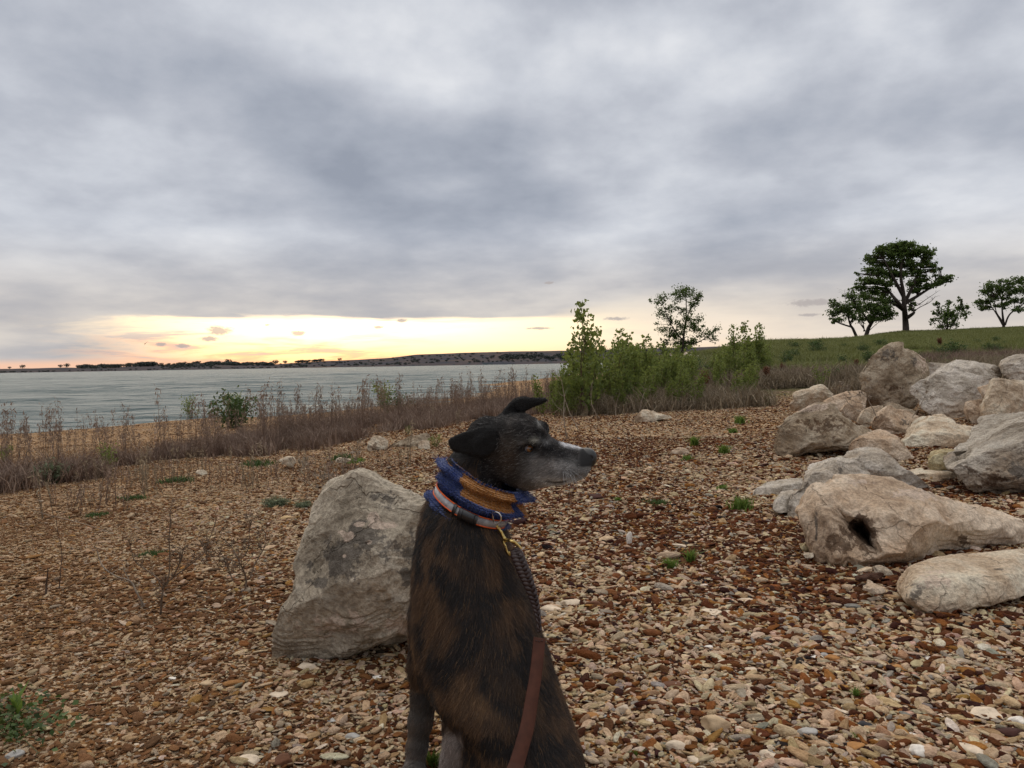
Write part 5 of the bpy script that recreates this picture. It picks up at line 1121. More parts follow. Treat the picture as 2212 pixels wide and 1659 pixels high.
# ---- grass tufts in the gravel
for u, v, h, w, lb in [(1603, 1103, 34, 26, 'largest bright green grass tuft left of the grey slab'), (1447, 1226, 24, 18, 'green grass tuft in the middle of the gravel'), (1491, 1218, 34, 7, 'thin upright grass tuft right of the middle one'), (1563, 980, 22, 12, 'small grass tuft near the round pale stone'), (1485, 995, 14, 12, 'low grass tuft below the round pale stone'), (1500, 965, 26, 8, 'slim grass tuft above the round pale stone'), (1600, 915, 20, 12, 'grass tuft far back near the rock pile'), (1583, 935, 12, 10, 'tiny grass tuft below the far one'), (1640, 875, 22, 22, 'green clump at the edge of the grey scrub'), (1420, 1090, 12, 30, 'flat blue green weed patch in the gravel'), (1335, 1085, 12, 6, 'tiny green sprig right of the dog nose'), (937, 1656, 40, 14, 'bright grass tuft between the dog foreleg and thigh'), (1371, 1640, 20, 8, 'small sprig in the right foreground'), (1848, 1508, 26, 6, 'thin green sprig in the right foreground gravel'), (1850, 1598, 18, 8, 'small grass sprig beside the white stone in front'), (380, 1040, 12, 40, 'low green patch under the dry weeds at left'), (290, 1078, 10, 30, 'small green patch on the left gravel'), (210, 1116, 10, 30, 'flat green patch left of the dead twigs'), (330, 1200, 12, 34, 'low green weed patch left of the bare shrubs'), (740, 992, 14, 26, 'green patch by the pale rock among dry weeds'), (555, 1006, 14, 40, 'low green weeds under the dry weeds left of the rocks'), (770, 1000, 12, 22, 'green tuft in front of the squat pale rock'), (1560, 1060, 14, 12, 'small green tuft left of the largest tuft')]:
    q = gpix(u, v, 1.3); px = q[1]/F_PX; rs_ = np.random.RandomState(int(u+v)); ac = Acc(); n = int(90+w*5)
    B = np.stack([rs_.normal(0, w*px*.42, n), rs_.normal(0, w*px*.42, n), np.full(n, -.004)], -1); blades(ac, B, h*px*rs_.uniform(.4, 1.1, n), max(.0016, .0007*q[1]), rs_, .45, None)
    tag(addobj('grass_tuft', ac.mesh('grass_tuft', False), GRASS if w < 25 or h > 20 else SHRUB, None, q), lb, 'grass tuft')

# ---- broad leaved plant and creeping weeds at the lower left
q = gpix(38, 1560, 1.3); px = q[1]/F_PX; rs_ = np.random.RandomState(9); ac = Acc()
for k in range(9):
    a = k*2.4; L = (58 if k < 6 else 40)*px*rs_.uniform(.75, 1.1); d = np.array([math.cos(a)*.45, math.sin(a)*.45, 1.0]); d /= np.linalg.norm(d); b0 = np.array([0, 0, L*.25*(k % 4)]); w = np.cross(d, [math.sin(a), -math.cos(a), .1]); w = np.cross(d, w); w = np.array([-math.sin(a), math.cos(a), 0])*L*.13
    V = [b0, b0+d*L*.5+w-np.array([0, 0, L*.04]), b0+d*L*.5+np.array([0, 0, .0]), b0+d*L*.5-w-np.array([0, 0, L*.04]), b0+d*L+np.array([math.cos(a), math.sin(a), -.3])*L*.12]
    ac.add(np.array(V), None, np.array([(0, 1, 2), (0, 2, 3), (1, 4, 2), (2, 4, 3)]), (rs_.uniform(.5, .9), 0, 0))
ac.tube([(0, 0, -.05), (0, 0, 60*px)], .0018, 5, (.4, 0, 0)); tag(addobj('leafy_sprout', ac.mesh('leafy_sprout', False), GRASS, None, q), 'upright green sprout with long leaves at the left edge of the foreground', 'plant')
for u, v, lb in ((30, 1600, 'creeping round leaved weed below the green sprout'), (5, 1560, 'grey green weed mat cut by the left edge')):
    q = gpix(u, v, 1.3); ac = Acc(); rs_ = np.random.RandomState(int(v)); C = np.stack([rs_.normal(0, .055, 220), rs_.normal(0, .045, 220), rs_.uniform(.004, .04, 220)], -1); quads(ac, C, .014, rs_, 1.6, 1.1, None, .1)
    for k in range(12): e = C[k]; ac.tube([(0, 0, 0), e*.5+np.array([0, 0, .01]), e], .001, 3, (.2, .3, 0), False)
    tag(addobj('creeping_weed', ac.mesh('creeping_weed', False), SHRUB, None, q), lb, 'weed')

# ---- bare twiggy shrubs in the left gravel
def twiggy(name, label, paths, Y, m, r=.004, nb=10, seed=0, buds=0, cat='bare shrub'):
    rs = np.random.RandomState(seed); ac = Acc(); px = Y/F_PX
    for k, pth in enumerate(paths):
        p = spline(np.array([P(u, v, Y+rs.normal(0, 6)*px) for u, v in pth]), 6*len(pth)); p += fbm(p*30, 2, seed+k)[:, None]*px*1.2*np.array([1, 1, .6]); rr = r*(1 if k == 0 else .6); ac.tube(p, np.linspace(rr, rr*.35, len(p)), 6, (.3, .2, .1))
        for q in range(nb):
            i = rs.randint(len(p)//3, len(p)); e = p[i]+np.array([rs.normal(0, 14), rs.normal(0, 10), rs.uniform(6, 34)])*px; ac.tube(spline([p[i], (p[i]+e)/2+rs.normal(0, 3, 3)*px, e], 5), np.linspace(rr*.4, rr*.15, 5), 4, (.3, .2, .1))
            if rs.rand() < buds: C = e+rs.normal(0, 2.2*px, (14, 3)); quads(ac, C, 3.2*px, rs, 0, 1.8, np.full(14, .6), 0)
    me_ = ac.mesh(name); base = P(*paths[0][0], Y); me_.transform(Matrix.Translation(-Vector(base))); o = addobj(name, me_, m, None, base); tag(o, label, cat); return o
def ZT(*pp): return [(q[0]*.2728, 1014.9+q[1]*.2728) for q in pp]
def yz(u, v): return float(gpix(u, v, 1.3)[1])
b = ZT((1270, 1160))[0]; Y = yz(*b)
twiggy('bare_shrub', 'small leafless shrub with a forked stem on the left gravel', [ZT((1270, 1160), (1275, 1040), (1300, 920)), ZT((1300, 920), (1240, 850), (1150, 790), (1070, 720), (1020, 560)), ZT((1300, 910), (1400, 830), (1520, 740), (1620, 640), (1700, 420)), ZT((1325, 880), (1345, 780), (1340, 560), (1350, 330)), ZT((1370, 850), (1430, 720), (1450, 640))], Y, MTWIG, .0046, 20, 1, .2)
b = ZT((1945, 985))[0]; Y = yz(*b)
twiggy('bare_shrub', 'second leafless shrub nearer the lone boulder with flat side branches', [ZT((1945, 985), (1945, 860), (1900, 740), (1830, 600)), ZT((1900, 750), (1760, 765), (1610, 740)), ZT((1905, 745), (1760, 690), (1640, 680), (1590, 560)), ZT((1880, 720), (1960, 640), (1980, 430)), ZT((1980, 860), (2020, 740), (2090, 620), (2110, 480)), ZT((1840, 880), (1810, 780), (1700, 560))], Y, MTWIG, .0044, 18, 2, .35)
twiggy('dead_branch', 'grey dead branch lying left of the forked bare shrub', [ZT((1140, 1090), (1090, 980), (1030, 885), (900, 830), (800, 740), (760, 620)), ZT((1030, 885), (980, 790)), ZT((1160, 1150), (1120, 1060))], yz(*ZT((1130, 1120))[0]), GTWIG, .0036, 5, 3, 0, 'branch')
twiggy('dead_stalk', 'short dark broken stalk standing on the left gravel', [ZT((365, 1000), (370, 900), (382, 780))], yz(*ZT((365, 1004))[0]), TWIG, .0045, 0, 4, 0, 'stalk')
twiggy('dead_stalk', 'thin reddish stalk right of the broken dark one', [ZT((468, 965), (480, 800), (490, 650), (440, 400))], yz(*ZT((468, 965))[0]), TWIG, .0022, 4, 5, 0, 'stalk')
twiggy('fallen_stalk', 'long thin straw stalk lying across the left gravel', [ZT((980, 560), (800, 470), (560, 400), (330, 340), (90, 240))], yz(300, 1150), GTWIG, .0022, 0, 6, 0, 'stalk')
twiggy('thistle_shrub', 'dry shrub with dark seed heads and pale twigs behind the lone boulder', [[(735, 1098), (728, 1075), (715, 1040), (705, 1005)], [(735, 1098), (700, 1070), (650, 1035), (575, 1000)], [(738, 1090), (755, 1040), (770, 985)], [(730, 1080), (690, 1040), (660, 1005)], [(722, 1070), (745, 1050), (740, 1000)]], yz(735, 1075)-.1, GTWIG, .004, 12, 7, .5, 'dry shrub')
twiggy('dead_stalk', 'single thin dark stalk standing right of the dog snood', [[(1226, 1118), (1228, 1080), (1233, 1040)]], yz(1226, 1118), TWIG, .0018, 2, 8, 0, 'stalk')
twiggy('bare_branch', 'leafless grey twigs growing out of the rock pile', [Z3((1030, 710), (960, 560), (930, 480)), Z3((940, 600), (820, 560), (730, 480)), Z3((900, 660), (830, 620), (760, 540)), Z3((980, 640), (1080, 600), (1240, 560)), Z3((860, 740), (800, 690), (770, 650))], 6.9, GTWIG, .005, 9, 9, .3, 'branch')
twiggy('bare_branch', 'leafless twigs in front of the largest layered boulder', [Z3((1300, 720), (1380, 600), (1440, 480)), Z3((1380, 600), (1340, 560), (1330, 470)), Z3((1410, 560), (1490, 540), (1510, 480))], 7.0, GTWIG, .004, 7, 10, .3, 'branch')
for k, (u0, v0, u1, v1) in enumerate([(1250, 930, 1213, 820), (1380, 895, 1396, 838), (1386, 890, 1398, 812), (1540, 870, 1470, 835), (1505, 830, 1530, 770), (1330, 900, 1338, 850), (1226, 950, 1219, 860), (1295, 905, 1276, 850)]):
    twiggy('dead_stalk', ['pale bent stalk at the left foot of the thicket', 'arching pale stalk before the thicket above the wedge rock', 'taller pale stalk crossing the arching one', 'pale stalk leaning left before the rust red dock', 'pale stem inside the right part of the thicket', 'short pale stalk in front of the saplings', 'forked pale stalk right of the dog ear', 'curved pale stalk at the foot of the tallest sapling'][k], [[(u0, v0), ((u0*.4+u1*.6)-4, (v0+v1)/2), (u1, v1)]], yz(u0, v0), GTWIG, .007, 2, 20+k, 0, 'stalk')
# dry small weeds over the left gravel
SMW = [proto('s%d' % k, weed(190+k, .35, 3, DRY if k % 2 else DRYL, 12, 6, .1, .7), DRY if k % 2 else DRYL) for k in range(4)]
X, Y, Z, r_, u = wedge(300, 20, 1000, lambda u: np.full_like(u, 3.6), lambda u: front_y(u), 81); dn = fbm(np.stack([X*.9, Y*.9, X*0], -1), 3, 82)
scat('small_dry_weeds', X, Y, Z, r_, SMW, .35, .95, 'thin small dry weeds scattered over the left gravel', msk=(dn > .08))

# ================================================================== far shore woods, farm house and bird
rs = np.random.RandomState(91)
def blob_tree(seed, n=150):
    rs = np.random.RandomState(seed); ac = Acc(); C = rs.normal(0, 1, (n, 3)); C /= np.linalg.norm(C, axis=1)[:, None]; C *= (rs.rand(n)**.4)[:, None]*np.array([.55, .55, .38]); C[:, 2] += .58; C += .12*fbm(C*3, 2, seed)[:, None]; quads(ac, C, .16, rs, .3, 1.3, None, 0); ac.tube([(0, 0, -.1), (0, 0, .5)], .04, 4, (0, 0, 0), False); return ac.mesh('far_tree', False)
FARL = leaf_mat('far_foliage', (.020, .028, .026), (.04, .05, .04), .1)
FT = [blob_tree(300+k) for k in range(5)]
for q in FT: q.materials.append(FARL)
spots = [(u, .93, 7) for u in (62*.36, 140*.36)]+[(145, .95, 6), (158, .95, 6)]
far_named = [(22, .98, 6, 'lone tiny tree at the far left of the far shore'), (50, .98, 9, 'small round tree second from left on the far shore'), (132, .96, 8, 'single tree left of the far farm houses'), (146, .97, 10, 'airy tree just left of the far houses'), (427, .99, 5, 'low tree on the left knoll of the far hills'), (494, .97, 12, 'highest tree on top of the dark far wood'), (597, .97, 11, 'open tree at the right end of the far wood'), (617, .97, 8, 'small tree right of the open one on the far shore'), (735, .9, 7, 'dark tree near the shore right of the far wood')]
for u, tk, h, lb in far_named:
    q = hill_pt(u, tk); o = addobj('far_tree', FT[int(u) % 5], None, None, q-np.array([0, 0, .5])); s = h*1.3; o.scale = (s*1.2, s*1.2, s); tag(o, lb, 'tree', 'single trees on the far shore')
fp = [proto('f%d' % k, FT[k].copy(), FARL) for k in range(5)]
UU, TT, HH = [], [], []
def wood(n, u0, u1, t0, t1, h0, h1): UU.append(rs.uniform(u0, u1, n)); TT.append(rs.uniform(t0, t1, n)); HH.append(rs.uniform(h0, h1, n))
wood(60, 170, 285, .70, .98, 3, 11); wood(14, 180, 240, .9, .98, 8, 12); wood(50, 290, 345, .65, .97, 4, 12); wood(150, 455, 590, .60, .96, 3, 9); wood(90, 345, 470, .15, .9, 3, 7); wood(90, 590, 900, .1, .85, 2, 5); wood(150, 900, 1500, .1, .85, 2.5, 6); wood(90, 1080, 1260, .2, .5, 5, 9); wood(60, 1250, 1460, .3, .9, 4, 8); wood(30, 640, 700, .9, .98, 5, 8); wood(150, 0, 1250, .03, .12, 2, 3.5)
UU, TT, HH = map(np.concatenate, (UU, TT, HH)); pts = np.array([hill_pt(u, t_) for u, t_ in zip(UU, TT)]); n = len(pts)
scatter('far_woods', pts-np.array([0, 0, .6]), np.stack([np.zeros(n), np.zeros(n), rs.uniform(0, 6, n)], -1), np.stack([HH*1.7, HH*1.7, HH*1.15], -1), rs.randint(0, 5, n), np.ones((n, 3)), fp, 'dark woods and scrub along the far shore')
WHT = simple('white_house_wall', (.62, .60, .56), .8, var=.06, scale=.5); ROOF = simple('grey_roof', (.22, .21, .21), .8, var=.1, scale=.5); WIN = simple('window_glass', (.03, .035, .04), .2, var=.1, spec=.5)
def house(u, tk, w, h, label):
    q = hill_pt(u, tk); o = empty('farm_house', q); tag(o, label, 'house')
    def box(nm, cx, cz, sx, sz, sy, y, m_, par):
        ac = Acc(); V = np.array([(x*sx/2+cx, yy*sy/2+y, z*sz/2+cz) for x in (-1, 1) for yy in (-1, 1) for z in (-1, 1)]); ac.add(V, np.array([(0, 1, 3, 2), (4, 6, 7, 5), (0, 4, 5, 1), (2, 3, 7, 6), (0, 2, 6, 4), (1, 5, 7, 3)])); c = addobj(nm, ac.mesh(nm, False), m_, par); return c
    wl = box('wall', 0, h/2-.5, w, h+1, 8, 0, WHT, o)
    ac = Acc(); r_ = w/2+.8; ac.add(np.array([(-r_, -5, h-.1), (r_, -5, h-.1), (r_, 5, h-.1), (-r_, 5, h-.1), (-r_*.95, 0, h+2.2), (r_*.95, 0, h+2.2)]), np.array([(0, 1, 5, 4), (2, 3, 4, 5), (0, 3, 2, 1)]), np.array([(0, 4, 3), (1, 2, 5)])); addobj('roof', ac.mesh('roof', False), ROOF, o)
    for k in range(3): box('window', (k-1)*w*.3, h*.55, 1.4, 1.3, .12, -4.03, WIN, o)
house(186, .90, 17, 4.5, 'long white farm house among trees on the far shore at left'); house(214, .9, 12, 4, 'smaller white building right of the long far farm house'); house(1222, .30, 10, 3.5, 'tiny pale building at the water of the far shore near the thicket')
# bird
bq = P(570*1.0, 712+0, 1.0); bq = P(313, 743, 120.0); ac = Acc()
V = np.array([(0, 0, 0), (.10, .05, .06), (.42, .25, .55), (.16, -.12, .10), (-.10, .05, -.02), (-.30, .2, -.62), (.0, -.14, -.04), (-.05, .3, .02), (.02, -.34, 0), (0, 0, -.07)])
ac.add(V, None, np.array([(1, 2, 3), (0, 1, 3), (4, 6, 5), (0, 6, 4), (0, 4, 7), (0, 7, 1), (0, 3, 8), (0, 8, 6), (9, 7, 4), (9, 1, 7), (9, 8, 3), (9, 6, 8)]))
tag(addobj('bird', ac.mesh('bird', False), simple('dark_feathers', (.05, .045, .045)), None, bq), 'small dark bird banking in the bright sky over the lake', 'bird')
# ================================================================== dog
def ZH(x, y): return (855.8+x*.21826, 822.9+y*.21826)          # close view of the head -> frame px
def ZB(x, y): return (822.9+x*.33865, 1097.2+y*.33865)         # close view of the body -> frame px
class SDF:
    def __init__(s, lo, hi, h):
        s.h = h; s.lo = np.array(lo, float); s.n = np.ceil((np.array(hi)-s.lo)/h).astype(int)+1
        s.F = np.full(s.n, 1.0, np.float32)
    def box(s, lo, hi):
        a = np.clip(np.floor((np.array(lo)-s.lo)/s.h).astype(int), 0, s.n); b = np.clip(np.ceil((np.array(hi)-s.lo)/s.h).astype(int)+1, 0, s.n)
        sl = tuple(slice(p, q) for p, q in zip(a, b))
        g = np.meshgrid(*[s.lo[i]+np.arange(a[i], b[i])*s.h for i in range(3)], indexing='ij')
        return sl, g
    def apply(s, lo, hi, fn, k=.02, sub=False):
        sl, g = s.box(lo, hi); f = fn(*g).astype(np.float32); A = s.F[sl]
        if sub:
            B = -f; h = np.clip(.5+.5*(B-A)/k, 0, 1); s.F[sl] = A*(1-h)+B*h+k*h*(1-h)
        else:
            h = np.clip(.5+.5*(A-f)/k, 0, 1); s.F[sl] = A*(1-h)+f*h-k*h*(1-h)
    def cap(s, a, b, ra, rb, k=.02, sub=False, sq=(1, 1, 1)):
        a = np.array(a, float); b = np.array(b, float); m_ = max(ra, rb)*1.3/min(sq)+k*1.5; sq = np.array(sq)
        def f(x, y, z):
            ba = b-a; L2 = ba@ba+1e-9
            t = np.clip(((x-a[0])*ba[0]+(y-a[1])*ba[1]+(z-a[2])*ba[2])/L2, 0, 1)
            return np.sqrt(((x-a[0]-ba[0]*t)*sq[0])**2+((y-a[1]-ba[1]*t)*sq[1])**2+((z-a[2]-ba[2]*t)*sq[2])**2)-(ra+(rb-ra)*t)
        s.apply(np.minimum(a, b)-m_, np.maximum(a, b)+m_, f, k, sub)
    def chain(s, pts, rr, k=.015):
        for i in range(len(pts)-1): s.cap(pts[i], pts[i+1], rr[i], rr[i+1], k)
    def ell(s, c, r, k=.02, sub=False, rot=None):
        c = np.array(c, float); r = np.array(r, float); m_ = r.max()+k*1.5; M = np.eye(3) if rot is None else np.array(rot)
        def f(x, y, z):
            d = np.stack([x-c[0], y-c[1], z-c[2]], -1) @ M.T
            q = np.sqrt(((d/r)**2).sum(-1)); return (q-1)*r.min()
        s.apply(c-m_, c+m_, f, k, sub)
    def mesh(s):
        F = s.F; sg = F < 0; n = s.n
        c = sg[:-1, :-1, :-1].astype(np.int8)
        cnt = sum(sg[a:n[0]-1+a, b_:n[1]-1+b_, c_:n[2]-1+c_].astype(np.int8) for a in (0, 1) for b_ in (0, 1) for c_ in (0, 1))
        act = (cnt > 0) & (cnt < 8); I = np.argwhere(act); idx = -np.ones(act.shape, np.int64); idx[act] = np.arange(len(I))
        pos = np.zeros((len(I), 3)); w = np.zeros(len(I))
        cor = [(a, b_, c_) for a in (0, 1) for b_ in (0, 1) for c_ in (0, 1)]
        for p in cor:
            for ax in range(3):
                if p[ax]: continue
                q = list(p); q[ax] = 1
                f0 = F[I[:, 0]+p[0], I[:, 1]+p[1], I[:, 2]+p[2]]; f1 = F[I[:, 0]+q[0], I[:, 1]+q[1], I[:, 2]+q[2]]
                cr = (f0 < 0) != (f1 < 0); t_ = np.where(cr, f0/np.where(cr, f0-f1, 1), 0)
                pp = np.tile(np.array(p, float), (len(I), 1)); pp[:, ax] = t_; pos[cr] += pp[cr]; w[cr] += 1
        V = s.lo+(I+pos/w[:, None])*s.h
        Fc = []
        for ax in range(3):
            a1, a2 = (ax+1) % 3, (ax+2) % 3
            A = [slice(None)]*3; B = [slice(None)]*3; A[ax] = slice(0, -1); B[ax] = slice(1, None)
            E = np.argwhere(sg[tuple(A)] != sg[tuple(B)])
            E = E[(E[:, a1] > 0) & (E[:, a2] > 0) & (E[:, a1] < n[a1]-1) & (E[:, a2] < n[a2]-1)]
            ins = sg[E[:, 0], E[:, 1], E[:, 2]]
            def cell(d1, d2):
                q = E.copy(); q[:, a1] += d1; q[:, a2] += d2; return idx[q[:, 0], q[:, 1], q[:, 2]]
            qd = np.stack([cell(-1, -1), cell(0, -1), cell(0, 0), cell(-1, 0)], -1)
            qd[~ins] = qd[~ins][:, ::-1]; Fc.append(qd)
        return V, np.concatenate(Fc)
    def at(s, p):
        q = (np.asarray(p)-s.lo)/s.h; i = np.clip(np.floor(q).astype(int), 0, s.n-2); f = q-i; r = 0
        for a in (0, 1):
            for b_ in (0, 1):
                for c_ in (0, 1):
                    w = (f[:, 0] if a else 1-f[:, 0])*(f[:, 1] if b_ else 1-f[:, 1])*(f[:, 2] if c_ else 1-f[:, 2])
                    r = r+w*s.F[i[:, 0]+a, i[:, 1]+b_, i[:, 2]+c_]
        return r

DG = SDF((-.30, 1.05, -.03), (.30, 1.60, .79), .0031)
# ---- torso: rings stacked along the height, widths taken from the sitting outline
TV = np.array([1060, 1080, 1097, 1127, 1160, 1192, 1222, 1260, 1290, 1327, 1368, 1412, 1456, 1487, 1510, 1537, 1565, 1598, 1630, 1659, 1740, 1800, 1850])
TL = np.array([952, 925, 913, 903, 897, 892, 889, 887.5, 887, 886, 887, 893, 903, 920, 938, 963, 985, 999, 1005, 1005, 1000, 1000, 1030])
TR = np.array([1060, 1072, 1080, 1091, 1104, 1112, 1118, 1134, 1148, 1161.5, 1175, 1192, 1205.6, 1217, 1225, 1237, 1247, 1260, 1268, 1274, 1292, 1290, 1270])
TR = TR-np.interp(TV, [1060, 1300, 1660], [3, 5, 12]); TL = TL+4
TY = np.interp(TV, [1060, 1200, 1350, 1500, 1659, 1850], [1.42, 1.40, 1.37, 1.325, 1.285, 1.25])
TB = np.interp(TV, [1060, 1100, 1200, 1350, 1500, 1600, 1700, 1850], [.07, .095, .118, .130, .125, .118, .125, .09])
Lp = np.array([P(u, v, y) for u, v, y in zip(TL, TV, TY)]); Rp = np.array([P(u, v, y) for u, v, y in zip(TR, TV, TY)])
zc_ = (Lp[:, 2]+Rp[:, 2])/2; o_ = np.argsort(zc_)
def torso(x, y, z):
    xl = np.interp(z, zc_[o_], Lp[o_, 0]); xr = np.interp(z, zc_[o_], Rp[o_, 0]); yc = np.interp(z, zc_[o_], TY[o_]); b_ = np.interp(z, zc_[o_], TB[o_])
    cx = (xl+xr)/2; a = np.maximum((xr-xl)/2-.002, .01)
    q = (np.abs((x-cx)/a)**2.15+np.abs((y-yc)/b_)**2.15)**(1/2.15)
    f = (q-1)*np.minimum(a, b_)
    top = z-zc_.max(); bot = zc_.min()-z
    return np.maximum(f, np.maximum(top, bot))
DG.apply((-.25, 1.05, -.02), (.25, 1.60, .62), torso, .012)
# ---- neck
NB = P(1003, 1105, 1.415); NM = P(1020, 1030, 1.41); NT_ = P(1058, 955, 1.405)
DG.chain([NB, NM, NT_], [.066, .050, .046], .018)
# ---- head: sections along the muzzle
HYC = 1.395; YAW = R(9); k_ = HYC/F_PX
hx = np.array([math.cos(YAW), -math.sin(YAW), 0])
hp = np.array([(850, 545, 850, .028), (900, 492, 900, .038), (950, 436, 940, .045), (1050, 360, 990, .051), (1150, 318, 1040, .053), (1250, 322, 1075, .054), (1320, 338, 1080, .058), (1380, 375, 1065, .056), (1430, 425, 1052, .053), (1480, 500, 1042, .048), (1540, 562, 1036, .042),
               (1600, 594, 1034, .037), (1660, 610, 1024, .034), (1720, 624, 1004, .0315), (1780, 638, 992, .0295), (1830, 650, 968, .0275), (1870, 662, 935, .025), (1905, 676, 885, .021), (1935, 702, 845, .014), (1952, 740, 815, .006)])
def HP(x, y, dy=0.0):
    u, v = ZH(x, y); Y = HYC-math.tan(YAW)*((x-1250)*.21826*k_)+dy; return P(u, v, Y)
ht = np.array([HP(q[0], q[1]) for q in hp]); hb = np.array([HP(q[0], q[2]) for q in hp])
def head(x, y, z):
    xt = np.interp(x, ht[:, 0], ht[:, 2]); xb = np.interp(x, hb[:, 0], hb[:, 2]); w = np.interp(x, ht[:, 0], hp[:, 3]); yc = np.interp(x, ht[:, 0], ht[:, 1])
    c = (xt+xb)/2; h = np.maximum((xt-xb)/2-.0015, .004)
    tz = (z-c)/h
    # skull widest above the middle, muzzle widest low down
    mz = sstep(x, ht[9, 0], ht[12, 0]); tc_ = np.clip(tz, -1.1, 1.1); ww = w*(1+(.16*tc_*(1-mz)-.24*tc_*mz)*np.clip(1-tc_*tc_*.2, .5, 1))
    q = (np.abs(tz)**2.3+np.abs((y-yc)/ww)**2.3)**(1/2.3)
    e = np.maximum(ht[0, 0]-x, x-ht[-1, 0])
    return np.maximum((q-1)*np.minimum(h, ww), e)
DG.apply((ht[0, 0]-.01, 1.28, .55), (ht[-1, 0]+.01, 1.52, .80), head, .014)
def side(x, y, off=0.0):     # a point on the near side of the head below head-view pixel x, y
    p = HP(x, y); n_ = 200; ys = np.linspace(p[1]-.10, p[1]+.02, n_)
    u, v = ZH(x, y); pts = np.array([P(u, v, yy) for yy in ys]); f = DG.at(pts); j = int(np.argmax(f < 0))
    q = pts[j].copy(); q = P(u, v, ys[j]+off); return q
# cheek, brow, lips
DG.ell(side(1180, 800, .014), (.036, .016, .030), .02)
DG.ell(side(1330, 600, .006), (.020, .009, .008), .012, rot=None)
DG.ell(HP(1440, 470, .028), (.014, .012, .012), .012)       # far brow
DG.ell(side(1740, 890, .006), (.024, .010, .014), .012)
DG.ell(side(1312, 670, .002), (.0150, .010, .0102), .005, sub=True)   # eye socket
for a_, b_ in (((1500, 985), (1580, 1003)), ((1580, 1003), (1660, 995)), ((1660, 995), (1760, 965)), ((1760, 965), (1850, 935))):
    DG.cap(side(*a_), side(*b_), .0028, .0028, .004, True)
# ---- ears: bent sheets with a traced edge
def poly_sdf(px_, pz_, poly):
    d = np.full(px_.shape, 1e9); ins = np.zeros(px_.shape, bool); n = len(poly)
    for i in range(n):
        a = poly[i]; b = poly[(i+1) % n]; e = b-a; wx = px_-a[0]; wz = pz_-a[1]
        t_ = np.clip((wx*e[0]+wz*e[1])/(e@e), 0, 1); d = np.minimum(d, (wx-e[0]*t_)**2+(wz-e[1]*t_)**2)
        c = ((a[1] <= pz_) & (b[1] > pz_)) | ((b[1] <= pz_) & (a[1] > pz_))
        xx = a[0]+(pz_-a[1])/(b[1]-a[1]+1e-12)*e[0]; ins ^= c & (px_ < xx)
    return np.where(ins, -1, 1)*np.sqrt(d)
def ear(pts, ydep, thick, k=.008):
    Yc = np.mean([q for q in ydep]); W_ = np.array([P(*ZH(x, y), Yc) for x, y in pts])
    poly = spline(np.vstack([W_, W_[:1]])[:, [0, 2]], 48)[:-1]
    lo = (poly[:, 0].min()-.02, min(ydep)-.03, poly[:, 1].min()-.02); hi = (poly[:, 0].max()+.02, max(ydep)+.03, poly[:, 1].max()+.02)
    x0, x1 = poly[:, 0].min(), poly[:, 0].max()
    def f(x, y, z):
        d2 = poly_sdf(x[:, 0, :], z[:, 0, :], poly)[:, None, :]+0*x
        tx = (x-x0)/(x1-x0); yc = ydep[0]+(ydep[1]-ydep[0])*tx+ydep[2]*0 if len(ydep) == 3 else ydep[0]+(ydep[1]-ydep[0])*tx
        dd = d2+thick; q = np.sqrt(np.maximum(dd, 0)**2+(y-yc)**2)
        return q-thick
    DG.apply(lo, hi, f, k)
ear([(512, 586), (550, 552), (640, 512), (750, 482), (860, 450), (960, 466), (1005, 540), (990, 630), (930, 700), (860, 742), (760, 735), (660, 716), (575, 698), (532, 650)], (1.335, 1.352), .0055)
ear([(770, 620), (800, 570), (870, 525), (960, 500), (1010, 560), (995, 640), (930, 705), (850, 745), (790, 735), (765, 690)], (1.335, 1.346), .005, .012)   # folded flap over it
ear([(1010, 362), (1040, 318), (1085, 262), (1120, 222), (1165, 182), (1215, 160), (1280, 156), (1330, 175), (1310, 225), (1265, 270), (1275, 340), (1200, 360), (1100, 380), (990, 380)], (1.415, 1.425), .0075, .008)
ear([(1165, 200), (1225, 162), (1290, 158), (1345, 164), (1420, 164), (1490, 164), (1502, 186), (1450, 222), (1392, 246), (1325, 276), (1265, 310), (1200, 280)], (1.412, 1.378), .006, .008)
# ---- front legs
def leg(c): return [P(u, v, y) for u, v, y in c]
DG.chain(leg([(940, 1330, 1.46), (925, 1440, 1.47), (917, 1505, 1.465), (908, 1560, 1.46), (901, 1612, 1.455), (897, 1645, 1.455)]), [.050, .034, .0225, .0195, .0160, .0185], .02)
for dx, dyy in ((-12, .0), (-3, -.008), (7, -.006), (15, .003)):
    DG.chain([P(896+dx*.5, 1650, 1.45), P(893+dx, 1664, 1.435+dyy), P(892+dx*1.1, 1674, 1.418+dyy)], [.012, .0095, .0085], .006)
far = leg([(1010, 1330, 1.50), (990, 1480, 1.53), (985, 1570, 1.53), (980, 1610, 1.53)]); DG.chain(far, [.05, .030, .022, .02], .02)
DG.cap(P(980, 1610, 1.53), P(975, 1625, 1.50), .020, .016, .01)
# ---- haunches, shanks, hind feet
DG.ell(P(1075, 1730, 1.30), (.058, .12, .12), .03)
DG.ell(P(1168, 1750, 1.28), (.066, .12, .12), .03)
DG.chain([P(1010, 1600, 1.36), P(1000, 1700, 1.40), P(996, 1740, 1.36)], [.040, .032, .022], .02)
DG.chain([P(986, 1588, 1.375), P(982, 1640, 1.372), P(978, 1700, 1.368), P(975, 1745, 1.36), P(968, 1762, 1.41)], [.012, .022, .024, .021, .018], .010)
DG.chain([P(1222, 1760, 1.36), P(1232, 1790, 1.40), P(1240, 1780, 1.45)], [.028, .022, .018], .02)
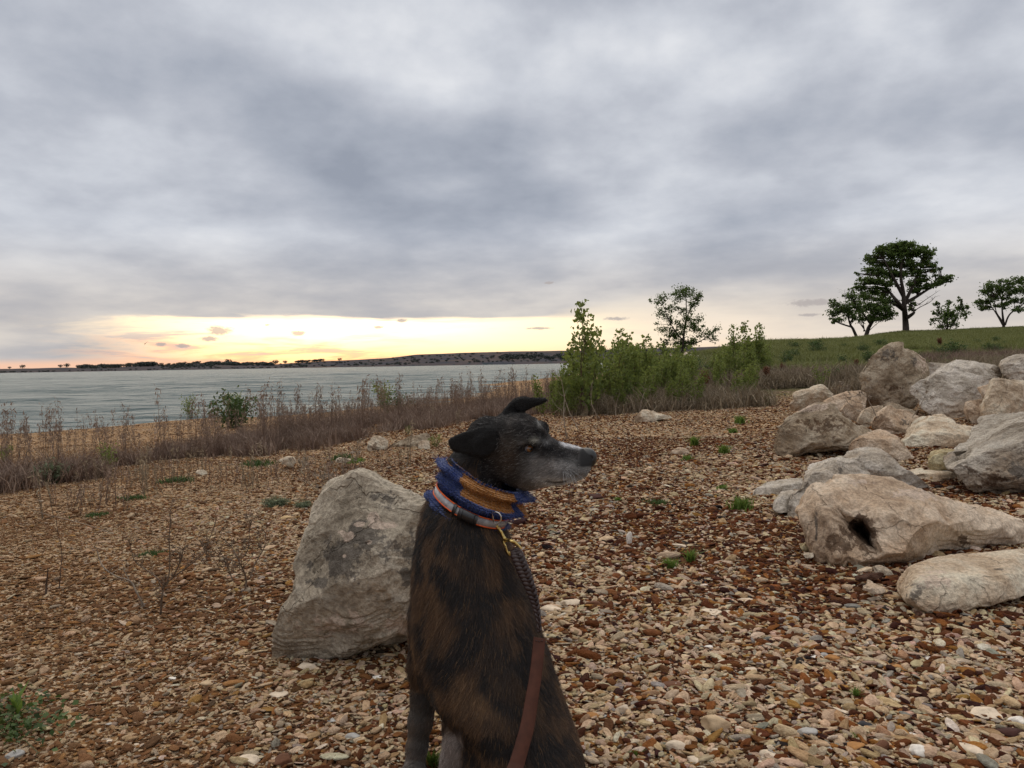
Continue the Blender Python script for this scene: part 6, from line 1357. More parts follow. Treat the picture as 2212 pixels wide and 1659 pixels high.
# tail on the ground behind the rump
DG.chain([P(1150, 1800, 1.16), P(1185, 1850, 1.13), P(1260, 1870, 1.12), P(1340, 1850, 1.13)], [.028, .02, .015, .009], .02)
Vd, Fd = DG.mesh()
# light relaxation
for _ in range(2):
    acc = np.zeros_like(Vd); cn = np.zeros(len(Vd))
    for a_, b_ in ((0, 1), (1, 2), (2, 3), (3, 0)):
        np.add.at(acc, Fd[:, a_], Vd[Fd[:, b_]]); np.add.at(cn, Fd[:, a_], 1); np.add.at(acc, Fd[:, b_], Vd[Fd[:, a_]]); np.add.at(cn, Fd[:, b_], 1)
    Vd = Vd*.5+.5*acc/cn[:, None]
def coat(V, j=None):
    """fur colour at points: brindle body, grizzled grey face, black ears, pale feet"""
    u, v = proj(V); n = len(V); q = V*1.0
    w1 = fbm(q*9, 3, 201); w2 = fbm(q*22, 3, 205)
    # tiger bands: slanted down to the left over the flank
    ph = (q[:, 2]*1.0+q[:, 0]*.45)*62+w1*7.5+w2*2.2; w3 = fbm(q*np.array([60, 60, 22]), 3, 207)
    band = .5+.5*np.sin(ph); band = band*.34+.36*(.5+.9*w2)+.30*(.5+.9*w1)+.22*w3-.03
    dark = np.array([.016, .0125, .0115]); brown = np.array([.100, .055, .028]); tan = np.array([.20, .115, .056])
    sp_u = np.interp(v, [1090, 1200, 1300, 1400, 1500, 1600, 1700], [985, 1005, 1020, 1060, 1095, 1150, 1190])
    spine = np.exp(-((u-sp_u)/np.interp(v, [1090, 1300, 1660], [30, 46, 62]))**2)
    f = sstep(band+.10*w3+.08*fbm(q*np.array([140, 140, 40]), 2, 209), .38, .66)*(1-.75*spine)
    edge = sstep(u, 915, 890)*sstep(v, 1230, 1290)*.6+sstep(u-np.interp(v, [1127, 1659], [1091, 1274]), -55, -10)*.5
    f = np.clip(f+edge*.6, 0, 1)
    f = f*(.78+.35*w3)
    c = dark*(1-f[:, None])+brown*f[:, None]; g = sstep(w2+.5*edge, .25, .7)*f
    c = c*(1-g[:, None]*.6)+tan*g[:, None]*.6
    # head
    zx = (u-855.8)/.21826; zy = (v-822.9)/.21826
    hd = (zy < 1100) & (zx > 820) | (zy < 770)
    n1 = fbm(q*60, 3, 211); n2 = fbm(q*130, 2, 215)
    H = np.tile(np.array([.013, .0115, .0115]), (n, 1))
    def lay(amt, colr): 
        a = np.clip(amt, 0, 1)[:, None]; return H*(1-a)+np.array(colr)*a
    def gs(x0, y0, sx, sy): return np.exp(-((zx-x0)/sx)**2-((zy-y0)/sy)**2)
    H = lay(.35*sstep(n1, -.1, .5), (.10, .085, .075))
    H = lay(gs(1090, 400, 200, 60)*.38*(.6+n1), (.15, .135, .125))                # crown grizzle
    H = lay(gs(1120, 760, 120, 200)*.6, (.075, .045, .025))                      # brown cheek
    H = lay(gs(1180, 620, 90, 90)*.45*(.7+n1), (.13, .11, .09))
    muz = sstep(zx, 1180, 1450)*sstep(zy-(700+(zx-1400)*.18)+n1*60+n2*25, -40, 120)
    H = lay(muz*(.70+.5*n1), (.32, .31, .30))
    H = lay(sstep(zx, 1330, 1500)*sstep(zy, 930, 990)*(1-sstep(zx, 1780, 1900)*.2)*(.8+.4*n1), (.50, .485, .46))
    H = lay(gs(1500, 960, 120, 40)*.8, (.42, .41, .39))
    H = lay(gs(1330, 1040, 150, 60)*.5, (.13, .09, .05))
    H = lay(gs(1650, 720, 150, 60)*(.65), (.035, .034, .036))                    # dark saddle of the muzzle
    br = sstep(zx, 1600, 1680)*sstep(1880-zx, 0, 40)*np.exp(-((zy-(630+(zx-1700)*.15))/26)**2)
    H = lay(br*1.2, (.70, .69, .70))                                             # white line on the bridge
    H = lay(gs(1430, 420, 30, 50)*1.0*(.6+n1), (.42, .42, .40)); H = lay(gs(1375, 585, 40, 26)*.85, (.33, .32, .27)); H = lay(gs(1265, 610, 35, 16)*.7, (.25, .24, .23))
    H = lay(gs(1510, 600, 70, 30)*.5, (.30, .30, .30))
    H = lay(np.exp(-(((zx-1320)/95)**2+((zy-665)/58)**2)**2)*.95*(1-gs(1375, 585, 40, 18)*.7), (.012, .010, .010))
    ml = np.interp(zx, [1500, 1580, 1660, 1760, 1850], [985, 1003, 995, 965, 935])
    H = lay(np.exp(-((zy-ml)/9)**2)*(zx > 1490)*(zx < 1700), (.012, .010, .010))
    H = lay(sstep(zx, 1800, 1835)*sstep(860-zy, 0, 20)*sstep(zy, 655, 675), (.014, .013, .014))
    for wx, wy in ((1650, 880), (1680, 860), (1715, 868), (1750, 880), (1665, 905), (1700, 900), (1735, 912), (1770, 905), (1690, 930), (1725, 940)):
        H = lay(gs(wx, wy, 11, 9)*.7, (.05, .045, .045))
    e1_ = poly_sdf(zx, zy, np.array([(515, 582), (560, 550), (640, 505), (750, 475), (860, 440), (960, 455), (1020, 540), (1000, 640), (930, 715), (860, 755), (750, 750), (640, 725), (560, 700)], float))
    e2_ = poly_sdf(zx, zy, np.array([(1000, 340), (1040, 305), (1100, 220), (1165, 165), (1280, 130), (1520, 140), (1520, 210), (1300, 290), (1240, 315), (1130, 330)], float))
    em = np.maximum(sstep(-e1_+n1*18, -26, 14)*(V[:, 1] < 1.40), sstep(-e2_+n1*14, -20, 8))
    H = H*(1-em[:, None])+np.array([.0075, .0068, .0068])*(1+.6*n1[:, None])*em[:, None]
    c = np.where(hd[:, None], H, c)
    # pale lower legs and the greyish paw
    lg = sstep(v, 1475, 1560)*(u < 946)*sstep(955-u, 0, 20)
    c = c*(1-.55*lg[:, None])+np.array([.12, .105, .09])*.55*lg[:, None]; lg2 = sstep(v, 1590, 1640)*(u < 950)*(.55+n1*.8); c = c*(1-np.clip(lg2, 0, 1)[:, None]*.6)+np.array([.22, .20, .185])*np.clip(lg2, 0, 1)[:, None]*.6
    ft = sstep(v, 1570, 1600)*sstep(1004-u, 0, 14)*(u > 950)
    c = c*(1-ft[:, None])+np.array([.30, .25, .22])*ft[:, None]
    ch = sstep(u-np.interp(v, [1127, 1260], [1092, 1132]), -14, -2)*sstep(1275-v, 0, 60)*(v > 1100)*(zy > 1100)
    c = c*(1-.5*ch[:, None])+np.array([.26, .19, .13])*.5*ch[:, None]
    return np.clip(c, .004, .8)
cols = coat(Vd)
dog = empty('dog', (float(P(1100, 1800, 1.27)[0]), 1.30, 0.0))
tag(dog, 'brindle dog with a grey muzzle sitting on gravel in a blue and orange knitted snood', 'dog')
def child(o, parent=None):
    p = parent or dog; o.parent = p; o.matrix_parent_inverse = Matrix.Translation(-Vector(dog.location)) if p is dog else Matrix.Identity(4); return o
m, t, b = mat('dog_skin_coat')
b.inputs['Roughness'].default_value = .75
t.put(b.inputs['Base Color'], t.mix(1.0, t.node('ShaderNodeAttribute', attribute_name='col').outputs['Color'], (.8, .8, .8), 'MULTIPLY'))
body = child(addobj('body', mesh_np('dog_body', Vd, Fd[:, ::-1] if False else Fd, True, cols), m))
# ---- fur strands
me = body.data; nf = len(Fd)
Pc = Vd[Fd].mean(1); e1 = Vd[Fd[:, 2]]-Vd[Fd[:, 0]]; e2 = Vd[Fd[:, 3]]-Vd[Fd[:, 1]]; nrm = np.cross(e1, e2); ar = np.linalg.norm(nrm, axis=1); nrm /= ar[:, None]+1e-12
gr = DG.at(Pc+nrm*.003)-DG.at(Pc-nrm*.003); 
if np.median(gr) < 0: nrm = -nrm
vd = Pc-CAM; vd /= np.linalg.norm(vd, axis=1)[:, None]; facing = -(nrm*vd).sum(1)
wgt = ar*np.where(facing > -.35, 1, .12); uu1, vv1 = proj(Pc); wgt *= np.where(vv1 > 1720, .3, 1)
hz = (uu1 > 1000) & (vv1 < 1075); wgt = wgt*np.where(hz, 2.3, 1.0)
rs = np.random.RandomState(5); NH = 150000
fi = rs.choice(nf, NH, p=wgt/wgt.sum()); a_, b2 = rs.rand(NH, 1), rs.rand(NH, 1)
q4 = Vd[Fd[fi]]; root = (q4[:, 0]*(1-a_)+q4[:, 1]*a_)*(1-b2)+(q4[:, 3]*(1-a_)+q4[:, 2]*a_)*b2; nn = nrm[fi]
ru, rv = proj(root); zx = (ru-855.8)/.21826; zy = (rv-822.9)/.21826
ishead = ((zy < 1080) & (zx > 840)) | (zy < 760); isear = ((zx < 1005) & (zy > 430) & (zy < 760)) | (zy < 320)
flow = np.tile(np.array([-.12, -.12, -1.0]), (NH, 1)); flow += np.stack([fbm(root*7, 2, 301)*.5, fbm(root*7, 2, 305)*.3, fbm(root*7, 2, 309)*.15], -1)
# on the back the coat sweeps outward from the spine
su = np.interp(rv, [1090, 1300, 1500, 1700], [985, 1020, 1095, 1190]); flow[:, 0] += np.clip((ru-su)/120, -1, 1)*.35
hf = np.array([-.95, .1, -.28]); flow[ishead] = hf+np.stack([fbm(root*20, 2, 311)*.3, fbm(root*20, 2, 315)*.3, fbm(root*20, 2, 319)*.4], -1)[ishead]
nz = (zx > 1700) & ishead; flow[nz] = np.array([-.8, 0, -.5])
flow -= nn*(flow*nn).sum(1)[:, None]; flow /= np.linalg.norm(flow, axis=1)[:, None]+1e-9
flow += rs.normal(0, .16, (NH, 3))
ln = np.where(isear, .0035, np.where(ishead, np.interp(zx, [900, 1250, 1500, 1900], [.0065, .0065, .006, .0032]), .014))*rs.uniform(.6, 1.25, NH)
ln = np.where(rv > 1500, ln*.8, ln); ln = np.where((ru < 950) & (rv > 1480), .006, ln)
lift = np.where(ishead, .30, .24)*rs.uniform(.4, 1.3, NH)
# leave the eye, nose and mouth clear
eyed = ((zx-1310)/62)**2+((zy-672)/44)**2 < 1; nosed = (zx > 1815) & (zy < 852) & (zy > 655); keep = ~(eyed & (facing[fi] > 0)) & ~nosed
K = 4; tt_ = np.linspace(0, 1, K)[None, :, None]
pts = root[:, None, :]+ln[:, None, None]*(flow[:, None, :]*tt_+nn[:, None, :]*(lift[:, None, None]*(tt_-.35*tt_**2)))
pts[:, 0] -= nn*.0005
pts = pts[keep]; hc_ = coat(root[keep]); vr = rs.lognormal(0, .33, len(hc_))
grz = (rs.rand(len(hc_)) < .05) & ishead[keep] & ~isear[keep]; hc_ = np.clip(hc_*vr[:, None], .003, .8); hc_[grz] = np.maximum(hc_[grz], np.array([.22, .21, .20]))
tn = (rs.rand(len(hc_)) < .06) & ~ishead[keep]; hc_[tn] = np.maximum(hc_[tn], np.array([.16, .09, .04])*rs.uniform(.5, 1.2, (tn.sum(), 1)))
def hair(name, pts, colr, r0, r1, m, parent):
    n, K = pts.shape[:2]; hc = bpy.data.hair_curves.new(name); hc.add_curves([K]*n)
    hc.attributes['position'].data.foreach_set('vector', pts.astype(np.float32).ravel())
    ra = hc.attributes.get('radius') or hc.attributes.new('radius', 'FLOAT', 'POINT')
    ra.data.foreach_set('value', np.tile(np.linspace(r0, r1, K), n).astype(np.float32))
    ca = hc.attributes.new('hcol', 'FLOAT_COLOR', 'CURVE'); c = np.ones((n, 4), np.float32); c[:, :3] = colr; ca.data.foreach_set('color', c.ravel())
    o = bpy.data.objects.new(name, hc); COL.objects.link(o); hc.materials.append(m); child(o, parent); return o
HM, t, b = mat('fur_strand'); t.put(b.inputs['Base Color'], t.node('ShaderNodeAttribute', attribute_name='hcol').outputs['Color']); b.inputs['Roughness'].default_value = .5; b.inputs['Specular IOR Level'].default_value = .3
fur = hair('fur', pts, hc_, .00028, .00009, HM, body); fur['kind'] = 'stuff'
rw_ = np.random.RandomState(3); wr_ = np.array([side(1650+rw_.uniform(0, 120), 865+rw_.uniform(0, 70), -.001) for _ in range(16)]); wd_ = np.array([[.35, -1, -.25]])+rw_.normal(0, .3, (16, 3)); wl_ = rw_.uniform(.02, .045, (16, 1, 1)); tw_ = np.linspace(0, 1, 6)[None, :, None]
whk = hair('whiskers', wr_[:, None]+wl_*(wd_[:, None]*tw_*.6+np.array([.1, -.2, -.55])*tw_**2), np.full((16, 3), .30), .00022, .00006, HM, body); whk['kind'] = 'stuff'
# ---- nose leather
NS = SDF(side(1890, 750)-np.array([.04, .05, .04]), side(1890, 750)+np.array([.04, .07, .04]), .0012)
nc = HP(1885, 745)
NS.ell(nc+np.array([.001, 0, -.001]), (.0172, .0165, .0160), .004); NS.ell(HP(1918, 790), (.0095, .0135, .012), .006); NS.ell(HP(1858, 738), (.012, .012, .0115), .006)
NS.ell(HP(1915, 765, -.0150), (.0050, .0045, .0035), .003, sub=True); NS.cap(HP(1885, 800, -.015), HP(1912, 775, -.014), .0018, .0022, .002, True); NS.ell(HP(1945, 765, .012), (.005, .0045, .0035), .003, sub=True)
Vn, Fn = NS.mesh()
m, t, b = mat('nose_leather'); o = t.node('ShaderNodeTexCoord').outputs['Object']
t.put(b.inputs['Base Color'], (.007, .0065, .0075)); t.put(b.inputs['Normal'], t.bump(t.vor(o, 900), .4, .0006)); b.inputs['Roughness'].default_value = .42; b.inputs['Specular IOR Level'].default_value = .5
child(addobj('nose', mesh_np('dog_nose', Vn, Fn, True), m))
# ---- eye
ec = side(1312, 672, .0035)
def sphere(c, r, seg=32, rings=20, sc=(1, 1, 1)):
    th = np.linspace(0, math.pi, rings+1); ph = np.arange(seg)*2*math.pi/seg
    V = np.array([[math.sin(a)*math.cos(p), -math.cos(a), math.sin(a)*math.sin(p)] for a in th for p in ph])*r*np.array(sc)
    i = np.arange(rings)[:, None]*seg; j = np.arange(seg)[None, :]; j2 = (j+1) % seg
    return V+np.array(c), np.stack([i+j, i+seg+j, i+seg+j2, i+j2], -1).reshape(-1, 4)
m, t, b = mat('eye'); o = t.node('ShaderNodeTexCoord').outputs['Object']
look = np.array([.36, -.93, -.02]); look /= np.linalg.norm(look)
dt = t.node('ShaderNodeVectorMath', {0: t.vm('NORMALIZE', o), 1: tuple(look)}, operation='DOT_PRODUCT').outputs['Value']
ir = t.ramp(t.noise(o, 900, 3), [(.3, (.10, .038, .010)), (.7, (.26, .11, .03))])
cc = t.mix(t.step(dt, .955, .97), ir, (.004, .004, .004)); cc = t.mix(t.step(dt, .80, .775), cc, (.05, .035, .03)); cc = t.mix(t.step(dt, .70, .66), cc, (.16, .15, .16))
t.put(b.inputs['Base Color'], cc); b.inputs['Roughness'].default_value = .06; b.inputs['Specular IOR Level'].default_value = .5; b.inputs['Coat Weight'].default_value = .6
Ve, Fe = sphere((0, 0, 0), .0102); eo = addobj('eye', mesh_np('dog_eye', Ve, Fe, True), m); eo.location = Vector(ec+np.array([0, .0020, .0003])); eo.parent = dog; eo.matrix_parent_inverse = Matrix.Translation(-Vector(dog.location))
# eyelids: dark rims round the almond opening
ac = Acc()
for arc in ([(1250, 690), (1258, 650), (1286, 620), (1330, 611), (1370, 630), (1400, 664), (1416, 674)], [(1255, 690), (1275, 712), (1310, 722), (1345, 712), (1380, 686), (1412, 672)]):
    pp = [side(x, y, -.0002) for x, y in arc]; ymin = ec[1]-.0045
    pp = [P(*ZH(x, y), min(p[1], ymin+.00012*abs(x-1330))) for (x, y), p in zip(arc, pp)]
    ac.tube(spline(pp, 18), [.0012]+[.0022]*16+[.0012], 8)
m = simple('eyelid_skin', (.012, .010, .010), .45, var=.2, spec=.4)
child(addobj('eyelid', ac.mesh('dog_eyelid'), m))
DOGSIDE = DG
# ---- knitted snood
st = [(0, (400, 1225), (1010, 1430), .060), (.05, (345, 1200), (1050, 1440), .070), (.11, (312, 1145), (1075, 1415), .076), (.18, (335, 1090), (1095, 1405), .074), (.24, (425, 1100), (1092, 1392), .066), (.33, (455, 1055), (1090, 1350), .064), (.40, (462, 1020), (1130, 1328), .068), (.46, (440, 985), (1225, 1325), .078),
      (.53, (432, 945), (1262, 1300), .081), (.58, (452, 905), (1268, 1265), .078), (.64, (452, 865), (1282, 1225), .080), (.70, (440, 835), (1300, 1185), .080), (.77, (455, 805), (1312, 1150), .080), (.85, (472, 775), (1318, 1125), .080), (.91, (500, 752), (1312, 1096), .078), (.96, (545, 742), (1290, 1078), .072), (1.0, (600, 770), (1210, 1090), .056)]
sT = np.array([q[0] for q in st]); SYC = 1.408
sL = np.array([P(*ZH(*q[1]), SYC) for q in st]); sR = np.array([P(*ZH(*q[2]), SYC) for q in st]); sB = np.array([q[3] for q in st])+.006
def snood_pt(tv, th, out=0.0, tab=None):
    sT, sL, sR, sB = tab or (globals()['sT'], globals()['sL'], globals()['sR'], globals()['sB'])
    L = np.stack([np.interp(tv, sT, sL[:, i]) for i in range(3)], -1); Rr = np.stack([np.interp(tv, sT, sR[:, i]) for i in range(3)], -1); B_ = np.interp(tv, sT, sB)
    c = (L+Rr)/2; e = (Rr-L)/2; ln_ = np.linalg.norm(e, axis=-1)
    eh = e/ln_[..., None]; k = (ln_+out)/ln_
    sag = -(.010 if tab is None else .006)*np.abs(np.sin(th))**2   # the near side hangs a little lower
    return c+e*(np.cos(th)*k)[..., None]+np.stack([0*th, -(B_+out)*np.sin(th), sag], -1)
nt_, nth = 210, 520
tv, th = np.meshgrid(np.linspace(0, 1, nt_), np.linspace(0, 2*math.pi, nth, endpoint=False), indexing='ij')
front_x = np.interp(th, [0, math.pi, 2*math.pi], [1, 0, 1]); 
rows = tv*30; sts = th/(2*math.pi)*70
V_st = .5+.5*np.cos(2*math.pi*(sts)); rw = .5+.5*np.cos(2*math.pi*(rows+.35*np.abs(np.sin(math.pi*sts))))
lump = fbm(np.stack([tv*9, np.cos(th)*3, np.sin(th)*3], -1), 3, 401)
out_ = -.004+.0052*rw*(.45+.55*V_st)+.012*lump
out_ = out_+.0065*np.cos(2*math.pi*(tv-.55)/.235)*sstep(tv, .40, .48)*(1-sstep(tv, .93, 1.0))+.006*np.exp(-((tv-.12)/.06)**2)
SVv = snood_pt(tv.ravel(), th.ravel(), out_.ravel())
ii = np.arange(nt_-1)[:, None]*nth; jj = np.arange(nth)[None, :]; j2 = (jj+1) % nth
SQ = np.stack([ii+jj, ii+j2, ii+nth+j2, ii+nth+jj], -1).reshape(-1, 4)
# orange knitted panels: the wide one facing the viewer and smaller ones at both ends
def orange(tv, th):
    P_ = snood_pt(tv, th); u, v = proj(P_); zx = (u-855.8)/.21826; zy = (v-822.9)/.21826
    nzz = fbm(P_*90, 2, 411)*14
    front = np.sin(th) > .05
    mid = (tv > .565) & (tv < .915+.012*np.sign(np.sin(sts_f(th)*2*math.pi))) & (zx > 650+nzz+(tv-.6)*-60) & (zx < 1185+nzz) & front
    left = (tv > .86) & (zx < 520+nzz) & ~mid; right = (zx > 1225+nzz) & (tv > .52) & (tv < .74)
    dash = (tv > .93) & (np.mod(th*21, 2) < .9) & front & (zx < 1100) & (zx > 600)
    return mid | left | right | dash
def sts_f(th): return th/(2*math.pi)*70
om = orange(tv.ravel(), th.ravel())
fo = om[SQ].sum(1) >= 3
def wool(name, lo_, hi_):
    m, t, b = mat(name); o = t.node('ShaderNodeTexCoord').outputs['Object']; n = t.noise(o, 260, 4, .7); n2 = t.noise(o, 35, 3)
    t.put(b.inputs['Base Color'], t.ramp(t.m('ADD', t.m('MULTIPLY', n, .6), t.m('MULTIPLY', n2, .4)), [(.35, lo_), (.65, hi_)]))
    t.put(b.inputs['Normal'], t.bump(n, .6, .002)); b.inputs['Roughness'].default_value = .95
    t.put(b.inputs['Sheen Weight'], .3); return m
BLUE = wool('blue_wool', (.015, .026, .080), (.048, .072, .20)); ORG = wool('orange_wool', (.20, .080, .014), (.42, .185, .045))
def sub(Q, keep_):
    q = Q[keep_]; us_, inv = np.unique(q, return_inverse=True); return us_, inv.reshape(q.shape)
k1, q1 = sub(SQ, ~fo); k2, q2 = sub(SQ, fo)
snood = child(addobj('snood', mesh_np('snood_knit', SVv[k1], q1, True), BLUE))
op = child(addobj('orange_panel', mesh_np('snood_panel', SVv[k2], q2, True), ORG), snood)
# wool fuzz
rs = np.random.RandomState(8); nfz = 20000
tf = rs.rand(nfz)*.97+.02; hf_ = rs.uniform(-.5, math.pi+.5, nfz); ro = snood_pt(tf, hf_, -.002+.010*fbm(np.stack([tf*9, np.cos(hf_)*3, np.sin(hf_)*3], -1), 3, 401)+.0065*np.cos(2*math.pi*(tf-.55)/.235)*sstep(tf, .40, .48)*(1-sstep(tf, .93, 1.0))); r2 = snood_pt(tf, hf_, .01); nf_ = r2-ro; nf_ /= np.linalg.norm(nf_, axis=1)[:, None]
tan_ = rs.normal(0, 1, (nfz, 3)); L_ = (rs.uniform(.0025, .0058, nfz)*np.where(tf > .9, .6, 1))[:, None, None]; bl = (nf_*.55+tan_*.6)
tt3 = np.linspace(0, 1, 4)[None, :, None]; fz = ro[:, None]+L_*(bl[:, None]*tt3+rs.normal(0, .35, (nfz, 1, 3))*tt3**2)
isor = orange(tf, hf_); fz[isor] = (ro[:, None]+(fz-ro[:, None])*.45)[isor]; fc = np.where(isor[:, None], np.array([.34, .14, .032]), np.array([.045, .070, .22]))*rs.lognormal(0, .3, nfz)[:, None]
fzo = hair('wool_fuzz', fz, fc, .00025, .0001, HM, snood); fzo['kind'] = 'stuff'
# ---- collar: grey reflective webbing with orange edges
CTAB = (np.array([0., 1.]), np.array([P(*ZH(418, 1112), SYC), P(*ZH(450, 1032), SYC)]), np.array([P(*ZH(1050, 1400), SYC), P(*ZH(1078, 1318), SYC)]), np.array([.082, .080]))
def ringband(name, t0, t1, th0, th1, out, thick, m, parent, n=60, prof=None):
    ths = np.linspace(th0, th1, n); ac = Acc(); rows_ = []
    for (tq, oo) in ((t0, out), (t0, out+thick), (t1, out+thick), (t1, out)):
        rows_.append(snood_pt(np.full(n, tq), ths, oo, CTAB))
    V = np.concatenate(rows_); Q = []
    for a_ in range(4):
        b_ = (a_+1) % 4
        for i in range(n-1): Q.append((a_*n+i, b_*n+i, b_*n+i+1, a_*n+i+1))
    Q.append((0, n, 2*n, 3*n)); Q.append((n-1, 4*n-1, 3*n-1, 2*n-1))
    ac.add(V, np.array(Q)); return child(addobj(name, ac.mesh(name+'_mesh', False), m), parent)
m, t, b = mat('reflective_webbing'); o = t.node('ShaderNodeTexCoord').outputs['Object']
t.put(b.inputs['Base Color'], t.ramp(t.noise(o, 120, 4), [(.35, (.22, .225, .24)), (.65, (.36, .365, .375))])); b.inputs['Roughness'].default_value = .5; t.put(b.inputs['Normal'], t.bump(t.vor(o, 260), .4, .001)); REFL = m
OEDGE = simple('orange_binding', (.62, .10, .022), .7, var=.2, scale=150); BLK = simple('black_plastic', (.012, .012, .014), .35, var=.1, spec=.5)
def th_of(zx):   # ring angle where the collar passes under head-view column zx
    a = np.linspace(0.02, math.pi-.02, 400); p = snood_pt(np.full(400, .5), a, .008, CTAB); u, v = proj(p); z = (u-855.8)/.21826
    return float(np.interp(zx, z[::-1], a[::-1]))
CT0, CT1 = .0, 1.
collar = ringband('collar', CT0+.03, CT1-.03, -.3, math.pi+.25, .0075, .0022, REFL, dog, 120)
for tq in (CT0, CT1-.10): ringband('edging', tq, tq+.10, -.3, math.pi+.25, .0072, .0036, OEDGE, collar, 120)
bk = ringband('buckle', CT0-.08, CT1+.08, th_of(785), th_of(640), .007, .0085, BLK, collar, 16)
ringband('buckle_end', CT0-.12, CT1+.12, th_of(658), th_of(630), .007, .0105, BLK, collar, 5); ringband('buckle_end', CT0-.12, CT1+.12, th_of(795), th_of(765), .007, .0105, BLK, collar, 5)
ringband('slider', CT0-.12, CT1+.12, th_of(598), th_of(572), .007, .0060, BLK, collar, 5)
# steel D ring
STEEL = simple('steel', (.62, .60, .57), .28, 1.0, .1, 60); BRASS = simple('brass', (.62, .46, .17), .30, 1.0, .18, 90)
c0 = P(*ZH(985, 1352), 1.324); a_ = np.linspace(-2.1, 2.1, 40); rr_ = .0095
ring = np.stack([c0[0]+rr_*np.cos(a_+.25), c0[1]-.004*np.cos(a_), c0[2]-rr_*1.05*np.sin(-(a_+.25))], -1)
ac = Acc(); ac.tube(np.vstack([ring, ring[:1]]), .0013, 10); child(addobj('ring', ac.mesh('d_ring'), STEEL), collar)

# ================================================================== leash (clipped to the dog, a thing of its own)
cl0 = P(*ZH(948, 1365), 1.318)
leash = empty('leash', (float(cl0[0]), float(cl0[1]), float(cl0[2]))); tag(leash, 'brown leather leash with a brass clip and braided upper end hanging down the dog back', 'leash')
def lchild(o, p=None): o.parent = p or leash; o.matrix_parent_inverse = Matrix.Identity(4) if p else Matrix.Translation(-Vector(leash.location)); return o
def surf_y(u, v, off):
    ys = np.linspace(1.10, 1.50, 300); pts_ = np.array([P(u, v, yy) for yy in ys]); f = DG.at(pts_); j = int(np.argmax(f < 0)) if (f < 0).any() else 160
    return ys[j]+off
def hpnt(x, y, off=-.007):
    u, v = ZH(x, y); return P(u, v, min(surf_y(u, v, off), 1.345))
ac = Acc()
loop_ = [hpnt(958, 1358), hpnt(940, 1372), hpnt(962, 1408), hpnt(985, 1432), hpnt(992, 1420), hpnt(970, 1375)]
ac.tube(spline(loop_, 24), .0019, 8); lchild(addobj('swivel_eye', ac.mesh('clip_eye'), BRASS))
ac = Acc(); bp = spline([hpnt(985, 1430), hpnt(1010, 1455), hpnt(1035, 1490), hpnt(1058, 1535), hpnt(1078, 1572)], 26)
ac.tube(bp, [.0018, .002, .0038, .0040, .0022, .0022, .0034, .0036, .0030, .0026, .0026, .0028, .0030, .0030, .0028, .0026, .0026, .0028, .0030, .0030, .0030, .0034, .0038, .0036, .0030, .0026], 10)
lchild(addobj('clip_body', ac.mesh('clip_body'), BRASS))
ac = Acc(); hk = [hpnt(1085, 1640, -.010), hpnt(1062, 1600, -.010), hpnt(1090, 1578, -.012), hpnt(1130, 1580, -.014), hpnt(1175, 1602, -.014), hpnt(1205, 1630, -.012), hpnt(1232, 1662, -.010)]
ac.tube(spline(hk, 40), np.concatenate([np.full(8, .0022), np.linspace(.0025, .0033, 12), np.full(20, .0030)]), 10); lchild(addobj('clip_hook', ac.mesh('clip_hook'), BRASS))
ac = Acc(); ac.tube(spline([hpnt(1082, 1640, -.006), hpnt(1098, 1690, -.006), hpnt(1128, 1728, -.006), hpnt(1118, 1690, -.01)], 16), .0022, 8); lchild(addobj('clip_gate', ac.mesh('clip_gate'), BRASS))
LEA = simple('brown_leather', (.062, .022, .013), .6, var=.25, scale=60, spec=.15); LEAD = simple('dark_braided_leather', (.028, .014, .012), .45, var=.3, scale=120, spec=.4)
def bpnt(x, y, off=-.008, ymax=None):
    u, v = ZB(x, y); Y = surf_y(u, v, off); return P(u, v, Y if ymax is None else min(Y, ymax))
yb = np.interp(np.arange(9), [0, 2, 4, 6, 8], [1.300, 1.285, 1.275, 1.268, 1.255])
path = [P(*ZB(x, y), Y) for (x, y), Y in zip([(852, 268), (868, 300), (893, 360), (917, 420), (942, 480), (968, 555), (988, 625), (1003, 700), (1012, 790)], yb)]
sp_ = spline(path, 90)
wid = np.interp(np.linspace(0, 1, 90), [0, .12, .35, .7, .9, 1], [.008, .011, .011, .0075, .0045, .004])
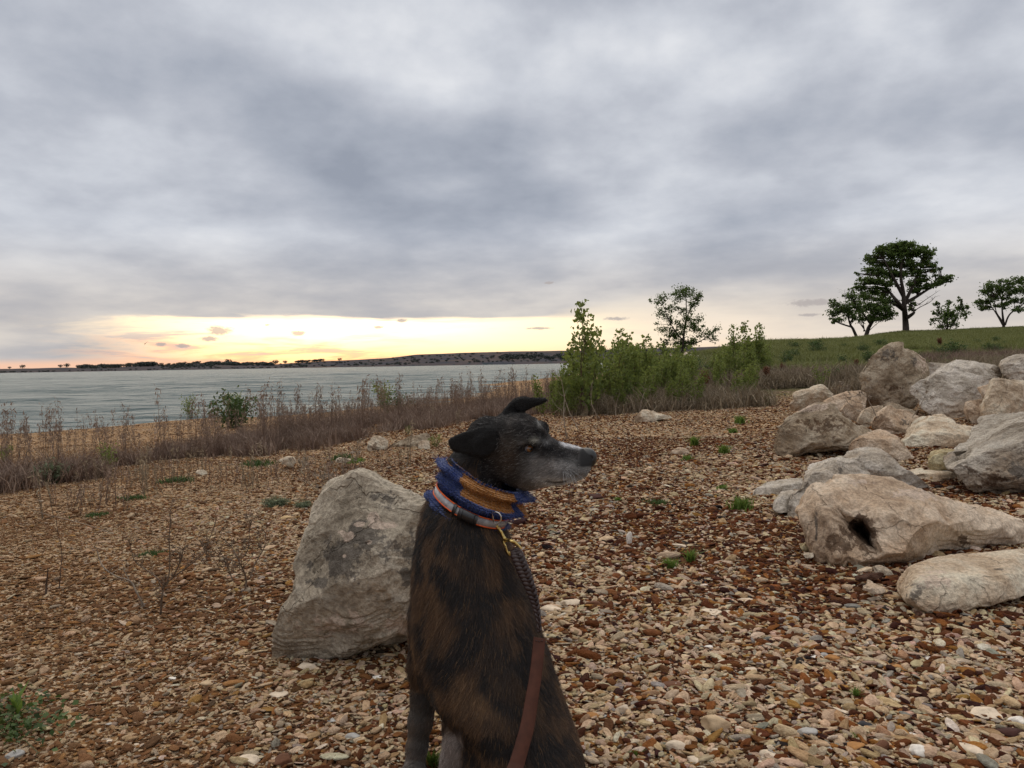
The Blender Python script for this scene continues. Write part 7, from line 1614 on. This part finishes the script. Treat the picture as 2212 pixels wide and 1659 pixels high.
for k in range(3):
    a2 = np.linspace(0, 1, 90)*2*math.pi*6.5+k*2*math.pi/3
    T = np.gradient(sp_, axis=0); T /= np.linalg.norm(T, axis=1)[:, None]; sdv = np.cross(T, np.array([0, 1., 0])); sdv /= np.linalg.norm(sdv, axis=1)[:, None]
    br = sp_+sdv*(wid*.62*np.sin(a2))[:, None]+np.array([0, 1, 0])*(wid*.30*np.sin(2*a2))[:, None]
    ac = Acc(); ac.tube(br, wid*.46, 8); lchild(addobj('braid_strand', ac.mesh('braid_strand'), LEAD))
sc_ = [(1012, 830, 78, 1.250), (1005, 900, 78, 1.240), (995, 1000, 79, 1.226), (982, 1100, 80, 1.212), (965, 1200, 84, 1.198), (950, 1300, 88, 1.184), (932, 1400, 92, 1.170), (905, 1500, 94, 1.156), (876, 1600, 97, 1.142), (856, 1659, 99, 1.132), (800, 1800, 106, 1.10), (700, 2000, 115, 1.05), (560, 2220, 125, .98), (400, 2500, 140, .88)]
cp = spline(np.array([P(*ZB(x, y), Y) for x, y, w, Y in sc_]), 80); wd = np.interp(np.linspace(0, 1, 80), np.linspace(0, 1, len(sc_)), [w*.33865/F_PX*Y/2 for x, y, w, Y in sc_])
T = np.gradient(cp, axis=0); T /= np.linalg.norm(T, axis=1)[:, None]; tw = np.linspace(.10, .45, 80); ax_ = np.stack([np.cos(tw), np.sin(tw)*.8, np.sin(tw)*.1], -1); ax_ -= T*(ax_*T).sum(1)[:, None]; ax_ /= np.linalg.norm(ax_, axis=1)[:, None]; nb = np.cross(T, ax_)
prof = [(-1, -.6), (-.93, -1), (.93, -1), (1, -.6), (1, .6), (.93, 1), (-.93, 1), (-1, .6)]
V = np.concatenate([[cp[i]+ax_[i]*wd[i]*a+nb[i]*.0017*b_ for a, b_ in prof] for i in range(80)]); Q = np.array([(i*8+j, i*8+(j+1) % 8, (i+1)*8+(j+1) % 8, (i+1)*8+j) for i in range(79) for j in range(8)])
ac = Acc(); ac.add(V, Q, np.array([(0, j+1, j) for j in range(1, 7)])); strap = lchild(addobj('strap', ac.mesh('leash_strap', False), LEA))
ac = Acc()
for x, y in ((985, 845), (1003, 850), (1022, 846), (1008, 862), (990, 860)): 
    q = P(*ZB(x, y), 1.2445); ac.tube([q, q+np.array([.003, 0, -.001])], .0007, 6)
lchild(addobj('stitching', ac.mesh('stitch'), LEAD), strap)
